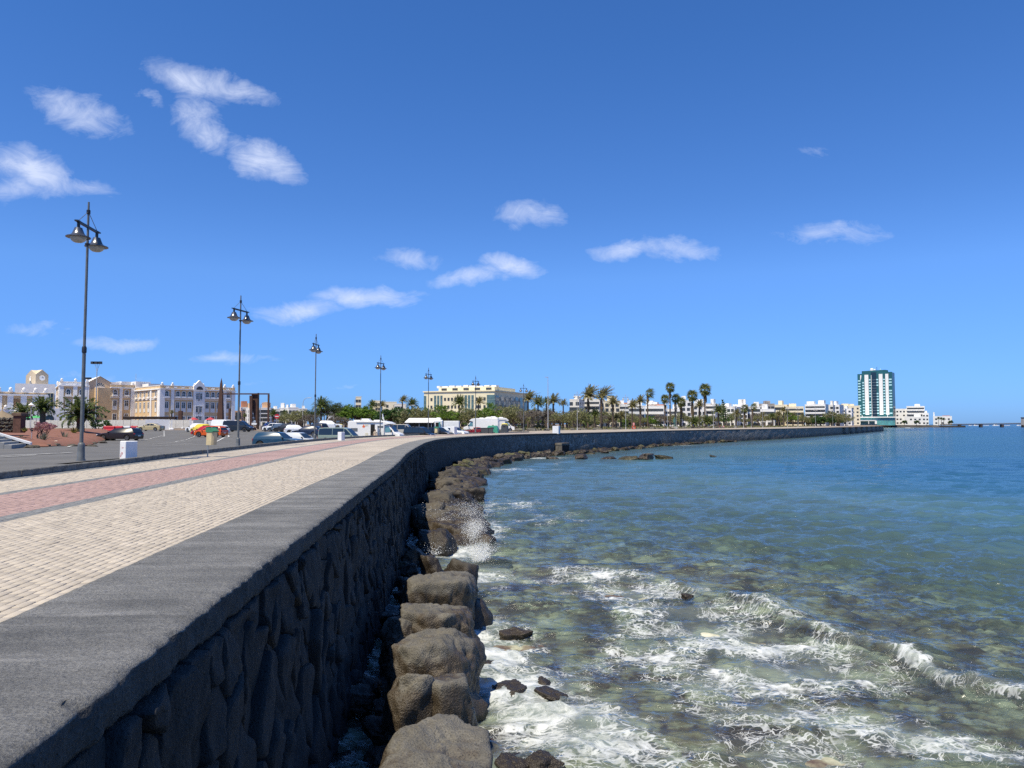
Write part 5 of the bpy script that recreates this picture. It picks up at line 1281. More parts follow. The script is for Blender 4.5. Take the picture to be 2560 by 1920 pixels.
# motorhome
def motorhome(label, px, Y, rz, L_=6.9, H_=2.75, full=True, z=None):
    x, y = X(px, Y), Y; t = thing('motorhome', label, 'motorhome', (x, y, gz(x, y) + .05 if z is None else z), rz, 'white motorhomes')
    pw = M('motorhome white', (.80, .79, .76), .35, .02, 1.2, coat=.4); hw = 1.12; xr = -L_ / 2
    b = MB(); xc = L_ / 2
    poly = [(xr, .42), (xr, 2.55), (xr + .12, H_ - .03), (xr + .3, H_), (xc - 2.5, H_), (xc - 1.75, H_ - .12), (xc - 1.2, 2.38), (xc - 2.0, 2.2), (xc - 2.05, .42)]
    bevprism(b, poly[::-1], lambda a, c: hw, .05)
    cab = [(xc - 2.2, .35), (xc - 2.2, 2.15), (xc - 1.45, 2.18), (xc - .75, 1.32), (xc - .12, 1.08), (xc, .85), (xc, .35)]
    bevprism(b, cab[::-1], lambda a, c: hw - .12 - .10 * max(0, (c - 1.3)), .06)
    b.build('body', pw, t, 35)
    for sg in (-1, 1):
        yy = lambda c: sg * (hw - .12 - .10 * max(0, (c - 1.3)) + .008)
        q = [(xc - 1.95, yy(1.32), 1.32), (xc - .95, yy(1.32), 1.32), (xc - 1.52, yy(2.05), 2.05), (xc - 1.95, yy(2.05), 2.05)]
        MB().add(q, [(0, 1, 2, 3)] if sg < 0 else [(3, 2, 1, 0)]).build('window', M('pale car glass', (.10, .22, .24), .05, .1, 1, spec=.9), t)
    q = [(xc - .80, -.82, 1.38), (xc - .80, .82, 1.38), (xc - 1.42, .76, 2.14), (xc - 1.42, -.76, 2.14)]
    MB().add([(a + .02, c, d + .015) for a, c, d in q], [(0, 1, 2, 3)]).build('windscreen', m_gl, t)
    for sx in (xc - .95, xr + 2.0):
        for sg in (-1, 1):
            w = obj('wheel', WHEEL[.34][0], t, (sx, sg * (hw - .17), .34)); obj('rim', WHEEL[.34][1], w)
        MB().add([(sx + .46 * math.cos(a), -hw - .004 if sx < 0 else -hw + .09, max(.40, .36 + .46 * math.sin(a))) for a in [math.pi * k / 10 for k in range(11)]], [tuple(range(11))]).build('wheel_arch', m_under, t)
    MB().box((xr + .85, -hw - .012, 1.62), (.95, .03, .42)).build('window', M('smoked acrylic', (.13, .14, .15), .15, .1), t)
    MB().bev((xr + 2.9, -hw - .05, 2.58), (3.5, .10, .14), .02).build('awning_case', M('awning grey', (.45, .45, .44), .5, .05), t)
    for q in (.9, 2.3, 3.6): MB().bev((xr + q, 0, H_ + .05), (.8, .7, .14), .03).build('roof_vent', pw, t)
    MB().bev((xr + 1.95, .2, H_ + .16), (1.0, .75, .24), .05).build('roof_vent', pw, t)
    MB().box((xr + 2.55, -hw - .008, 1.02), (.38, .02, .40)).build('hatch', M('vent cream', (.62, .58, .46), .6, .05), t)
    MB().box((xr + 2.55, -hw - .008, 2.2), (.42, .02, .22)).build('hatch', M('vent cream', (.62, .58, .46), .6, .05), t)
    MB().box((xc + .01, 0, .75), (.03, 1.3, .26)).build('grille', M('grey grille', (.12, .12, .125), .5, .1), t)
    for sg in (-1, 1): MB().bev((xc - .16, sg * .72, .98), (.3, .34, .24), .05).build('headlight', m_head, t)
    for sg in (-1, 1): MB().bev((xc - 1.05, sg * (hw + .08), 1.45), (.14, .2, .34), .03).build('mirror', m_trim, t)
    if full:
        MB().box((xr + 3.35, -hw - .006, 1.32), (.56, .04, 1.95)).build('doorway', m_under, t)
        MB().box((xr + 4.1, -hw - .33, 1.30), (.05, .60, 1.85), R(18)).build('door', pw, t)
        MB().box((xr + 4.35, -hw - .012, 2.0), (.8, .03, .24)).build('window', M('smoked acrylic', (.13, .14, .15), .15, .1), t)
        MB().box((xr + 3.3, -hw - .25, .30), (.6, .45, .22)).build('step', M('vent cream', (.62, .58, .46), .6, .05), t)
        b = MB(); cx, cz = xr + 2.15, 1.98     # small maple leaf emblem
        leaf = [(0, -.20), (.03, -.08), (.16, -.12), (.12, -.05), (.24, .05), (.17, .07), (.20, .15), (.10, .13), (.07, .24), (0, .32), (-.07, .24), (-.10, .13), (-.20, .15), (-.17, .07), (-.24, .05), (-.12, -.05), (-.16, -.12), (-.03, -.08)]
        b.add([(cx + u, -hw - .006, cz + v) for u, v in leaf], [tuple(range(len(leaf)))]); b.build('emblem', M('emblem orange', (.75, .16, .05), .6, .1), t)
        MB().tube((xr + 4.45, 0, H_), (xr + 4.30, 0, H_ + .75), .05, n=6).box((xr + 4.27, 0, H_ + .55), (.05, .3, .7)).build('mast', pw, t)
    return t
motorhome('white motorhome with an open side door and an orange leaf emblem', 942, 95.5, R(-10))
motorhome('white motorhome with plain side left of the green bottle bank', 1204, 153, R(172), 7.2, 2.9, False, z=3.2)
motorhome('white box bodied motorhome behind the bottle banks', 1248, 157, R(4), 6.4, 3.0, False, z=3.25)
# kiosk with awning, trailers, bottle banks
def kiosk():
    Y = 140; x = X(1052, Y); t = thing('kiosk', 'open snack kiosk under a long white awning', 'kiosk', (x, Y, 3.2), 0)
    MB().box((0, 1.6, 1.15), (4.6, 2.2, 2.3)).build('counter', M('kiosk dark', (.04, .035, .03), .8, .2), t)
    MB().add([(-2.9, -.9, 2.05), (2.5, -.9, 2.05), (2.7, 1.5, 2.85), (-2.4, 1.5, 2.85), (-2.9, -.9, 1.96), (2.5, -.9, 1.96), (2.7, 1.5, 2.78), (-2.4, 1.5, 2.78)], [(0, 1, 2, 3), (7, 6, 5, 4), (0, 4, 5, 1), (1, 5, 6, 2), (3, 2, 6, 7), (0, 3, 7, 4)]).build('awning', M('white canvas', (.78, .77, .74), .8, .04), t)
    for q in (-2.5, -.2, 2.1): MB().tube((q, -.7, 0), (q, -.7, 2.05), .04, n=6).build('post', m_palepost, t)
    b = MB().bev((3.35, .6, 1.25), (1.6, 1.8, 2.5), .15); b.bev((3.3, .6, 2.68), (1.0, 1.1, .5), .2); b.build('cabin', m_white, t)
    MB().box((3.2, -.32, 1.3), (.7, .05, 1.4)).build('doorway', m_under, t); MB().box((3.6, -.45, 1.35), (.35, .05, 1.5), R(-30)).build('door', M('teal door', (.06, .22, .24), .5, .1), t)
kiosk()
x = X(1130, 138); t = thing('box_trailer', 'plain white box trailer between kiosk and motorhome', 'trailer', (x, 138, 3.1))
MB().bev((0, 0, 1.35), (2.8, 2.1, 2.1), .06).build('body', m_white, t)
for q in (-.5, .5): obj('wheel', WHEEL[.31][0], t, (q, -1.0, .31))
MB().tube((1.3, 0, .45), (2.2, 0, .4), .05, n=6).build('drawbar', m_galv, t)
def bottle_bank(px, Y, w, m, label, z, top=None):
    t = thing('recycling_bank', label, 'recycling bank', (X(px, Y), Y, z), R(-8), 'recycling containers by the wall')
    b = MB(); bevprism(b, [(-w / 2, .05), (w / 2, .05), (w / 2 * .95, 1.25), (w * .33, 1.72), (-w * .33, 1.72), (-w / 2 * .95, 1.25)], lambda a, c: .75 - .12 * max(0, c - 1.2), .08); b.build('body', m, t, 40)
    if top: MB().bev((0, 0, 1.62), (w * .9, 1.2, .42), .16).build('lid', top, t)
    MB().bev((0, -.70, 1.32), (w * .3, .12, .2), .03).build('slot', m_trim, t); MB().bev((0, 0, 1.76), (.3, .3, .12), .03).build('lifting_ring', m_trim, t)
bottle_bank(1232, 126, 2.0, M('bank green', (.06, .30, .20), .4, .08), 'large green bottle bank beside the sea wall', 2.95)
bottle_bank(1262, 132, 1.2, M('container grey', (.06, .065, .07), .5, .1), 'yellow topped recycling bank right of the green bottle bank', 3.2, M('bank yellow', (.72, .60, .04), .4, .06))
for px, lab in ((1213, 'dark grey wheeled rubbish container left of the green bottle bank'), (1223, 'black rubbish container touching the green bottle bank')):
    t = thing('rubbish_container', lab, 'rubbish bin', (X(px, 122), 122, 2.9), R(-8), 'rubbish containers'); MB().box((0, 0, .75), (1.1, .95, 1.1), taper=1.12).build('body', M('container grey', (.06, .065, .07), .5, .1), t); MB().bev((0, 0, 1.36), (1.26, 1.1, .12), .03).build('lid', m_trim, t)
for px in (841, 852):
    t = thing('recycling_bank', 'small yellow recycling bank behind the green minibus, ' + ('nearer the white crossover' if px == 841 else 'nearer the motorhome'), 'recycling bank', (X(px, 150), 150, 3.45), 0, 'small yellow banks'); MB().bev((0, 0, .8), (.8, .9, 1.3), .15).build('body', M('bank yellow', (.72, .60, .04), .4, .06), t); MB().bev((0, -.42, 1.1), (.4, .1, .15), .02).build('slot', m_trim, t)
# no entry sign, arrow sign, life buoy stand
Y = 155; t = thing('no_entry_sign', 'round red no entry sign on a pale post behind the parked cars', 'road sign', (X(693, Y), Y, 3.5))
MB().tube((0, 0, 0), (0, 0, 2.7), .05, n=6).build('post', m_cream, t)
b = MB(); b.add([(.5 * math.cos(a), y_, 3.0 + .5 * math.sin(a)) for y_ in (-.03, .03) for a in [math.pi * 2 * k / 20 for k in range(20)]], [tuple(range(20)), tuple(range(39, 19, -1))] + [(i, 20 + i, 20 + (i + 1) % 20, (i + 1) % 20) for i in range(20)])
b.build('disc', M('sign red', (.50, .015, .02), .4, .03), t); MB().box((0, -.04, 3.0), (.72, .02, .17)).build('bar', m_white, t)
Y = 152; t = thing('direction_sign', 'white arrow direction board on a post before the hanging rusty plates', 'road sign', (X(636, Y), Y, 3.5))
MB().tube((0, 0, 0), (0, 0, 1.3), .05, n=6).build('post', m_cream, t); MB().prism([(-.5, 1.25), (.42, 1.25), (.62, 1.45), (.42, 1.65), (-.5, 1.65)], -.02, .02).build('board', m_white, t); 
b = MB(); b.add([(.24 * math.cos(a) + .12, -.0 + y_, 1.95 + .24 * math.sin(a)) for y_ in (-.02, .02) for a in [math.pi * 2 * k / 14 for k in range(14)]], [tuple(range(14)), tuple(range(27, 13, -1))] + [(i, 14 + i, 14 + (i + 1) % 14, (i + 1) % 14) for i in range(14)]); b.build('disc', M('sign blue grey', (.40, .45, .50), .4, .05), t)
Y = 208; t = thing('life_buoy_stand', 'red and pink life buoy stand at the edge of the esplanade', 'life buoy stand', (X(1584, Y), Y, 3.4))
MB().tube((0, 0, 0), (0, 0, 1.8), .05, n=6).build('post', m_white, t); b = MB(); n_ = 16
b.path([(.42 * math.cos(2 * math.pi * k / n_), -.06, .55 + .42 * math.sin(2 * math.pi * k / n_)) for k in range(n_ + 1)], [.11] * (n_ + 1), 6); b.build('buoy', M('buoy red', (.62, .06, .03), .5, .05), t); MB().bev((0, 0, 1.55), (.5, .12, .6), .05).build('board', M('board pink', (.72, .30, .30), .5, .05), t)

# ------------------------------------------------------------------ rusted steel sculptures
m_rust = M('rusted steel', (.055, .026, .020), .85, .25, 1.2, .3, 14, col2=(.095, .048, .034))
def sculpt(label, px, Y, z=None):
    x = X(px, Y); return thing('steel_sculpture', label, 'sculpture', (x, Y, gz(x, Y) if z is None else z), 0, 'rusted steel sculptures')
Y = 168; k = Y / FPX; t = sculpt('tall pointed rusted steel spike rising above the black van', 552, Y)
hz_ = Z(944, Y) - t.location.z; b = MB(); b.add([(-.75, -.6, 0), (.72, -.6, 0), (.72, .6, 0), (-.75, .6, 0), (-.42, -.35, hz_ * .55), (.45, -.35, hz_ * .55), (.45, .35, hz_ * .55), (-.42, .35, hz_ * .55), (-.2, -.2, hz_ * .88), (.24, -.2, hz_ * .88), (.24, .2, hz_ * .88), (-.2, .2, hz_ * .88), (.05, 0, hz_)],
    [(0, 1, 5, 4), (1, 2, 6, 5), (2, 3, 7, 6), (3, 0, 4, 7), (4, 5, 9, 8), (5, 6, 10, 9), (6, 7, 11, 10), (7, 4, 8, 11), (8, 9, 12), (9, 10, 12), (10, 11, 12), (11, 8, 12)]); b.build('spike', m_rust, t)
MB().box((-.1, 0, 1.1), (1.75, 1.5, 2.2)).build('plinth', M('dark rust', (.022, .013, .011), .9, .2, 2), t)
Y = 165; t = sculpt('wide rusted steel gate frame with two tapering plates hanging from its beam', 615, Y); ox_ = t.location.x; zt = Z(983.5, Y) - t.location.z
xa, xb = X(556, Y) - ox_, X(673, Y) - ox_
MB().box(((xa + xb) / 2, 0, zt - .12), (xb - xa, .35, .28)).build('beam', m_rust, t); MB().box((xb - .15, 0, zt / 2 - .15), (.34, .36, zt - .28)).build('leg', m_rust, t)
u = lambda p: X(p, Y) - ox_
MB().prism([(u(625), zt - .5), (u(632.5), zt - .5), (u(632.5), .2), (u(627), .0)], -.5, -.2).build('plate', m_rust, t)
MB().prism([(u(627.5), zt - .02), (u(646), zt + .08), (u(647), .1), (u(640), .4), (u(639), 1.4), (u(631), zt * .55)], .2, .35).build('plate', m_rust, t); MB().prism([(u(644.5), zt + .1), (u(647), zt + .1), (u(648), .1), (u(644.5), .1)], -.2, .2).build('rib', M('dark rust', (.022, .013, .011), .9, .2, 2), t)
Y = 175; t = sculpt('short square rusted post between spike and gate frame', 574.5, Y); h = Z(1021, Y) - t.location.z; MB().box((0, 0, h / 2), (.46, .46, h), taper=.9).build('post', m_rust, t)
Y = 200; t = sculpt('short broad rusted steel block above the hoarding', 452, Y); h = Z(1027, Y) - t.location.z; MB().box((0, 0, h / 2), (.95, .7, h)).build('block', m_rust, t)
Y = 196; t = sculpt('long low rusted steel beam lying along the top of the hoarding', 376, Y); h = Z(1041.5, Y) - t.location.z; w = 130 / FPX * Y
MB().box((0, 0, h - .35), (w, 1.1, .7)).build('beam', M('dark rust', (.022, .013, .011), .9, .2, 2), t)
for q in (-.4, .4): MB().box((q * w, 0, (h - .7) / 2), (.6, .8, h - .7)).build('support', m_rust, t)
Y = 160; t = sculpt('low mound of rusted steel plates under the hanging plates', 630, Y); MB().prism([(-.9, 0), (.9, 0), (.75, .5), (.3, .95), (-.3, 1.0), (-.75, .6)], -.6, .6).build('plate', m_rust, t)
Y = 165; t = sculpt('dark rusted steel cabinet between grey shrubs', 752, Y); MB().box((0, 0, 1.2), (.95, .8, 2.4)).build('block', M('dark rust', (.022, .013, .011), .9, .2, 2), t)
Y = 172; t = thing('timber_frame', 'orange timber posts with a crosspiece under the palm', 'wooden posts', (X(810, Y), Y, 3.5))
for q in (-.55, .1): MB().tube((q, 0, 0), (q, 0, 3.6), .11, n=6).build('post', M('orange timber', (.42, .19, .06), .8, .2, 6), t)
MB().box((-.22, -.05, 2.2), (.9, .12, .14)).build('crosspiece', M('orange timber', (.42, .19, .06), .8, .2, 6), t)
# ------------------------------------------------------------------ people
m_skin = M('skin', (.42, .25, .17), .6, .05); m_hair = M('hair', (.03, .02, .015), .7, .1)
def person(label, x, y, z, rz, shirt, trous, pose='stand', h=1.72, hat=None):
    sc_ = h / 1.75
    J = dict(pel=(0, 0, .95), waist=(0, 0, 1.08), chest=(0, .01, 1.32), neck=(0, 0, 1.49), headb=(0, -.015, 1.57), head=(0, -.02, 1.68), top=(0, -.01, 1.745))
    for s_ in (-1, 1):
        n = 'L' if s_ < 0 else 'R'; st = .07 * s_
        J[n + 'hip'] = (.10 * s_, 0, .90); J[n + 'knee'] = (.11 * s_, -.03 - (.12 * s_ if pose == 'walk' else 0), .50); J[n + 'ank'] = (.11 * s_, .02 - (.16 * s_ if pose == 'walk' else 0), .09); J[n + 'toe'] = (.12 * s_, -.15 - (.16 * s_ if pose == 'walk' else 0), .04)
        J[n + 'sh'] = (.19 * s_, 0, 1.42); J[n + 'el'] = (.25 * s_, .02, 1.14); J[n + 'wr'] = (.26 * s_, -.10, .90); J[n + 'ha'] = (.26 * s_, -.13, .80)
        if pose == 'sit':
            J[n + 'hip'] = (.10 * s_, -.02, .90); J[n + 'knee'] = (.13 * s_, -.45, .92); J[n + 'ank'] = (.13 * s_, -.47, .50); J[n + 'toe'] = (.13 * s_, -.62, .45)
    names = list(J); idx = {n: i for i, n in enumerate(names)}
    E = [('pel', 'waist'), ('waist', 'chest'), ('chest', 'neck'), ('neck', 'headb'), ('headb', 'head'), ('head', 'top')]
    for n in 'LR': E += [('pel', n + 'hip'), (n + 'hip', n + 'knee'), (n + 'knee', n + 'ank'), (n + 'ank', n + 'toe'), ('chest', n + 'sh'), (n + 'sh', n + 'el'), (n + 'el', n + 'wr'), (n + 'wr', n + 'ha')]
    rad = dict(pel=.15, waist=.14, chest=.16, neck=.06, headb=.08, head=.105, top=.06)
    for n in 'LR': rad.update({n + 'hip': .10, n + 'knee': .065, n + 'ank': .045, n + 'toe': .04, n + 'sh': .065, n + 'el': .05, n + 'wr': .035, n + 'ha': .04})
    me = bpy.data.meshes.new('person'); me.from_pydata([J[n] for n in names], [(idx[a], idx[b]) for a, b in E], [])
    o = bpy.data.objects.new('person', me); COL.objects.link(o)
    md = o.modifiers.new('skin', 'SKIN'); o.modifiers.new('sub', 'SUBSURF').levels = 1
    for n in names:
        sv = me.skin_vertices[0].data[idx[n]]; sv.radius = (rad[n], rad[n] * (.75 if n in ('chest', 'waist', 'pel') else 1)); sv.use_root = (n == 'pel')
    dg = bpy.context.evaluated_depsgraph_get(); me2 = bpy.data.meshes.new_from_object(o.evaluated_get(dg)); o.modifiers.clear(); o.data = me2; bpy.data.meshes.remove(me); me2.name = 'person'
    for q in (m_skin, shirt, trous, m_hair): me2.materials.append(q)
    for p in me2.polygons:
        c = p.center; a = abs(c.x)
        if c.z > 1.52: mi = 3 if (c.z > 1.69 or (c.y > .03 and c.z > 1.58)) else 0
        elif a > .21 and c.z < 1.16: mi = 0
        elif c.z > .99: mi = 1
        elif c.z > .10: mi = 2
        else: mi = 3
        p.material_index = mi; p.use_smooth = True
    o.location = (x, y, z); o.rotation_euler = (0, 0, rz); o.scale = (sc_, sc_, sc_)
    if hat: MB().lathe([(.17, 1.68), (.17, 1.70), (.12, 1.70), (.11, 1.80), (.04, 1.83)], 12).build('hat', hat, o)
    return tag(o, label, 'person')
C = lambda n, c: M('cloth ' + n, c, .85, .08, 8)
person('man in blue overalls and a white cap standing by the dark blue off roader', X(666.5, 146), 146, gz(X(666.5, 146), 146) + .05, R(200), C('royal blue', (.03, .06, .30)), C('royal blue', (.03, .06, .30)), hat=C('white', (.75, .75, .75)))
person('person in a cream top sitting in the open door of the motorhome', X(939, 93.2), 93.2, 2.62, R(10), C('cream', (.6, .48, .36)), C('cream', (.6, .48, .36)), 'sit', 1.65)
person('person in a light blue shirt walking on the esplanade', X(1662.5, 222), 222, 3.42, R(80), C('light blue', (.45, .60, .68)), C('dark trousers', (.04, .05, .08)), 'walk', 1.72)
person('person with a white top sitting near the green statue', X(1675, 228), 228, 3.2, R(30), C('white', (.75, .75, .75)), C('brown trousers', (.10, .06, .05)), 'sit', 1.6)
person('person in dark red sitting on the wall by the lamp post', X(1799, 246), 246, 2.9, R(20), C('maroon', (.16, .03, .04)), C('dark trousers', (.04, .05, .08)), 'sit', 1.65)
person('person in pink sitting on the wall beside the one in dark red', X(1808, 247), 247, 2.9, R(-15), C('pink', (.62, .30, .32)), C('dark trousers', (.04, .05, .08)), 'sit', 1.6)
person('person in white strolling far along the esplanade', X(1864, 275), 275, 3.4, R(80), C('white', (.75, .75, .75)), C('brown trousers', (.10, .06, .05)), 'walk')
# green statue
m_verd = M('verdigris bronze', (.07, .17, .15), .6, .2, 3)
so = person('verdigris green bronze statue of a standing figure on a pale plinth', X(1686, 230), 230, 4.0, R(20), m_verd, m_verd, 'stand', 3.0); so.name = 'statue'; so['category'] = 'statue'
for i in range(4): so.data.materials[i] = m_verd
ps = 1 / so.scale[0]
MB().bev((0, 0, -.12), (1.0, .8, .34), .02).build('plinth', M('plinth stone', (.45, .42, .36), .9, .08), so)
# ------------------------------------------------------------------ the long civic building (left)
m_tan = M('tan render', (.66, .48, .28), .9, .05, .4); m_bw = M('building white', (.88, .86, .82), .8, .04, .5); m_stone = M('sandy stone', (.50, .42, .31), .9, .10, 2.5, .2, 12)
m_pane = M('window glass', (.025, .035, .05), .06, .2, .5, spec=.8); m_frame = M('window frame white', (.72, .72, .70), .6, .03); m_shut = M('window shutter', (.07, .07, .075), .6, .1, 1)
m_roofw = M('roof white', (.78, .78, .76), .8, .04, .3)
def win_mesh(w, h, arch=False, apron=0.0, d=.14):
    """surround with two lights; local z = 0 at the sill"""
    b = MB(); t = .22
    b.box((-w / 2 - t / 2, -d / 2, h / 2), (t, d, h)); b.box((w / 2 + t / 2, -d / 2, h / 2), (t, d, h))
    if arch:
        n = 9; vs = []
        for k in range(n):
            a = math.pi * k / (n - 1); vs += [(w / 2 * math.cos(a), -d, h + w / 2 * math.sin(a)), ((w / 2 + t) * math.cos(a), -d, h + (w / 2 + t) * math.sin(a)), ((w / 2 + t) * math.cos(a), 0, h + (w / 2 + t) * math.sin(a)), (w / 2 * math.cos(a), 0, h + w / 2 * math.sin(a))]
        for k in range(n - 1):
            o = 4 * k; b.add(vs[o:o + 8], [(0, 1, 5, 4), (1, 2, 6, 5), (3, 0, 4, 7)])
    else: b.box((0, -d / 2, h + t / 2), (w + 2 * t, d, t))
    b.box((0, -.04, h / 2), (.09, .06, h)); b.box((0, -.04, h * .70), (w, .055, .08))
    if apron: b.box((0, -.04, -apron / 2), (w + 2 * t, .08, apron))
    else: b.box((0, -.09, -.07), (w + .6, .18, .14))
    fr = b.mesh('window', m_frame)
    n = 9; pts = [(-w / 2, -.012, 0), (w / 2, -.012, 0)] + ([(w / 2 * math.cos(math.pi * k / (n - 1)), -.012, h + w / 2 * math.sin(math.pi * k / (n - 1))) for k in range(n)] if arch else [(w / 2, -.012, h), (-w / 2, -.012, h)])
    pa = MB().add(pts, [tuple(range(len(pts)))]).mesh('pane', m_pane)
    return fr, pa
def put_win(mesh, parent, x, y, z, rz=0):
    f = obj('window', mesh[0], parent, (x, y, z), rz); obj('pane', mesh[1], f); return f
W_ARCH = win_mesh(1.05, 1.25, True); W_MID = win_mesh(1.05, 1.9, False, 1.35); W_LOW = win_mesh(1.05, 2.6, False, .0)
balc = MB().box((0, -.22, .0), (2.0, .44, .16)).box((0, -.22, .32), (1.7, .36, .42)).mesh('balcony', m_bw)
A_ANG = math.atan2(.714, .70)
def frame_at(px, Y, ang):
    """local x along the facade, local y away from the viewer"""
    o = np.array([X(px, Y), Y]); a = np.array([math.cos(ang), math.sin(ang)]); n = np.array([-math.sin(ang), math.cos(ang)])
    def lx(p, y=0.0):
        k = (p - 1280) / FPX; q = o + n * y; return (k * q[1] - q[0]) / (a[0] - k * a[1])
    def ly(p, x=0.0):
        k = (p - 1280) / FPX; q = o + a * x; return (k * q[1] - q[0]) / (n[0] - k * n[1])
    return o, lx, ly
def finial(b, x, y, z, s=1.0, m=None):
    b.box((x, y, z + .25 * s), (.9 * s, .9 * s, .5 * s), m=m); b.lathe([(.15 * s, z + .5 * s), (.42 * s, z + .72 * s), (.40 * s, z + 1.0 * s), (.1 * s, z + 1.25 * s)], 8, (x, y), m)
def civic():
    zg = 4.2; o, lx, ly = frame_at(400, 243, A_ANG)
    t = thing('civic_building', 'long three storey tan and white civic building behind the hoarding', 'building', (o[0], o[1], zg), A_ANG)
    D0 = 23.0; xr_ = lx(587); xl2 = lx(276, D0); zt = 16.3 - zg; up = .9
    w = MB()
    w.box((xr_ / 2, 7, zt / 2), (xr_, 14, zt)); w.box(((xl2 + 0.0) / 2 - .0, D0 + 6, (zt + up) / 2), (-xl2 + 8, 12, zt + up)); w.box((2.0, (D0 + 6) / 2 + 6, zt / 2), (3.99, D0 + 5 - 12, zt))
    w.build('wall', m_tan, t)
    c = MB(); pil = MB()
    # cornices, parapets, pilasters (white)
    def run(x0, x1, y, z_, face='y'):
        if face == 'y':
            c.box(((x0 + x1) / 2, y - .2, z_ + .1), (abs(x1 - x0) + .5, .6, .35)); c.box(((x0 + x1) / 2, y - .06, z_ - 3.2), (abs(x1 - x0), .2, .22)); c.box(((x0 + x1) / 2, y - .04, z_ - 2.72), (abs(x1 - x0), .14, .12))
            c.box(((x0 + x1) / 2, y + .15, z_ + 1.25), (abs(x1 - x0) + .2, .4, .16))
            return MB().box(((x0 + x1) / 2, y + .2, z_ + .72), (abs(x1 - x0), .28, .92))
        c.box((-.2, (x0 + x1) / 2, z_ + .1), (.6, abs(x1 - x0), .35)); c.box((-.06, (x0 + x1) / 2, z_ - 3.2), (.2, abs(x1 - x0), .22)); c.box((.15, (x0 + x1) / 2, z_ + 1.25), (.4, abs(x1 - x0), .16)); c.box((-.04, (x0 + x1) / 2, z_ - 2.72), (.14, abs(x1 - x0), .12))
        return MB().box((.2, (x0 + x1) / 2, z_ + .72), (.28, abs(x1 - x0), .92))
    run(0, xr_, 0, zt).build('parapet', m_tan, t); run(xl2, 0, D0, zt + up).build('parapet', m_tan, t); run(0, D0, 0, zt, 'x').build('parapet', m_tan, t)
    zx = lambda q: 280 + q / 6.506
    for q, wd in ((790, 1.6), (980, 1.0), (1340, .9), (1480, .9), (1830, 1.0), (1968, 1.3)):
        x = min(xr_ - .5, max(.6, lx(zx(q)))); pil.box((x, -.16, zt / 2), (wd, .34, zt)); finial(pil, x, .1, zt + 1.3, .85)
    for q, wd in ((140, .9), (335, 1.4)): x = lx(zx(q), D0); pil.box((x, D0 - .16, (zt + up) / 2), (wd, .34, zt + up)); finial(pil, x, D0, zt + up + 1.3, .8)
    for yv, wd in ((ly(zx(640)), 1.0), (.8, 1.6)): pil.box((-.16, yv, zt / 2), (.34, wd, zt))
    for q in range(9):                                     # pale panels of the parapet
        x = xr_ * (q + .9) / 10; c.box((x, -.0, zt + .72), (1.1, .16, .45))
    # pedimented bay
    xp0, xp1 = lx(zx(1340)), lx(zx(1480)); xm = (xp0 + xp1) / 2; hw_ = (xp1 - xp0) / 2 + .5
    pil.prism([(xm - hw_, zt - .2), (xm + hw_, zt - .2), (xm + hw_, zt + 1.3), (xm, zt + 3.4), (xm - hw_, zt + 1.3)], -.55, .6)
    pil.box((xm, -.12, zt / 2), (xp1 - xp0, .2, zt))
    c.build('cornice', m_bw, t); pil.build('pilaster', m_bw, t)
    b = MB(); b.add([(xm + 1.15 * math.cos(a), -.62, zt + .15 + 1.15 * math.sin(a)) for a in [math.pi * k / 10 for k in range(11)]], [tuple(range(10, -1, -1))]); b.build('lunette', m_shut, t)
    tall = win_mesh(.95, 2.0, False, .5)
    for q in (1382, 1432):
        for z_ in (1.2, 4.6, 9.0): put_win(tall, t, lx(zx(q)), -.24, z_)
    rows = ((W_LOW, .55), (W_MID, 5.95), (W_ARCH, 9.75))
    for q in (885, 1065, 1162, 1260, 1545, 1637, 1732, 1885):
        x = lx(zx(q))
        for wm, z_ in rows: put_win(wm, t, x, -.01, z_)
        obj('balcony', balc, t, (x, 0, 9.3))
    for q in (45, 235):
        x = lx(zx(q), D0)
        for wm, z_ in rows: put_win(wm, t, x, D0 - .01, z_ + up)
        obj('balcony', balc, t, (x, D0, 9.3 + up))
    for q in (400, 465, 530, 597, 713):
        y = ly(zx(q))
        for wm, z_ in rows: put_win(wm, t, -.01, y, z_, -math.pi / 2)
        obj('balcony', balc, t, (0, y, 9.3), -math.pi / 2)
    # white rooftop blocks behind
    b = MB(); 
    for p0, p1, ty, y in ((270, 300, 955, 34), (300, 340, 953.5, 38), (338, 375, 953.5, 33), (370, 402, 959, 26)):
        x0, x1 = lx(p0, y), lx(p1, y); Yw = o[1] + x0 * .714 + y * .70; zz_ = Z(ty, Yw) - zg; b.box(((x0 + x1) / 2, y + 3, zz_ - 2), (x1 - x0, 6, 4))
    b.build('roof_block', m_roofw, t); MB().tube((lx(338, 34), 34, zt), (lx(338, 34), 34, zt + 6.8), .06, n=5).build('antenna', m_palepost, t)
civic()
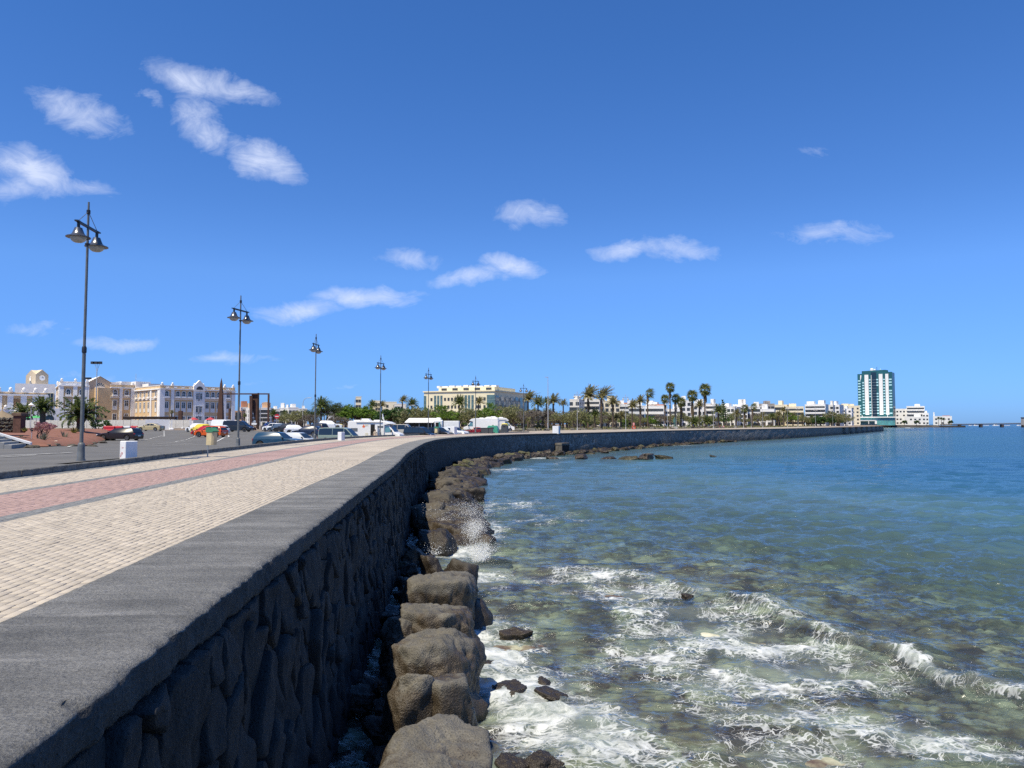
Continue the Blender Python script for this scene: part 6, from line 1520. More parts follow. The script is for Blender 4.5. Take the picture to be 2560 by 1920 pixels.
def gable_house():
    zg = 4.2; o, lx, ly = frame_at(219, 252, A_ANG - R(8)); t = thing('gabled_pavilion', 'sandy stone gabled entrance pavilion with a tall arched window', 'building', (o[0], o[1], zg), A_ANG - R(8))
    w_ = lx(277); ze, za = Z(958, 256) - zg, Z(943, 257) - zg
    MB().prism([(0, 0), (w_, 0), (w_, ze), (w_ / 2, za), (0, ze)], 0, 16).build('wall', m_stone, t)
    b = MB(); b.add([(-.3, -.3, ze), (w_ / 2, -.3, za + .2), (w_ / 2, 16.3, za + .2), (-.3, 16.3, ze)], [(0, 1, 2, 3)]); b.add([(w_ + .3, -.3, ze), (w_ / 2, -.3, za + .2), (w_ / 2, 16.3, za + .2), (w_ + .3, 16.3, ze)], [(3, 2, 1, 0)]); b.build('roof', m_bw, t)
    x0, x1 = w_ * .30, w_ * .72; xm = (x0 + x1) / 2; r = (x1 - x0) / 2; zs = 13.2; z0 = 4.6
    pts = [(x0, -.03, z0), (x1, -.03, z0)] + [(xm + r * math.cos(a), -.03, zs + r * math.sin(a)) for a in [math.pi * k / 14 for k in range(15)]]
    f = MB()
    for k in range(5): f.box((x0 + (x1 - x0) * k / 4, -.10, (z0 + zs) / 2), (.16, .12, zs - z0))
    for k in range(7): f.box((xm, -.10, z0 + (zs - z0) * k / 6), (x1 - x0, .115, .16 if k not in (3, 6) else .5))
    for a in [math.pi * k / 6 for k in range(7)]: f.tube((xm, -.1, zs), (xm + r * math.cos(a), -.1, zs + r * math.sin(a)), .07, n=4)
    wn = f.build('window', m_frame, t); MB().add(pts, [tuple(range(len(pts)))]).build('pane', m_pane, wn)
    MB().box((xm, -.02, 2.2), (r * 2, .1, 3.2)).build('doorway', m_pane, t)
    b = MB(); rr = random.Random(2)                        # small raised lettering: too small to read, kept as short strokes of the sign's size
    for r_, n in ((3.9, 9), (3.3, 2), (2.7, 11)):
        for k in range(n): b.box((w_ * .86 + (k - n / 2) * .17, -.03, r_), (.11, .05, rr.uniform(.2, .3)))
    b.build('lettering', M('bronze letters', (.09, .07, .05), .6, .1), t)
gable_house()
def left_wing():
    zg = 4.2; o, lx, ly = frame_at(148, 236, A_ANG - R(12)); t = thing('tan_wing', 'tan and white wing with arched windows left of the stone gable', 'building', (o[0], o[1], zg), A_ANG - R(12))
    x1 = lx(220); zt = Z(965, 238) - zg; yd = ly(131); yd = min(max(yd, 5), 22)
    MB().box((x1 / 2, yd / 2, zt / 2), (x1, yd, zt)).build('wall', m_tan, t)
    c = MB(); c.box((x1 / 2, -.15, zt + .1), (x1 + .6, .7, .4)); c.box((-.15, yd / 2, zt + .1), (.7, yd, .4)); c.box((x1 / 2, .2, zt + 1.3), (x1, .4, .2)); c.box((.2, yd / 2, zt + 1.3), (.4, yd, .2)); c.box((x1 / 2, -.05, zt - 3.4), (x1, .2, .2)); c.box((-.05, yd / 2, zt - 3.4), (.2, yd, .2)); c.box((x1 / 2, .3, zt + .75), (x1, .3, .9)); c.box((.3, yd / 2, zt + .75), (.3, yd, .9))
    c.build('cornice', m_bw, t); p = MB()
    for x in (.5, lx(187), x1 - .4): p.box((x, -.15, zt / 2), (1.2, .36, zt)); finial(p, x, .2, zt + 1.3, .9)
    p.box((-.15, .5, zt / 2), (.36, 1.2, zt)); p.box((-.15, yd - .5, zt / 2), (.36, 1.2, zt)); finial(p, .2, yd, zt + 1.3, .9); p.build('pilaster', m_bw, t)
    for px in (170, 203):
        for wm, z_ in ((W_MID, zt - 6.6), (W_ARCH, zt - 2.9)): put_win(wm, t, lx(px), -.01, z_)
        obj('balcony', balc, t, (lx(px), 0, zt - 3.3))
    for wm, z_ in ((W_MID, zt - 6.6), (W_ARCH, zt - 2.9)): put_win(wm, t, -.01, yd * .5, z_, -math.pi / 2)
    obj('balcony', balc, t, (0, yd * .5, zt - 3.3), -math.pi / 2)
left_wing()
def clock_tower():
    Yc = 275; zg = 4.2; o, lx, ly = frame_at(87, Yc, R(48)); t = thing('clock_tower', 'sandy stone clock tower with white clock faces on two sides', 'tower', (o[0], o[1], zg), R(48))
    x1 = lx(119); y1 = min(ly(56.5), 12); ze = Z(936, Yc) - zg; za = ze + 1.9
    b = MB(); cx, cy = x1 / 2, y1 / 2
    b.add([(0, 0, 0), (x1, 0, 0), (x1, y1, 0), (0, y1, 0), (0, 0, ze), (x1, 0, ze), (x1, y1, ze), (0, y1, ze), (cx, 0, za), (x1, cy, za), (cx, y1, za), (0, cy, za)],
          [(0, 1, 5, 8, 4), (1, 2, 6, 9, 5), (2, 3, 7, 10, 6), (3, 0, 4, 11, 7)]); b.build('wall', m_stone, t)
    r_ = MB(); v = [(0, 0, ze), (x1, 0, ze), (x1, y1, ze), (0, y1, ze), (cx, 0, za), (x1, cy, za), (cx, y1, za), (0, cy, za), (cx, cy, za)]
    r_.add([(a, b_, c + .03) for a, b_, c in v], [(0, 4, 8, 7), (4, 1, 5, 8), (8, 5, 2, 6), (7, 8, 6, 3)]); r_.build('roof', M('cream tiles', (.62, .52, .36), .8, .06, 2), t)
    for (x, y, rz) in ((cx, -.03, 0), (-.03, cy, -math.pi / 2)):
        d = MB(); d.add([(.85 * math.cos(a), 0, .85 * math.sin(a)) for a in [2 * math.pi * k / 20 for k in range(20)]], [tuple(range(20))]); d.add([(.85 * math.cos(a), 0, .85 * math.sin(a)) for a in [2 * math.pi * k / 20 for k in range(20)]] + [(.97 * math.cos(a), -.1, .97 * math.sin(a)) for a in [2 * math.pi * k / 20 for k in range(20)]], [(k, (k + 1) % 20, 20 + (k + 1) % 20, 20 + k) for k in range(20)])
        f = d.build('clock_face', m_bw, t, None, (x, y, ze - 1.2), rz)
        MB().box((.1, -.04, .25), (.1, .03, .5), 0).box((.28, -.04, -.02), (.55, .03, .09)).build('hands', m_blk, f)
    # arched window on the lit side
    r = y1 * .21; z0, zs = ze - 10.5, ze - 5.6
    pts = [(-.03, cy + r, z0), (-.03, cy - r, z0)] + [(-.03, cy - r * math.cos(a), zs + 1.35 * r * math.sin(a)) for a in [math.pi * k / 12 for k in range(13)]]
    f = MB()
    for k in range(4): f.box((-.1, cy - r + 2 * r * k / 3, (z0 + zs) / 2), (.12, .14, zs - z0))
    for z_ in (z0, z0 + 2.0, zs - 1.2, zs): f.box((-.1, cy, z_), (.115, 2 * r, .2 if z_ != zs - 1.2 else .8))
    for a in [math.pi * k / 6 for k in range(7)]: f.tube((-.1, cy, zs), (-.1, cy + r * math.cos(a), zs + 1.35 * r * math.sin(a)), .08, n=4)
    wn = f.build('window', m_frame, t); MB().add(pts, [tuple(range(len(pts)))]).build('pane', m_pane, wn)
clock_tower()
def block(name, label, cat, px0, px1, ytop, Y, depth_, mat_, zb=4.0, yaw=0.0, group=None):
    """box building: root at the middle of its front foot, front towards -y local"""
    pm = (px0 + px1) / 2; x = X(pm, Y); n = math.hypot(x, Y); rz = -math.asin(x / n) + R(yaw)
    w = (px1 - px0) / FPX * Y / max(.5, math.cos(R(yaw))) * math.cos(math.asin(x / n)) ** 0 * .97
    t = thing(name, label, cat, (x, Y, zb), rz, group); h = Z(ytop, Y) - zb
    MB().box((0, depth_ / 2, h / 2), (w, depth_, h)).build('wall', mat_, t); return t, w, h
t, w, h = block('white_hall', 'plain white flat roofed hall behind the clock tower with a tall glazed corner', 'building', 43.5, 131, 959.5, 268, 14, m_bw)
f = MB(); wx, ww, wh = w / 2 - 2.0, 3.0, h * .72
for k in range(4): f.box((wx - ww / 2 + ww * k / 3, -.1, wh / 2 + 1), (.18, .14, wh))
for k in range(4): f.box((wx, -.1, 1 + wh * k / 3), (ww, .13, .2))
wn = f.build('window', M('cream frame', (.62, .56, .40), .6, .05), t); MB().box((wx, .0, wh / 2 + 1), (ww, .06, wh)).build('pane', m_pane, wn)
def low_wing():
    t, w, h = block('low_wing', 'low tan and white wing with ball finials at the left edge', 'building', -45, 106, 988, 222, 10, m_tan, 4.0, 8)
    c = MB(); c.box((0, -.2, h + .1), (w + .6, .8, .5)); c.box((0, .1, h + .95), (w, .4, .25)); c.box((0, -.15, h * .50), (w + .3, .7, .4)); c.build('cornice', m_bw, t)
    MB().box((0, .25, h + .55), (w, .3, .7)).build('parapet', m_tan, t)
    b = MB().box((0, -.6, h * .24), (w, 1.2, h * .48)); b.box((0, -1.1, h * .50), (w, .4, .9)); b.build('ground_floor', m_bw, t)
    p = MB()
    for q in (-.36, -.19, -.03, .16, .33, .48): p.box((q * w, -.2, h * .75), (1.5, .45, h * .5)); finial(p, q * w, -.1, h + 1.0, 1.1)
    for q in (-.1, .12, .35): finial(p, q * w, -1.1, h * .5 + .6, .95)
    p.build('pilaster', m_bw, t)
    lw = win_mesh(1.5, 2.5, False, 0)
    for q in (-.42, -.30, -.18, -.05, .07, .20, .32, .44): put_win(lw, t, q * w, -1.22, .6)
    for q in (-.27, .06, .41):
        MB().box((q * w, -.03, h * .78), (w * .10, .1, h * .22)).build('panel', M('tan panel', (.36, .21, .10), .9, .05), t)
low_wing()
# arched entrance porch seen between the palms
t, w, h = block('arched_porch', 'white porch with three wide arched glazed openings behind the palms', 'building', 55, 212, 1021, 215, 8, m_bw, 4.0, 6)
for q in (-.36, -.05, .26):
    wm = win_mesh(2.4, 1.9, True); put_win(wm, t, q * w, -.02, .4)

# ------------------------------------------------------------------ hoarding, hut, barriers
m_panel = M('hoarding sheet', (.60, .585, .54), .7, .06, .6)
def hoarding():
    p0 = np.array([X(58, 186), 186.0]); p1 = np.array([X(479, 178), 178.0]); d = p1 - p0; L_ = np.linalg.norm(d); a = math.atan2(d[1], d[0]); n = int(L_ / 2.0)
    t = thing('hoarding', 'long pale grey corrugated site hoarding in front of the civic building', 'hoarding', (p0[0], p0[1], 3.85), a)
    b = MB().box((0, 0, 1.02), (1.94, .03, 2.0))
    for k in range(7): b.box((0, -.025, .15 + .29 * k), (1.94, .04, .10))
    pm = b.mesh('panel', m_panel); po = MB().box((0, .05, 1.05), (.07, .07, 2.2)).mesh('post', m_galv); ft = MB().bev((0, -.25, .10), (.5, .7, .24), .03).mesh('footing', m_whiteblk)
    for k in range(n):
        x = (k + .5) * L_ / n; obj('panel', pm, t, (x, random.uniform(-.02, .02), random.uniform(-.05, .05)), random.uniform(-.01, .01)); obj('post', po, t, (x - 1.0, 0, 0))
        if k % 2 == 0: obj('footing', ft, t, (x - 1.0, 0, 0))
hoarding()
t, w, h = block('site_hut', 'plain white site hut wall behind the champagne gold saloon', 'hut', 367, 424, 1048.5, 160, 2.4, m_white, 3.55, 0)
MB().box((w / 2 + .35, -.2, h / 2), (.25, .25, h)).bev((w / 2 + .35, -.3, .2), (.9, .8, .5), .1).build('post', m_white, t)
t, w, h = block('panel_post', 'white post with grey sheet at the right end of the hoarding', 'post', 475, 480, 1047, 170, .3, m_white, 3.7, 0); MB().box((w + 1.3, .1, 1.15), (2.4, .06, 2.0)).build('sheet', M('grey sheet', (.33, .35, .38), .5, .05), t)
bar_ = MB().bev((0, 0, .45), (1.9, .5, .9), .08).bev((0, 0, .12), (1.95, .62, .24), .05)
for k, (px, c) in enumerate([(275, 'red'), (296, 'red'), (314, 'white'), (333, 'red')]):
    m = M('barrier red', (.58, .03, .045), .5, .06) if c == 'red' else m_white; Y = 140 + k * .6
    t = thing('water_barrier', ['red plastic water barrier at the left end of the row, tilted', 'second red plastic water barrier, dented', 'white plastic water barrier between two red ones', 'red plastic water barrier nearest the gold saloon'][k], 'barrier', (X(px, Y), Y, gz(X(px, Y), Y) + .05), random.uniform(-.25, .25), 'plastic water barriers')
    obj('body', bar_.mesh('body', m), t); MB().tube((0, 0, .9), (0, 0, .98), .1, n=8).build('cap', m_trim, t)

# ------------------------------------------------------------------ raised red earth bed on the left
m_red = M('red volcanic soil', (.175, .070, .042), .95, .2, 1.2, .5, 10, col2=(.25, .115, .07))
BED = [(-33.2, 53), (-37, 63), (-46, 84), (-57, 107), (-70, 129), (-79, 128), (-84, 106), (-72, 78), (-58, 60), (-45, 52)]
def bed():
    n = 12; v = []; f = []
    c = np.mean(np.array(BED), axis=0); B = []
    for i in range(len(BED)):
        a, b = np.array(BED[i]), np.array(BED[(i + 1) % len(BED)])
        for k in range(4): B.append(a + (b - a) * k / 4)
    B = np.array(B); m = len(B)
    for k, (s_, hh) in enumerate(((1.0, .10), (.96, .42), (.85, .62), (.65, .85), (.4, 1.0), (.15, 1.05))):
        q = c + (B - c) * s_; z = ground_z(q[:, 0], q[:, 1]) + hh + .12 * vnoise(np.stack([q[:, 0] * .4, q[:, 1] * .4, 0 * q[:, 0]], -1)); v += np.stack([q[:, 0], q[:, 1], z], -1).tolist()
        if k:
            for i in range(m): j = (i + 1) % m; f.append(((k - 1) * m + i, (k - 1) * m + j, k * m + j, k * m + i))
    f.append(tuple(range(5 * m, 6 * m)))
    me = bpy.data.meshes.new('soil_bed'); me.from_pydata(v, [], f); me.materials.append(m_red); me.polygons.foreach_set('use_smooth', [True] * len(f))
    o = tag(obj('soil_bed', me), kind='structure')
    r = random.Random(9)
    for i in range(16):                                     # edging stones along the car park side
        a = i / 15.0; k = a * 4; q0 = np.array(BED[int(min(k, 3))]); q1 = np.array(BED[int(min(k, 3)) + 1]); p = q0 + (q1 - q0) * (k - int(min(k, 3)))
        for j in range(2):
            s = r.uniform(.16, .34); x, y = p[0] + r.uniform(-.3, .3), p[1] + r.uniform(-2.2, 2.2); e = obj('edging_stone', var(r.randrange(6), m_mid)); e.location = (x, y, gz(x, y) + .10); e.scale = (s * 1.5, s, s * .6); e.rotation_euler = (0, 0, r.uniform(0, 3)); e.parent = o
    return o
bed_o = bed()
def bz(x, y): return gz(x, y) + .85
# flight of steps, flank walls with white copings, rubble wall, pillar and thatched parasol
def steps():
    x0, y0 = -33.8, 50.6; t = thing('stone_stairs', 'flight of grey steps between white topped walls at the left edge', 'stairs', (x0, y0, 3.42), R(200)); m = M('step stone', (.30, .30, .29), .9, .12, 2, .3, 20)
    sm = MB().bev((0, 0, -.15), (.50, 3.4, .48), .02).mesh('step', m)
    for k in range(8): obj('step', sm, t, (k * .42, 0, .10 + .17 * k))
    for y_, l in ((2.0, 3.2), (-2.0, 4.4)):
        q0 = 1.3 if y_ > 0 else -.4; h0 = 1.75 / 4.2 * q0 + .42
        MB().prism([(q0, -.2), (l, -.2), (l, 1.75 * l / 4.2), (q0, h0 - .14)], y_ - .2, y_ + .2).build('side_wall', m_wstone, t)
        MB().prism([(q0 - .1, h0 - .16), (l, 1.75 * l / 4.2), (l, 1.75 * l / 4.2 + .14), (q0 - .1, h0)], y_ - .26, y_ + .26).build('coping', m_white, t)
steps()
def rubble_wall():
    Y = 66; t = thing('rubble_wall', 'dry stone retaining wall beside the brown pillar', 'wall', (X(-18, Y), Y, 4.3)); r = random.Random(6); w_ = X(38, Y) - X(-18, Y)
    MB().box((w_ / 2, .45, .55), (w_, .6, 1.3)).build('core', m_mortar, t)
    for i in range(9):
        for j in range(4):
            o = obj('stone', var(r.randrange(6), m_mid if (i + j) % 3 else m_dry), t, ((i + .5 + .4 * (j % 2)) * w_ / 9.3, .1, .12 + j * .32)); o.scale = (.19, .16, .15); o.rotation_euler = (r.uniform(-.5, .5), r.uniform(-.5, .5), r.uniform(0, 6))
    p = thing('stone_pillar', 'square reddish brown pillar with a flat cap at the end of the dry stone wall', 'pillar', (X(50, Y - 1), Y - 1, 4.2)); MB().box((0, 0, .75), (.66, .66, 1.5)).build('shaft', M('pillar stone', (.10, .05, .035), .9, .2, 4, .3, 14), p); MB().bev((0, 0, 1.62), (.86, .86, .28), .05).build('cap', M('pillar cap', (.12, .08, .055), .9, .2, 4), p)
    q = thing('straw_parasol', 'straw thatched parasol roof at the left edge', 'parasol', (X(6, 70), 70, 4.6)); 
    b = MB().lathe([(1.62, .62), (1.35, .85), (.8, 1.22), (.12, 1.55), (.03, 1.7)], 18); b.build('thatch', M('straw thatch', (.26, .20, .13), .95, .25, 20, .6, 40), q, 50); MB().tube((0, 0, -.4), (0, 0, 1.4), .07, n=6).build('post', M('parasol post', (.12, .08, .05), .9, .2), q)
    Y2 = 92; g = thing('green_parasol', 'bright green flat parasol behind the left palms', 'parasol', (X(92, 180), 180, 4.0)); MB().lathe([(2.1, 2.35), (1.9, 2.5), (.1, 3.0)], 10).build('canopy', M('parasol green', (.08, .40, .12), .7, .06), g); MB().tube((0, 0, 0), (0, 0, 2.9), .04, n=5).build('pole', m_palepost, g)
rubble_wall()
for px, lab in ((485, 'red terrace parasol at the foot of the civic building, left one'), (527, 'red terrace parasol near the rusty spike')):
    g = thing('red_parasol', lab, 'parasol', (X(px, 200), 200, 3.9), 0, 'red terrace parasols'); MB().lathe([(1.35, 2.1), (1.2, 2.25), (.08, 2.8)], 8).build('canopy', M('parasol red', (.45, .05, .06), .7, .06), g); MB().tube((0, 0, 0), (0, 0, 2.6), .05, n=5).build('pole', m_palepost, g)
t, w, h = block('terrace_wall', 'low white terrace parapet under the civic building right of the hoarding', 'wall', 481, 600, 1052, 196, .4, m_bw, 3.7, 0)
for q in (-.4, -.2, 0, .2, .4): MB().bev((q * w, -.1, h / 2 + .1), (.5, .6, h + .2), .05).build('pier', m_bw, t)

# ------------------------------------------------------------------ town houses
m_hw = M('house white', (.80, .79, .76), .85, .03, .2); m_hc = M('house cream', (.78, .70, .52), .85, .04, .2); m_ho = M('house ochre', (.62, .38, .22), .85, .05, .2); m_hp = M('house pale', (.72, .69, .62), .85, .03, .2); m_hg = M('house grey', (.36, .33, .30), .9, .08, .3)
m_dark = M('far window', (.05, .055, .06), .2, .15, .3); m_terra = M('terracotta', (.42, .18, .10), .85, .08, .4)
_wb = {}
def fwin(w, h):
    k = (round(w, 1), round(h, 1))
    if k not in _wb: _wb[k] = MB().box((0, 0, 0), (k[0], .16, k[1])).mesh('window', m_dark)
    return _wb[k]
def house(px0, px1, ytop, Y, label, mat_=None, floors=3, bays=4, bands=False, yaw=0, zb=3.6, dep=12, name='town_house', group='white town houses along the bay', roofs=(), win=(1.3, 1.5), skip=.12, side=True, seed=0):
    t, w, h = block(name, label, 'building', px0, px1, ytop, Y, dep, mat_ or m_hw, zb, yaw, group)
    r = random.Random(int(px0 * 7 + seed)); fh = h / (floors + .25)
    for f in range(floors):
        z_ = fh * (f + .55)
        if bands:
            MB().box((0, -.0, z_ + fh * .12), (w * .94, .3, fh * .42)).build('balcony_opening', m_dark, t); MB().box((0, -.55, z_ - fh * .32), (w * .98, 1.0, fh * .36)).build('balcony', mat_ or m_hw, t)
        else:
            for k in range(bays):
                if r.random() > skip: obj('window', fwin(win[0], win[1]), t, ((k + .5 - bays / 2) * w / bays + r.uniform(-.2, .2), 0, z_))
        if side:
            for s_ in (-1, 1):
                for k in range(2): obj('window', fwin(win[0], win[1]), t, (s_ * w / 2, dep * (.3 + .4 * k), z_), math.pi / 2)
    MB().box((0, dep / 2, h + .2), (w + .1, dep + .1, .4)).build('parapet', mat_ or m_hw, t)
    for (u, ww, hh, mm) in roofs: MB().box((u * w, dep * .45, h + .4 + hh / 2), (ww * w, dep * .5, hh)).build('roof_block', mm, t)
    return t, w, h
GF = 'white houses far behind the car park'
for i, a in enumerate([(588, 604, 1029, 330, 'small ochre house wall just right of the civic building', m_ho, 4, 2), (603, 628, 1020, 360, 'pale house with pink roof terrace behind the first plate', m_hp, 4, 3), (626, 652, 1022, 350, 'white house seen under the hanging rusty plates', m_hw, 4, 3), (650, 676, 1021, 370, 'white house with orange roof block behind the gate leg', m_hw, 4, 4), (676, 700, 1024, 380, 'white house left of the no entry sign', m_hw, 3, 3), (698, 722, 1021, 390, 'white house right of the no entry sign with roof hut', m_hw, 3, 4), (722, 746, 1020, 385, 'white house partly behind grey green scrub', m_hw, 3, 3), (744, 768, 1023, 400, 'last white house before the dark trees', m_hw, 3, 3)]):
    ro = {1: ((-.1, .5, 3, m_terra), (.3, .2, 2, m_hc)), 2: ((-.2, .4, 2.2, m_ho),), 3: ((0, .7, 2.6, m_ho),), 5: ((-.2, .35, 2.5, m_hw), (.3, .2, 1.6, m_hw)), 6: ((.1, .4, 1.8, m_hw),)}.get(i, ((.1, .3, 1.5, m_hw),))
    house(a[0], a[1], a[2], a[3], a[4], a[5], a[6], a[7], group=GF, roofs=ro, zb=3.8, name='far_house', yaw=(-8, 6, 10, -6, 4, -4, 8, 0)[i])
for a in [(889, 903, 993, 420, 'square cream roof hut peeping over the dark trees', m_hc, 5, 2), (930, 952, 1003, 430, 'cream house over the dark round tree', m_hc, 5, 3), (955, 992, 1006, 420, 'cream house behind the tall palms left of the yellow block', m_hc, 4, 4), (985, 1016, 1011, 400, 'pinkish white house behind the tall palms', m_hp, 4, 4), (818, 838, 1030, 240, 'white flat roofed kiosk wall under the dark trees', m_hw, 1, 1)]:
    house(*a[:5], a[5], a[6], a[7], group=GF, name='far_house', zb=3.8, dep=14)

# yellow office block: long lit side and glazed corner
def yellow_block():
    Yc = 300; zb = 3.6; ang = R(-22); o, lx, ly = frame_at(1236, Yc, ang)
    t = thing('office_block', 'pale yellow office block with green glass strips and penthouse storey', 'building', (o[0], o[1], zb), ang)
    xl = lx(1060); zt = Z(978, Yc) - zb; my = M('pale yellow render', (.80, .72, .50), .85, .03, .15); mg = M('green glass', (.09, .15, .15), .08, .2, .6, spec=.8)
    y1 = 46.0
    k = (1320 - 1280) / FPX; n = np.array([-math.sin(ang), math.cos(ang)]); y1 = (k * o[1] - o[0]) / (n[0] - k * n[1]); y1 = min(max(y1, 18), 70)
    w = -xl
    MB().box((xl / 2, y1 / 2, zt / 2), (w, y1, zt)).build('wall', my, t); MB().box((xl / 2, y1 / 2, zt + .25), (w + .8, y1 + .8, .5)).build('cornice', my, t)
    MB().box((xl * .46, y1 * .42, zt + 1.2), (w * .80, y1 * .6, 1.9)).build('penthouse', my, t)
    r = random.Random(3); b = MB()
    for k_ in range(9): b.box((xl * (.08 + .1 * k_), 3.0 + y1 * .1, zt + 2.2 + r.uniform(.1, .5)), (r.uniform(1.2, 3.0), 3, r.uniform(.5, 1.0)))
    b.build('roof_block', m_hw, t)
    for k_ in range(5): obj('window', fwin(2.4, .9), t, (xl * (.14 + .16 * k_), y1 * .12 - .1, zt + 1.3))
    zx = lambda q: 1000 + q / 4.424
    strips = [(265, 290), (378, 400), (412, 434), (447, 469), (715, 740), (752, 777), (790, 815), (962, 1050)]
    for a, c in strips:
        x0, x1 = lx(zx(a)), lx(zx(c)); MB().box(((x0 + x1) / 2, -.02, zt * .47), (abs(x1 - x0), .24, zt * .86)).build('glass_strip', mg, t)
        f = MB()
        for q in range(1, 7): f.box(((x0 + x1) / 2, -.16, zt * .9 * q / 7), (abs(x1 - x0), .06, .18))
        f.build('mullion', M('green mullion', (.22, .30, .27), .5, .1), t)
    for q in (348, 498, 537, 575, 612, 650, 690, 848, 884, 935):
        for fl in range(6): obj('window', fwin(.9, 1.2), t, (lx(zx(q)), -.02, zt - 3.0 - 3.2 * fl))
    # receding glazed side
    for k_ in range(7):
        y0 = y1 * (.03 + .14 * k_); MB().box((.03, y0 + y1 * .045, zt * .46), (.24, y1 * .085, zt * .84)).build('glass_strip', M('blue green glass', (.13, .22, .24), .06, .2, .5, spec=.9), t)
        for fl in range(6): obj('window', fwin(1.6, 1.5), t, (.02, y0 + y1 * .115, zt - 3.0 - 3.2 * fl), math.pi / 2)
yellow_block()

# houses along the bay, left to right
Hs_ = [(1424, 1448, 1000, 330, 'cream building behind the windswept palms, left part', m_hp, 5, 3, False), (1446, 1500, 1000, 345, 'cream flats half hidden behind the windswept palms', m_hp, 5, 5, True), (1498, 1550, 1004, 350, 'cream flats with dark balconies right of the windswept palms', m_hc, 5, 4, False), (1546, 1572, 1012, 360, 'white terraced house with terracotta roof edge', m_hw, 4, 3, True),
       (1568, 1612, 1016, 370, 'white terraced house behind the skirted palm', m_hw, 3, 4, True), (1612, 1660, 1016, 375, 'long white terraced block with balconies and red roof', m_hw, 3, 5, True), (1655, 1705, 1024, 380, 'low white block behind the cluster of fan palms', m_hw, 3, 5, True), (1703, 1728, 1002, 380, 'tall narrow white block behind the thick fan palm', m_hw, 5, 2, False),
       (1724, 1765, 1010, 390, 'white block between two tall fan palms', m_hw, 4, 4, False), (1762, 1788, 1011, 395, 'white block right of the tall fan palm', m_hw, 4, 3, True), (1786, 1836, 1018, 400, 'white flats behind the pointed conifer', m_hw, 4, 5, False), (1832, 1868, 1013, 410, 'white block with small square windows right of the conifer', m_hw, 5, 4, False), (1866, 1900, 1018, 420, 'white flats with many small windows', m_hw, 4, 5, False),
       (1898, 1936, 1010.5, 480, 'unfinished grey block of flats', m_hg, 4, 4, False), (1896, 1935, 1024, 450, 'low white house in front of the grey block', m_hw, 3, 5, False), (1936, 1966, 1013, 500, 'pale yellow flats with roof hut', m_hc, 4, 4, False), (1964, 2008, 1017.5, 495, 'long pale yellow flats with dark recessed balconies', m_hc, 4, 5, True),
       (2013, 2062, 1012, 540, 'white block with continuous dark window bands', m_hw, 5, 5, True), (2060, 2082, 1013, 570, 'cream stepped block with balconies', m_hp, 5, 3, False), (2080, 2098, 1013, 590, 'narrow white block next to the stepped one', m_hw, 5, 2, False), (2096, 2112, 1022, 600, 'small white block with open balconies', m_hw, 4, 2, True),
       (2103, 2148, 1015, 820, 'cream apartment house just left of the green tower', m_hc, 5, 4, False), (2108, 2128, 1022, 700, 'white gabled house in front of the cream apartment house', m_hw, 4, 2, False)]
for i, a in enumerate(Hs_):
    rr = random.Random(i * 3 + 1); ro = [(rr.uniform(-.3, .3), rr.uniform(.2, .4), rr.uniform(1.5, 3), a[5]) for _ in range(rr.choice((1, 2)))]
    if 'red roof' in a[4] or 'terracotta' in a[4]: ro.append((0, .9, .7, m_terra))
    house(*a[:5], a[5], a[6], a[7], a[8], yaw=rr.uniform(-14, 14), zb=3.2, dep=14, roofs=ro, win=(1.5, 1.5) if a[3] < 450 else (2.0, 1.8))
# far shore right of the tower
m_shore = M('shore rubble', (.055, .05, .045), .95, .35, .06, .5, .4, detail=8)
def headland():
    Y0, Y1 = 985.0, 1160.0; b = MB(); n = 40; v = []; r = random.Random(12)
    xs_ = np.linspace(X(2180, Y0), X(2352, Y0), n)
    rows_ = []
    for k, (dy, z_) in enumerate(((0, -1), (4, .9), (9, 2.6), (13, 3.0), (170, 3.2))):
        rows_.append([(x + r.uniform(-1, 1) * (k in (1, 2)), Y0 + dy + r.uniform(-2, 2) * (k < 3), z_ + r.uniform(-.5, .5) * (k in (1, 2))) for x in xs_])
    v = np.array(rows_).reshape(-1, 3); o = tag(obj('headland', npmesh('headland', v, gridfaces(5, n), [m_shore], smooth=False)), kind='structure')
    return o
headland()
MB().box((X(2370, 1000), 1004, 1.2), (44, 10, 2.4)).build('causeway', m_shore)['kind'] = 'structure'
for a in [(2232, 2270, 1022.5, 1060, 'long white block right of the green tower', 4, 5, False), (2268, 2309, 1016, 1040, 'white hotel block with stepped roof and dark balcony bands', 5, 4, True), (2306, 2320, 1033, 1030, 'low white wing right of the stepped hotel block', 3, 2, False), (2262, 2312, 1042, 1012, 'white seaside annexe in front of the stepped hotel block', 2, 5, False), (2334, 2376, 1041, 1020, 'white house with a chimney at the end of the headland', 2, 3, False)]:
    house(a[0], a[1], a[2], a[3], a[4], m_hw, a[5], a[6], a[7], zb=2.8, dep=22, win=(2.4, 2.2), roofs=((.1, .3, 3, m_hw),) if 'stepped' in a[4] else (((-.45, .06, 5.5, m_hw), (.2, .4, .8, m_terra)) if 'chimney' in a[4] else ()), name='seaside_house', group='white buildings on the far headland', side=False)

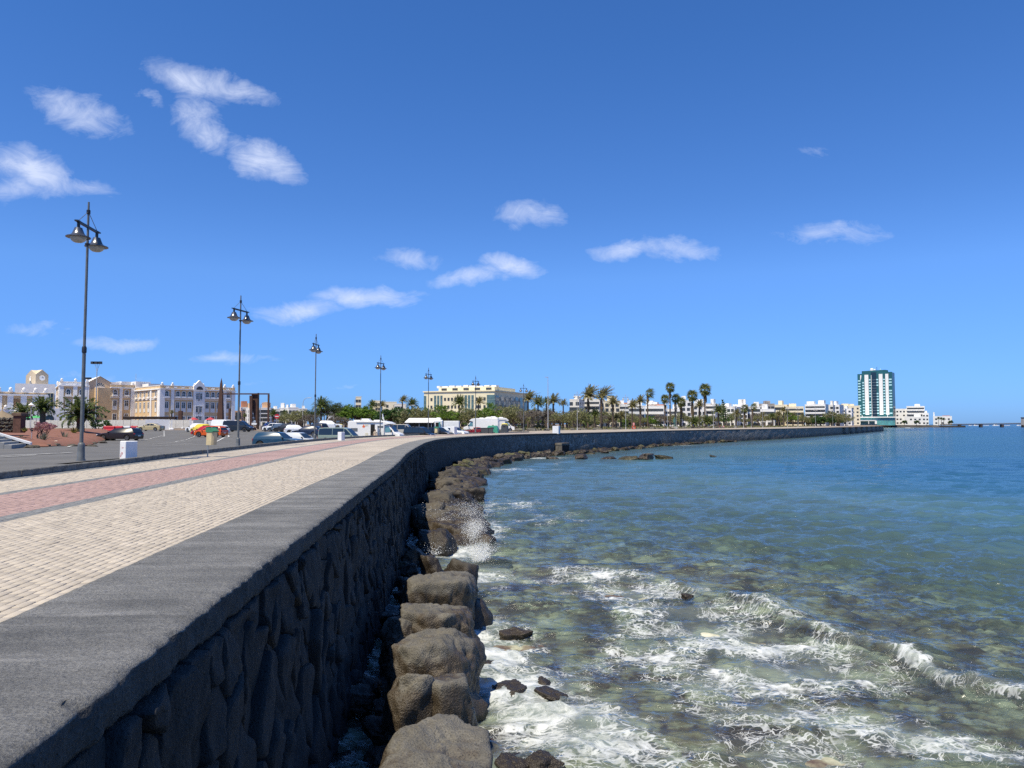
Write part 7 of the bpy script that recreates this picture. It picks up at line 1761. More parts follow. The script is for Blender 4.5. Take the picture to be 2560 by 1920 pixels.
# the glass hotel tower
def hotel():
    Y = 1000.0; zb = 2.8; s = Y / FPX; pm = 2191.5; x = X(pm, Y); rz = -math.asin(x / math.hypot(x, Y))
    t = thing('hotel_tower', 'tall dark green glass hotel tower with white vertical strips', 'tower', (x, Y, zb), rz)
    g = M('dark green glass', (.02, .10, .10), .12, .15, .05, spec=.8); gd = M('darker glass', (.008, .018, .028), .1, .15, .05, spec=.8); cy = M('pale cyan pane', (.45, .72, .74), .15, .1, .3, spec=.8); wt = M('tower white', (.84, .83, .79), .7, .02, .1)
    u = lambda p: (p - pm) * s * 1.05; v = lambda y_: Z(y_, Y) - zb; zt = v(935)
    zq = lambda q: 2100 + q / 9.2188; yq = lambda q: 900 + q / 9.2167
    MB().prism([(u(2151.5), 0), (u(2181), 0), (u(2181), v(933)), (u(2151.5), v(934))], 0, 22).build('glass_body', g, t)
    MB().prism([(u(2181), 0), (u(2192.5), 0), (u(2192.5), v(930)), (u(2181), v(930))], 2.2, 24).build('core', gd, t)
    MB().prism([(u(2192.5), 0), (u(2226), 0), (u(2226), v(930.5)), (u(2192.5), v(930.5))], -1.0, 24).build('glass_body', g, t)
    MB().add([(u(2226), -1, 0), (u(2231.5), 10, 0), (u(2231.5), 24, 0), (u(2226), 24, 0)] + [(u(2226), -1, v(931.5)), (u(2231.5), 10, v(932.5)), (u(2231.5), 24, v(932.5)), (u(2226), 24, v(931.5))], [(0, 1, 5, 4), (1, 2, 6, 5), (4, 5, 6, 7), (2, 3, 7, 6)]).build('glass_side', gd, t)
    MB().prism([(u(2161), v(934)), (u(2218), v(931)), (u(2218), v(926)), (u(2212), v(924.5)), (u(2161), v(926.5))], 3, 20).build('plant_room', g, t)
    MB().bev((u(2183), 8, v(922.5)), (4.0, 4, 3.2), .8).bev((u(2189), 8, v(923)), (2.5, 3, 1.6), .4).build('roof_tank', wt, t); MB().tube((u(2194), 8, v(925)), (u(2194), 8, v(916)), .25, n=5).build('antenna', gd, t)
    MB().prism([(u(2199.5), v(924)), (u(2203.5), v(924)), (u(2201.5), v(919.5))], 7, 9).build('roof_sign', M('sign pale blue', (.45, .70, .75), .5, .05), t)
    for a, c, y0 in ((612, 688, 335), (895, 968, 325), (1022, 1082, 325)):
        MB().box(((u(zq(a)) + u(zq(c))) / 2 + .3, -1.3 if a > 700 else -.25, (v(yq(1262)) + v(yq(y0))) / 2), (u(zq(c)) - u(zq(a)), .7, v(yq(y0)) - v(yq(1262)))).build('white_strip', wt, t)
    MB().prism([(u(zq(532)), v(yq(345))), (u(zq(556)), v(yq(345))), (u(zq(545)), v(yq(430))), (u(zq(528)), v(yq(470)))], -.3, .1).build('white_strip', wt, t)
    MB().box((u(zq(750)), -.1, (v(yq(1255)) + v(yq(345))) / 2), (.5, .5, v(yq(345)) - v(yq(1255)))).build('corner_line', wt, t)
    cols = [(482, 535, 0), (568, 608, 0), (700, 738, 0), (850, 888, -1), (980, 1018, -1), (1092, 1150, -1)]; r = random.Random(4)
    cache = {}
    for a, c, yy in cols:
        wv_ = round(u(zq(c)) - u(zq(a)), 2)
        if wv_ not in cache: cache[wv_] = MB().box((0, 0, 0), (wv_, .3, 1.75)).mesh('window', cy)
        for k in range(13):
            z_ = v(yq(1228 - 64.6 * k + (20 if a < 500 else 0)))
            if r.random() < .10: continue
            obj('window', cache[wv_], t, ((u(zq(a)) + u(zq(c))) / 2, yy - .1, z_))
    for k in range(13): MB().box((u(2187), 2.15, v(yq(1228 - 64.6 * k))), (6.0, .3, .3)).build('floor_edge', M('slab grey', (.25, .30, .36), .6, .1), t)
    # podium
    tg = M('teal podium glass', (.09, .28, .28), .12, .25, .15, spec=.8)
    MB().prism([(u(2118), 0), (u(2229), 0), (u(2229), v(1044)), (u(2118), v(1044))], -16, 10).build('podium', tg, t)
    MB().box((u(2174), -9, v(1043.2)), (u(2231) - u(2117), 18, 1.2)).build('podium_roof', wt, t); MB().box((u(2174), -14.9, v(1050)), (u(2229) - u(2119), 2.5, .5)).build('floor_edge', M('slab grey', (.25, .30, .36), .6, .1), t)
    b = MB(); vs = []
    for q in range(9): a = math.pi * q / 8; vs.append((u(2134.5) + 7.2 * math.cos(a), v(1043) + 5.4 * math.sin(a)))
    b.prism(vs, -12, 4); b.build('barrel_roof', g, t)
    for p in (2128, 2141, 2160, 2181, 2214): MB().box((u(p), -10, v(1041)), (.6, .6, 3.6)).build('terrace_post', wt, t)
    MB().box((u(2166), -21, v(1051.8)), (u(2190) - u(2142), 9, .8)).build('canopy', wt, t)
    for p in (2143, 2156, 2174, 2189): MB().box((u(p), -25, v(1056)), (.7 if p != 2189 else 2.4, .7, v(1052) - v(1060))).build('canopy_post', wt, t)
    for k in range(18): MB().box((u(2119 + 6.3 * k), -16.1, v(1051)), (.25, .3, v(1045) - v(1059))).build('mullion', M('teal mullion', (.16, .30, .30), .5, .1), t)
hotel()

# bridge, gate tower, boats
Y = 1010.0; t = thing('causeway_bridge', 'long low dark bridge with stubby piers crossing to the right edge', 'bridge', (X(2350, Y), Y, 0)); L_ = X(2600, Y) - X(2350, Y); m_br = M('bridge deck', (.07, .055, .055), .9, .15, .1)
MB().prism([(0, 3.0), (L_, 4.6), (L_, 5.9), (0, 4.0)], -2, 2).build('deck', m_br, t)
b = MB()
for k in range(60): b.box((L_ * k / 60, -1.9, 4.4 + 1.9 * k / 60 * 1), (.25, .2, 1.0))
b.prism([(0, 4.85), (L_, 6.75), (L_, 6.9), (0, 5.0)], -1.95, -1.85); b.build('railing', M('pale railing', (.30, .27, .26), .7, .1), t)
for px in (2397, 2450, 2503, 2556): MB().box((X(px, Y) - X(2350, Y), 0, 1.6), (2.6, 4.6, 4.4)).build('pier', m_br, t)
Y = 1000; t = thing('gate_tower', 'dark stone bridge gate tower cut by the right edge', 'tower', (X(2562, Y), Y, 3)); MB().box((0, 0, 4.8), (9.5, 5, 9.6), taper=.9).build('wall', m_hg, t); MB().bev((0, 0, 10), (9.4, 5.4, 1.0), .2).build('cap', m_br, t)
hull = None
def boat(px, Y, L_, label, cab=True):
    t = thing('motor_boat', label, 'boat', (X(px, Y), Y, 0), R(4), 'white boats moored beyond the bridge'); h = L_ * .09
    MB().prism([(-L_ / 2, -.2), (L_ * .38, -.2), (L_ / 2, h), (-L_ / 2, h * .8)], -L_ * .13, L_ * .13).build('hull', m_hw, t)
    if cab: MB().prism([(-L_ * .3, h * .8), (L_ * .2, h * .9), (L_ * .08, h * 2.0), (-L_ * .26, h * 2.0)], -L_ * .09, L_ * .09).build('cabin', m_hw, t); MB().box((-L_ * .07, -L_ * .092, h * 1.5), (L_ * .28, .1, h * .4)).build('window', m_dark, t)
boat(2488, 1700, 15, 'white cabin cruiser moored between the third and fourth pier'); boat(2424, 1750, 9, 'small white boat right of the first bridge pier'); boat(2438, 1720, 12, 'white boat left of the second bridge pier'); boat(2464, 1800, 13, 'long low white boat right of the second bridge pier', False); boat(2516, 1760, 13, 'white boat right of the third bridge pier', False); boat(2546, 1650, 12, 'white cruiser near the stone gate tower'); boat(2267, 860, 5.5, 'tiny white dinghy in front of the far rubble shore', False)
# ------------------------------------------------------------------ road markings
m_mark = M('road paint', (.52, .52, .50), .8, .12, 1.5)
def marking(pts, w=.14, dash=None):
    pts = np.array(pts, float); d = np.r_[0, np.cumsum(np.hypot(*np.diff(pts, axis=0).T))]; b = MB(); s = 0.0
    while s < d[-1]:
        e = min(d[-1], s + (dash[0] if dash else d[-1])); n = max(2, int((e - s) / 1.5) + 1); q = np.linspace(s, e, n); x = np.interp(q, d, pts[:, 0]); y = np.interp(q, d, pts[:, 1]); tx, ty = np.gradient(x), np.gradient(y); l = np.hypot(tx, ty); nx, ny = -ty / l * w / 2, tx / l * w / 2; z = ground_z(x, y) + .075
        vs = [(x[i] + nx[i] * k, y[i] + ny[i] * k, z[i]) for i in range(n) for k in (-1, 1)]; b.add(vs, [(2 * i, 2 * i + 2, 2 * i + 3, 2 * i + 1) for i in range(n - 1)]); s = e + (dash[1] if dash else 1)
    return tag(b.build('road_marking', m_mark), kind='structure')
def gp(px, py):
    z = 3.3
    for _ in range(6): x, y = P(px, py, z); z = gz(x, y) + .05
    return (x, y)
marking([gp(0, 1140), gp(60, 1138), gp(110, 1136), gp(180, 1132)], .22, (6, 1.0)); marking([gp(0, 1144), gp(40, 1141), gp(90, 1138.5)], .14)
marking([gp(170, 1118), gp(220, 1108), gp(256, 1102)], .16)
marking([gp(335, 1106), gp(375, 1098), gp(405, 1090), gp(411, 1083), gp(410, 1077)], .18, (2.2, 1.6)); marking([gp(438, 1107), gp(465, 1100), gp(484, 1093), gp(489, 1087), gp(480, 1079)], .16, (2.2, 1.6))
marking([gp(538, 1107), gp(560, 1101), gp(572, 1093), gp(571, 1088), gp(562, 1083)], .2); marking([gp(582, 1096), gp(600, 1096)], .18)
marking([gp(637, 1075.0), gp(668, 1075.2)], .5, (2.4, 2.4)); marking([gp(715, 1090), gp(790, 1090)], .25)
for py in (1111, 1116): marking([gp(380, py), gp(480, py - 6)], .10)
# ------------------------------------------------------------------ vegetation
def leaf_mat(name, cols, rough=.6):
    m = bpy.data.materials.new(name); nt, N, L, b = nodes_of(m)
    ge = N.new('ShaderNodeNewGeometry'); cr = N.new('ShaderNodeValToRGB'); e = cr.color_ramp.elements
    e[0].color = (*cols[0], 1); e[1].color = (*cols[-1], 1)
    for i, c in enumerate(cols[1:-1]): q = e.new((i + 1) / (len(cols) - 1)); q.color = (*c, 1)
    tr_ = N.new('ShaderNodeBsdfTranslucent'); ms = N.new('ShaderNodeMixShader'); ms.inputs[0].default_value = .38; L.new(cr.outputs[0], tr_.inputs['Color']); L.new(b.outputs[0], ms.inputs[1]); L.new(tr_.outputs[0], ms.inputs[2]); L.new(ms.outputs[0], N['Material Output'].inputs[0])
    L.new(ge.outputs['Random Per Island'], cr.inputs['Fac']); L.new(cr.outputs[0], b.inputs['Base Color']); b.inputs['Roughness'].default_value = rough; b.inputs['Specular IOR Level'].default_value = .25
    return m
lm_dark = leaf_mat('dark needle foliage', [(.030, .058, .020), (.075, .102, .036), (.123, .141, .058)])
lm_bright = leaf_mat('bright foliage', [(.050, .108, .013), (.123, .207, .024), (.215, .314, .050)])
lm_deep = leaf_mat('deep green foliage', [(.020, .058, .017), (.058, .116, .030), (.099, .174, .050)])
lm_grey = leaf_mat('grey dry foliage', [(.116, .102, .083), (.190, .165, .135), (.248, .223, .182)])
lm_scrub = leaf_mat('scrub foliage', [(.110, .121, .051), (.201, .201, .091), (.302, .282, .151), (.182, .222, .060)])
lm_palm = leaf_mat('palm leaflets', [(.039, .076, .022), (.108, .151, .043), (.216, .227, .086)], .45)
lm_palmb = leaf_mat('dull palm leaflets', [(.096, .108, .044), (.216, .204, .084), (.360, .300, .144)], .5)
lm_fan = leaf_mat('fan palm leaves', [(.070, .104, .028), (.174, .197, .058), (.302, .290, .116)], .5)
lm_dead = leaf_mat('dead palm leaves', [(.158, .112, .066), (.264, .198, .119), (.370, .290, .185)], .8)
m_trunk = M('palm trunk', (.10, .075, .055), .95, .25, 3, .6, 10); m_bark = M('grey bark', (.11, .09, .075), .95, .25, 3, .5, 12)
rv = np.random.RandomState(21)
def quads(c, sz, asp=.45, droop=0.0, rng=rv):
    """randomly turned leaf quads at centres c"""
    n = len(c); d = rng.normal(size=(n, 3)); d[:, 2] -= droop; d /= np.linalg.norm(d, axis=1)[:, None]; q = rng.normal(size=(n, 3)); u = np.cross(d, q); u /= np.linalg.norm(u, axis=1)[:, None]
    s = sz * rng.uniform(.6, 1.4, n)[:, None]; a, b = d * s, u * s * asp
    v = np.stack([c - a - b * .3, c - b, c + a, c + b], 1).reshape(-1, 3); f = np.arange(4 * n).reshape(-1, 4); return v, f
def crown_mesh(name, seed, m, r=(4, 4, 3), clumps=26, per=70, leaf=.26, spread=.95, flat=.3, droop=0.0, asp=.45, shell=.55):
    rng = np.random.RandomState(seed); cs = []
    for k in range(clumps):
        d = rng.normal(size=3); d /= np.linalg.norm(d); d[2] = abs(d[2]) * 1.0 - flat * rng.rand(); rad = rng.uniform(shell, 1.0); cs.append(d * rad * np.array(r))
    cs = np.array(cs); pts = []
    for c in cs:
        n = int(per * rng.uniform(.6, 1.4)); w = spread * rng.uniform(.6, 1.2) * min(r) * .33; o = rng.normal(size=(n, 3)); o /= np.linalg.norm(o, axis=1)[:, None]; o *= (rng.rand(n, 1) ** .5) * w * np.array([1.15, 1.15, .75]); pts.append(c + o)
    v, f = quads(np.concatenate(pts), leaf, asp, droop, rng)
    return npmesh(name, v, f, [m], smooth=False), cs
def tree_proto(seed, m, r, h, trunk=.22, stems=1, limb=True, bark=None, **kw):
    me, cs = crown_mesh('crown', seed, m, r, **kw); rng = random.Random(seed); b = MB(); zc = h - r[2]
    for s_ in range(stems):
        x0 = rng.uniform(-.3, .3) * (stems > 1); b.path([(x0, 0, -.3), (x0 * 2 + rng.uniform(-.2, .2), rng.uniform(-.2, .2), zc * .5), (rng.uniform(-.5, .5), rng.uniform(-.4, .4), zc * .95)], [trunk, trunk * .75, trunk * .5], 6)
    for c in cs[::2] if limb else []:
        p0 = (rng.uniform(-.2, .2), rng.uniform(-.2, .2), zc * rng.uniform(.55, .95)); pm_ = (c[0] * .45, c[1] * .45, zc + c[2] * .35); b.path([p0, pm_, (c[0] * .95, c[1] * .95, zc + c[2] * .92)], [trunk * .42, trunk * .26, trunk * .1], 4)
    return dict(crown=me, trunk=b.mesh('trunk', bark or m_bark), zc=zc, h=h)
def plant(pr, px, Y, ytop, label, cat='tree', name='tree', group=None, z=None, wide=1.0, rot=None):
    x = X(px, Y); z = gz(x, Y) - .05 if z is None else z; H = Z(ytop, Y) - z; s = H / pr['h']
    t = thing(name, label, cat, (x, Y, z), rot if rot is not None else rv.uniform(0, 6.28), group); t.scale = (s * wide, s * wide, s)
    obj('trunk', pr['trunk'], t); obj('crown', pr['crown'], t, (0, 0, pr['zc'])); return t
T_cas = [tree_proto(30 + k, lm_dark, (2.6, 2.6, 4.6), 11, .22, clumps=34, per=70, leaf=.30, asp=.18, droop=.3, spread=1.15, flat=.9, shell=.35) for k in range(3)]
T_round = [tree_proto(40, lm_bright, (5, 5, 3.1), 6.8, .35, clumps=60, per=95, leaf=.24, spread=.8, flat=.5), tree_proto(41, lm_deep, (4.6, 4.6, 3.0), 6.4, .35, clumps=60, per=95, leaf=.24, spread=.8, flat=.5)]
T_grey = [tree_proto(50 + k, lm_grey, (2.3, 2.3, 1.7), 3.6, .14, 3, clumps=26, per=80, leaf=.20, asp=.12, spread=1.1, flat=.5) for k in range(2)]
T_scrub = [tree_proto(60 + k, (lm_scrub, lm_grey, lm_bright, lm_scrub)[k], (2.7, 2.7, 2.0), 4.6, .13, 3, clumps=22, per=46, leaf=.22, asp=.3, spread=1.15, flat=.6, shell=.45) for k in range(4)]
T_bush = [tree_proto(70 + k, (lm_scrub, lm_deep, lm_grey)[k], (1.2, 1.2, .8), 1.5, .06, 3, clumps=14, per=40, leaf=.15, spread=1.1, flat=.7) for k in range(3)]

# dark trees behind the motorhome
GT = 'trees behind the parked vehicles'
for i, (px, Y, ty, k, lab) in enumerate([(733, 200, 1026, 0, 'dusty dark tree at the left end of the grove'), (762, 195, 1016, 1, 'feathery dark tree left of the date palm'), (785, 198, 1010, 2, 'feathery dark tree right behind the third street lamp'), (818, 195, 997, 0, 'tall feathery dark tree left of the gap'), (838, 200, 995, 1, 'tallest feathery dark tree of the grove'),
                                         (864, 196, 998, 2, 'tall feathery dark tree behind the bright round tree'), (880, 205, 1005, 1, 'shorter feathery tree right of the tallest pair'), (930, 215, 1010, 0, 'dark feathery tree between the two round trees')]):
    plant(T_cas[k], px, Y, ty, lab, group=GT, wide=1.55)
plant(T_round[0], 895, 172, 1011.5, 'broad bright green round tree above the motorhome', group=GT, wide=1.15); plant(T_round[0], 928, 176, 1019, 'smaller bright green tree touching the broad one', group=GT, wide=.8); plant(T_round[1], 980, 168, 1017, 'dense deep green round tree behind the motorhome cab', group=GT, wide=1.15)
for i, (px, Y, ty, w, lab) in enumerate([(776, 163, 1028, .95, 'grey leafless looking tamarisk beside the rusty cabinet'), (842, 165, 1034, 1.0, 'broad grey tamarisk left of the white motorhome'), (868, 168, 1042, .8, 'small grey tamarisk behind the motorhome rear'), (720, 178, 1030, 1.3, 'grey green scrubby tree behind the white distant cars'), (745, 182, 1022, 1.3, 'grey green scrubby tree left of the rusty cabinet')]):
    plant(T_grey[i % 2] if i < 3 else T_scrub[0], px, Y, ty, lab, group='grey tamarisks', wide=w)
# scrub belt from the kiosk to the esplanade
SC = 'scrub trees along the seafront garden'
r3 = random.Random(15)
spots = []
for px in range(1000, 1345, 15): spots.append((px + r3.uniform(-5, 5), r3.uniform(165, 200), r3.uniform(1006, 1020) + (3 if px < 1030 else 0)))
for px in range(1338, 1460, 16): spots.append((px + r3.uniform(-5, 5), r3.uniform(200, 240), r3.uniform(1012, 1030)))
for px in range(1450, 2120, 17): spots.append((px + r3.uniform(-5, 5), 225 + (px - 1450) * .36 + r3.uniform(8, 45), r3.uniform(1022, 1042)))
nf_ = len(spots)
for px in range(990, 2110, 11): spots.append((px + r3.uniform(-5, 5), 235 + max(0, px - 1350) * .38 + r3.uniform(20, 60), r3.uniform(1036, 1046)))
desc = ['dusty olive scrub tree in the seafront garden belt', 'grey twiggy scrub tree in the seafront garden belt', 'fresh green acacia in the seafront garden belt', 'sandy olive scrub tree with thin foliage in the garden belt']
for i, (px, Y, ty) in enumerate(spots):
    k = r3.choices((0, 1, 2, 3), (4, 3, 2, 4))[0]; x = X(px, Y)
    if float(wall_dist([x], [Y])[0]) > -12: Y += 25; x = X(px, Y)
    far_ = i >= nf_; ds = (desc[k].replace('in the', 'in the back row of the') if far_ else desc[k])
    plant(T_scrub[k], px, Y, ty, ds, name='scrub_tree', group=ds.replace('tree', 'trees').replace('acacia', 'acacias'), z=3.3, wide=r3.uniform(.8, 1.15) * (1.9 if far_ else 1))
for i, (px, Y, ty) in enumerate([(q + r3.uniform(-6, 6), 205 + max(0, q - 1350) * .34 + r3.uniform(0, 8), r3.uniform(1056, 1066)) for q in range(1275, 1960, 13)]):
    k = r3.randrange(3); d3 = ['low olive bush edging the esplanade', 'low dark green bush edging the esplanade', 'low dry grey bush edging the esplanade'][k]; x = X(px, Y)
    if float(wall_dist([x], [Y])[0]) > -11: Y += 18
    plant(T_bush[k], px, Y, ty, d3, 'bush', 'garden_bush', d3 + ' group', 3.3, r3.uniform(1, 1.6))
tag(None or obj('ground_cover', npmesh('ground_cover', *quads(np.stack([*(lambda s, t_: wpt(s, t_))(rv.uniform(S0 + 125, SMAX - 60, 9000), rv.uniform(24, 60, 9000)), 3.42 + rv.rand(9000) * .35], -1), .30), [lm_scrub], smooth=False)), kind='stuff')
# brownish rockery stones along the esplanade
for q in range(60):
    s = S0 + 130 + q * 3.1 + r3.uniform(-1, 1); x, y = wpt(s, r3.uniform(22, 28)); o = obj('garden_stone', var(r3.randrange(6), m_dry)); o.location = (x, y, 3.45); k = r3.uniform(.35, .8); o.scale = (k * 1.2, k, k * .8); o.rotation_euler = (0, 0, r3.uniform(0, 6)); tag(o, 'brown rockery stone edging the esplanade garden', 'stone', 'rockery stones')

# palms
def frond_geo(L_=3.2, arch=1.0, n=22, rng=None, wid=.62, wind=0.0):
    """one pinnate frond from the origin along +x, arching down; returns verts, quads"""
    rng = rng or rv; t = np.linspace(0, 1, n + 1); e = R(62) - arch * 1.55 * t ** 1.25; ds = L_ / n
    x = np.r_[0, np.cumsum(np.cos(e[:-1]) * ds)]; z = np.r_[0, np.cumsum(np.sin(e[:-1]) * ds)]; y = wind * t ** 2
    V = []; F = []
    for i in range(n):
        w = .035 * (1 - .8 * t[i]); o = len(V); V += [(x[i], y[i] - w, z[i]), (x[i], y[i] + w, z[i]), (x[i + 1], y[i + 1] + w * .9, z[i + 1]), (x[i + 1], y[i + 1] - w * .9, z[i + 1])]; F.append((o, o + 1, o + 2, o + 3))
        if i < 2: continue
        l = wid * math.sin(math.pi * min(1, .14 + t[i] * .86)) ** .55 * rng.uniform(.85, 1.1)
        for sg in (-1, 1):
            c, s_ = math.cos(e[i]), math.sin(e[i]); fw = .55 * l; dz = -.22 * l + rng.uniform(-.06, .06); a = (x[i], y[i], z[i]); hw = ds * .52
            tip = (x[i] + fw * c - .1 * l * s_, y[i] + sg * l * .80, z[i] + fw * s_ + dz); o = len(V)
            V += [(a[0] - hw * c, a[1], a[2] - hw * s_), (a[0] + hw * c, a[1], a[2] + hw * s_), (tip[0] + .02, tip[1], tip[2]), (tip[0] - .02, tip[1], tip[2] - .01)]; F.append((o, o + 1, o + 2, o + 3))
    return np.array(V), np.array(F)
def frond_mesh(m, **k): v, f = frond_geo(**k); return npmesh('frond', v, f, [m], smooth=False)
FR = [frond_mesh(lm_palm, L_=1.0, arch=a, wid=.15, n=30, rng=np.random.RandomState(q)) for q, a in enumerate((.25, .55, .85, 1.15, 1.5))]
def date_palm(px, Y, ybase, trunk_h, tr, L_, nf, label, z=None, seed=0, lean=0.0, group='date palms by the red earth bed'):
    x = X(px, Y); z = z if z is not None else gz(x, Y); t = thing('date_palm', label, 'palm tree', (x, Y, z), 0, group); r = random.Random(seed)
    b = MB(); prof = []
    for k in range(14): zz_ = -.3 + (trunk_h + .3) * k / 13; prof.append((tr * (1.0 + .10 * (k % 2)) * (1.12 - .15 * k / 13), zz_))
    b.lathe(prof, 10); b.lathe([(tr * .9, trunk_h - .1), (tr * 1.45, trunk_h + .25), (tr * 1.2, trunk_h + .6), (.1, trunk_h + .8)], 10); b.build('trunk', m_trunk, t)
    for k in range(nf):
        u = (k + .5) / nf; i = min(4, int(u * 5)); o = obj('frond', FR[i], t, (0, 0, trunk_h + .45)); s = L_ * r.uniform(.85, 1.12) * (.85 + .25 * math.sin(math.pi * u)); o.scale = (s, s, s); o.rotation_euler = (r.uniform(-.2, .2), -R(25) + u * R(62) + r.uniform(-.1, .1), k * 2.39996 + r.uniform(-.2, .2))
    return t
date_palm(203, 92, 1080, 1.2, .42, 3.1, 52, 'biggest date palm standing right behind the nearest street lamp', z=gz(X(203, 92), 92) + .7, seed=1)
date_palm(108, 150, 1052, 2.8, .50, 3.4, 46, 'dark date palm with a thick trunk, middle of the three at the left', z=4.3, seed=2)
date_palm(58, 165, 1052, 2.2, .5, 3.2, 42, 'date palm with low spreading fronds, leftmost of the three', z=4.2, seed=3)
# far palms: one crown mesh per form
def crown_from(parts, m, name='crown'):
    V = []; F = []; o = 0
    for v, f in parts: V.append(v); F.append(f + o); o += len(v)
    return npmesh(name, np.concatenate(V), np.concatenate(F), m if isinstance(m, list) else [m], smooth=False)
def rotm(rx, ry, rz): return np.array(Matrix.Rotation(rz, 3, 'Z') @ Matrix.Rotation(ry, 3, 'Y') @ Matrix.Rotation(rx, 3, 'X'))
def pinnate_crown(seed, nf=42, L_=3.2, windx=0.0, m=None):
    r = np.random.RandomState(seed); parts = []
    for k in range(nf):
        u = (k + .5) / nf; v, f = frond_geo(L_ * r.uniform(.8, 1.1), .25 + 1.2 * u, 13, r, .62); v = v @ rotm(r.uniform(-.2, .2), -.4 + 1.0 * u, k * 2.39996).T
        q = np.linalg.norm(v, axis=1) / L_; v[:, 0] += windx * q ** 2 * L_ * .45; v[:, 2] += abs(windx) * q ** 2 * .15 * L_; parts.append((v, f))
    return crown_from(parts, m or lm_palmb)
def fan_geo(L_=1.5, n=11, r=None):
    V = [(0, 0, 0)]; F = []; st = L_ * .42
    for k in range(n):
        a = R(-85 + 170 * k / (n - 1)); b = R(170 / (n - 1) * .40); rr = L_ * (.44 + .16 * math.cos(a)); o = len(V); dz = -.30 * L_ * (abs(a) / 1.75) ** 2
        V += [(st, 0, 0), (st + rr * .6 * math.cos(a - b), rr * .6 * math.sin(a - b), dz * .4), (st + rr * math.cos(a), rr * math.sin(a), dz - .18 * L_), (st + rr * .6 * math.cos(a + b), rr * .6 * math.sin(a + b), dz * .4)]; F.append((o, o + 1, o + 2, o + 3))
    o = len(V); V += [(0, -.03, 0), (st, -.02, 0), (st, .02, 0), (0, .03, 0)]; F.append((o, o + 1, o + 2, o + 3)); return np.array(V, float), np.array(F)
def fan_crown(seed, nf=40, L_=1.5, windx=0.0, dead=False):
    r = np.random.RandomState(seed); parts = []
    for k in range(nf):
        u = (k + .5) / nf; v, f = fan_geo(L_ * r.uniform(.8, 1.15), 9, r); el = (-1.5 + 2.6 * u) if not dead else r.uniform(.95, 1.5); v = v @ rotm(r.uniform(-.3, .3), el, k * 2.39996 + r.uniform(-.2, .2)).T
        if dead: v[:, 2] -= r.uniform(0, 1.7) ; v[:, :2] *= .62
        q = np.clip(np.linalg.norm(v, axis=1) / L_, 0, 1.3); v[:, 0] += windx * q ** 2 * L_ * .4; parts.append((v, f))
    return crown_from(parts, lm_dead if dead else lm_fan, 'skirt' if dead else 'crown')
PC = [pinnate_crown(5, 58, 3.2, .9), pinnate_crown(6, 54, 3.2, 1.2), pinnate_crown(7, 60, 3.2, .25, lm_palm), pinnate_crown(8, 44, 3.0, .4)]
FC = [fan_crown(11, 44, 1.55, .25), fan_crown(12, 40, 1.5, .6), fan_crown(13, 26, 1.5, 1.6)]; SK = [fan_crown(15, 36, 1.3, .1, True), fan_crown(16, 28, 1.3, .1, True)]
_tk = {}
def far_palm(kind, px, Y, ytop, cw, label, z=3.35, skirt=False, lean=.0, group='palms along the seafront'):
    """cw: crown width in photograph pixels"""
    x = X(px, Y); k = (3.2 if kind < 4 else 1.55); s = cw / FPX * Y / (2 * k * (.74 if kind < 4 else .80)); H = Z(ytop, Y) - z; th = max(.8, H - s * (1.9 if kind < 4 else 1.25))
    t = thing('palm_tree', label, 'palm tree', (x, Y, z), 0, group); tr = max(.20, .26 * s) if kind < 4 else .24
    b = MB(); n = 8; b.path([(lean * (q / n) ** 2 * 2, 0, -.4 + (th + .4) * q / n) for q in range(n + 1)], [tr * (1.25 - .35 * q / n) for q in range(n + 1)], 7); b.build('trunk', m_trunk, t)
    c = obj('crown', PC[kind] if kind < 4 else FC[kind - 4], t, (lean * 2, 0, th)); c.scale = (s, s, s)
    if kind < 4: c.rotation_euler = (0, 0, rv.uniform(-.3, .3))
    if skirt: q = obj('skirt', SK[int(px) % 2], t, (lean * 2, 0, th - .1)); q.scale = (s * .95, s * .95, s * (1.0 if skirt is True else skirt))
    return t
far_palm(2, 803, 172, 1002, 46, 'dark date palm with orange lower fronds in front of the grove', 3.4); far_palm(2, 683, 180, 1028, 26, 'short palm right of the gate frame leg', 3.5); far_palm(2, 712, 185, 1029, 22, 'short palm behind the no entry sign', 3.5); far_palm(5, 612, 190, 1033, 10, 'small bare palm behind the black panel van', 3.7); far_palm(3, 430, 205, 1027, 14, 'tiny yellowish palm above the long rusted beam', 4.0)
far_palm(0, 1006, 225, 994, 26, 'slim palm left of the yellow office block', 3.5); far_palm(2, 1030, 228, 1002, 32, 'bushy palm left of the yellow office block', 3.5); far_palm(2, 930, 230, 1006, 28, 'palm between bright and dark round trees', 3.5); far_palm(3, 955, 232, 1006, 26, 'thin palm above the dark round tree', 3.5)
far_palm(2, 1148, 205, 996, 40, 'date palm before the middle of the yellow office block', 3.4); far_palm(0, 1196, 208, 998, 28, 'bleached date palm before the glass corner', 3.4); far_palm(0, 1320, 205, 986, 40, 'windswept date palm covering the right end of the yellow block', 3.4); far_palm(2, 1345, 210, 998, 38, 'date palm just right of the yellow block', 3.4); far_palm(3, 1383, 215, 991, 44, 'brownish palm right of the tall white mast', 3.4); far_palm(3, 1408, 222, 1002, 26, 'thin palm beyond the tall white mast', 3.4); far_palm(2, 1366, 225, 998, 26, 'palm directly behind the tall white mast', 3.4)
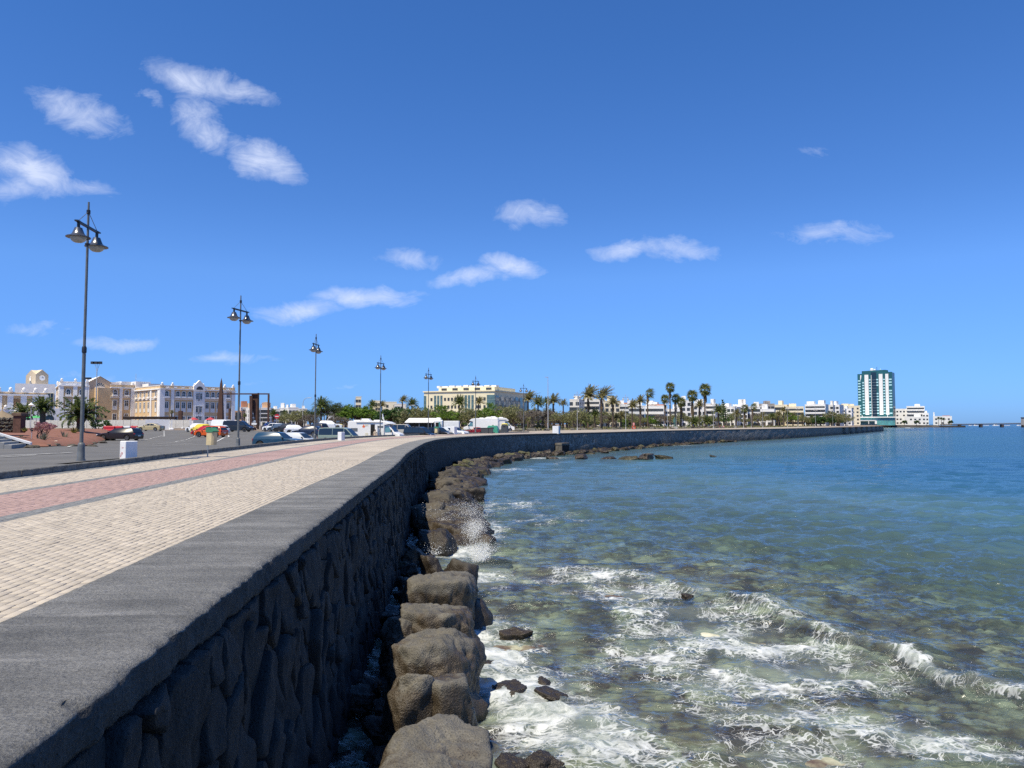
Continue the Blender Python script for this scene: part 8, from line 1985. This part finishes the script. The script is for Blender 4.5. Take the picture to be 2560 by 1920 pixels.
far_palm(0, 1470, 215, 975, 52, 'tallest windswept date palm, left of the pair', 3.4, 1.1); far_palm(1, 1503, 222, 979, 46, 'windswept date palm, right of the pair', 3.4, 1.1); far_palm(3, 1532, 232, 996, 38, 'shaggy brown palm right of the windswept pair', 3.4, .8); far_palm(2, 1460, 210, 1040, 40, 'low bushy palm at the foot of the windswept pair', 3.4); far_palm(2, 1487, 214, 1028, 30, 'young palm between the windswept pair', 3.4); far_palm(3, 1552, 240, 1032, 34, 'young palm behind the life buoy stand', 3.4); far_palm(3, 1540, 236, 1036, 26, 'small young palm left of the life buoy stand', 3.4)
far_palm(0, 1580, 250, 1006, 34, 'stiff grey palm left of the skirted palm', 3.4); far_palm(3, 1600, 240, 993, 36, 'palm with a long straw coloured skirt', 3.4, 1.6); far_palm(6, 1619, 290, 971, 24, 'tall leaning fan palm with a torn crown', 3.4, .9)
far_palm(4, 1675, 255, 957, 24, 'tallest fan palm of the left cluster', 3.4, True); far_palm(4, 1662, 262, 987, 22, 'fan palm left of the tallest of the cluster', 3.4, True); far_palm(5, 1688, 258, 985, 24, 'fan palm right of the tallest of the cluster', 3.4, 1.4); far_palm(4, 1702, 262, 994, 24, 'rightmost fan palm of the left cluster', 3.4, 1.4)
far_palm(4, 1730, 262, 976, 28, 'thick skirted fan palm standing alone', 3.4, 2.2); far_palm(4, 1762, 266, 960, 30, 'tall fan palm with a round crown at the right', 3.4, True); far_palm(3, 1748, 270, 1004, 32, 'shorter shaggy palm between the two fan palms', 3.4, 1.2); far_palm(2, 1735, 255, 1048, 34, 'low bushy palm under the thick fan palm', 3.4); far_palm(2, 1766, 262, 1046, 32, 'low bushy palm under the round crowned fan palm', 3.4)
far_palm(2, 1795, 300, 1018, 34, 'dark date palm before the white flats', 3.4); far_palm(5, 1860, 300, 1012, 20, 'shaggy short fan palm before the white flats', 3.4, 1.2); far_palm(6, 1880, 310, 1008, 18, 'bent fan palm leaning on its lamp post', 3.4, .8); far_palm(3, 1840, 305, 1026, 26, 'brown palm left of the shaggy fan palm', 3.4); far_palm(3, 1905, 320, 1034, 22, 'brown palm under the grey block of flats', 3.4)
for i, (px, ty, w, k) in enumerate([(1930, 1036, 18, 2), (1945, 1030, 20, 3), (1958, 1020, 22, 3), (1968, 1030, 18, 2), (1982, 1034, 20, 3), (2005, 1036, 20, 3), (2028, 1040, 16, 2), (2098, 1040, 14, 2), (2118, 1046, 10, 2)]):
    far_palm(k, px, 360 + i * 22, ty, w, ['first dark palm of the far esplanade row', 'brown palm of the far esplanade row before the yellow flats', 'tallest brown palm before the yellow flats', 'dark palm right of the tallest brown palm', 'brown palm under the long yellow flats', 'brown palm at the right end of the yellow flats', 'dark palm left of the white banded block', 'small dark palm before the small white block', 'tiny palm near the hotel podium'][i], 3.35)
for i, px in enumerate((2345, 2352, 2358)): far_palm(2, px, 1008, 1044 + i, 9, ['left', 'middle', 'right'][i] + ' one of three palms in front of the chimney house', 2.8)
for i, (px, Y, ty, lab) in enumerate([(2050, 440, 1038, 'round dark tree before the white banded block'), (2040, 430, 1044, 'small dark tree left of the round one'), (2078, 470, 1042, 'round dark tree before the cream stepped block'), (2098, 500, 1044, 'small dark tree before the narrow white block'), (2376, 1005, 1050, 'round bush at the end of the headland'), (2260, 995, 1050, 'dark bush under the white hotel block'), (2290, 995, 1050, 'dark bush right of the seaside annexe')]):
    plant(T_round[1], px, Y, ty, lab, z=3.2, wide=.8, group='dark round trees on the far shore')
# pointed conifers (norfolk pines)
def pine(px, Y, ytop, label, lean=0.0):
    x = X(px, Y); h = Z(ytop, Y) - 3.4; t = thing('norfolk_pine', label, 'tree', (x, Y, 3.4), rv.uniform(0, 6), 'conifers before the white flats'); MB().path([(0, 0, 0), (lean * .5, 0, h * .6), (lean, 0, h)], [.3, .18, .04], 6).build('trunk', m_bark, t); pts = []
    for k in range(11):
        zc = h * (.25 + .72 * k / 10); rr = (1 - k / 11.5) * 2.9
        for a in range(7): th = a * .9 + k; d = np.linspace(.1, 1, 14); pts.append(np.stack([rr * d * math.cos(th) + lean * k / 10, rr * d * math.sin(th), zc + d * .5 + rv.normal(0, .08, 14)], -1))
    v, f = quads(np.concatenate(pts), .30, .3); obj('crown', npmesh('crown', v, f, [lm_deep], smooth=False), t)
pine(1817, 330, 1001, 'leaning pointed conifer before the white flats', 2.6); pine(1808, 340, 1012, 'smaller pointed conifer left of the leaning one')
# small plants on the red earth bed
def agave(px, Y, ytop, label, m, n=26, L_=.6, z=None, cat='plant', name='agave'):
    x = X(px, Y); z = bz(x, Y) - .35 if z is None else z; H = max(.35, Z(ytop, Y) - z); t = thing(name, label, cat, (x, Y, z), 0, 'plants on the red earth bed'); V = []; F = []; r = random.Random(int(px))
    lf = MB()
    for k in range(n):
        a = k * 2.4; e = R(r.uniform(30, 80)); l = H * r.uniform(.8, 1.1); w = .05; dx, dy, dz = math.cos(a) * math.cos(e), math.sin(a) * math.cos(e), math.sin(e); nx, ny = -math.sin(a) * w, math.cos(a) * w
        lf.add([(-nx, -ny, 0), (nx, ny, 0), (dx * l * .6 + nx, dy * l * .6 + ny, dz * l * .6), (dx * l * .6 - nx, dy * l * .6 - ny, dz * l * .6), (dx * l, dy * l, dz * l * .95)], [(0, 1, 2, 3), (3, 2, 4)])
    lf.build('leaves', m, t); return t
lg = leaf_mat('greyish agave leaves', [(.10, .11, .08), (.20, .20, .15)]); ly_ = leaf_mat('yellowish yucca leaves', [(.13, .13, .03), (.24, .21, .07)])
agave(64, 56, 1066, 'yellowish spiky yucca beside the brown pillar', ly_, 34, z=4.35); agave(112, 60, 1077, 'grey spiky plant in the middle of the red bed', lg, 22); agave(163, 75, 1072, 'dry grey tuft right of the white stones', lg, 18); agave(187, 86, 1064, 'young yellow green yucca in front of the biggest palm', ly_, 40, z=gz(X(187, 86), 86) + .75)
pb = leaf_mat('pink blossom', [(.20, .16, .12), (.42, .20, .22), (.55, .30, .32)]); pr = tree_proto(90, pb, (.9, .9, .7), 2.0, .05, 3, clumps=14, per=40, leaf=.10, spread=1.2); plant(pr, 106, 66, 1052, 'pink flowering oleander on the red bed', 'shrub', 'oleander', 'plants on the red earth bed', bz(X(106, 66), 66) - .4, 1.0)
plant(pr, 120, 70, 1056, 'sparser pink oleander right behind the first', 'shrub', 'oleander', 'plants on the red earth bed', bz(X(120, 70), 70) - .5, .9)
plant(T_bush[1], 54, 53, 1087, 'dark green clump of leaves beside the stairs', 'bush', 'leafy_bush', 'plants on the red earth bed', 4.05, 1.1); plant(T_bush[0], 66, 54, 1092, 'olive bush at the corner of the stairs', 'bush', 'leafy_bush', 'plants on the red earth bed', 3.95, .9); plant(T_bush[1], 250, 150, 1046, 'round dark bush below the stone gable', 'bush', 'leafy_bush', 'plants on the red earth bed', 4.0, 1.2)
for px, Y, s, lab in ((143, 62, .13, 'small white stone lying on the red earth'), (145, 64, .09, 'smaller white stone behind the first on the red earth'), (222, 95, .5, 'pale boulder at the edge of the red bed')):
    x = X(px, Y); o = obj('boulder', var(2, M('white stone', (.62, .56, .46), .9, .1, 4, .3, 20))); o.location = (x, Y, bz(x, Y) - (.32 if Y < 90 else .6)); o.scale = (s, s, s * .8); tag(o, lab, 'stone', 'stones on the red bed')
t = thing('bed_lamp', 'small thin lamp standard on the red earth bed', 'lamp', (X(82, 60), 60, bz(X(82, 60), 60) - .5)); MB().tube((0, 0, 0), (0, 0, 1.0), .03, n=6).build('post', m_palepost, t); MB().bev((0, 0, 1.05), (.16, .16, .14), .03).build('lamp_head', m_trim, t)
Y = 120; t = thing('garden_lamp', 'slim garden lamp post with a white lantern left of the palms', 'lamp', (X(78.5, Y), Y, 4.0)); h = Z(1006, Y) - 4.0; MB().tube((0, 0, 0), (0, 0, h * .9), .06, .05, n=6).build('post', m_palepost, t); MB().lathe([(.25, h * .88), (.45, h * .9), (.1, h * .97), (.05, h)], 10).build('lantern', m_white, t)
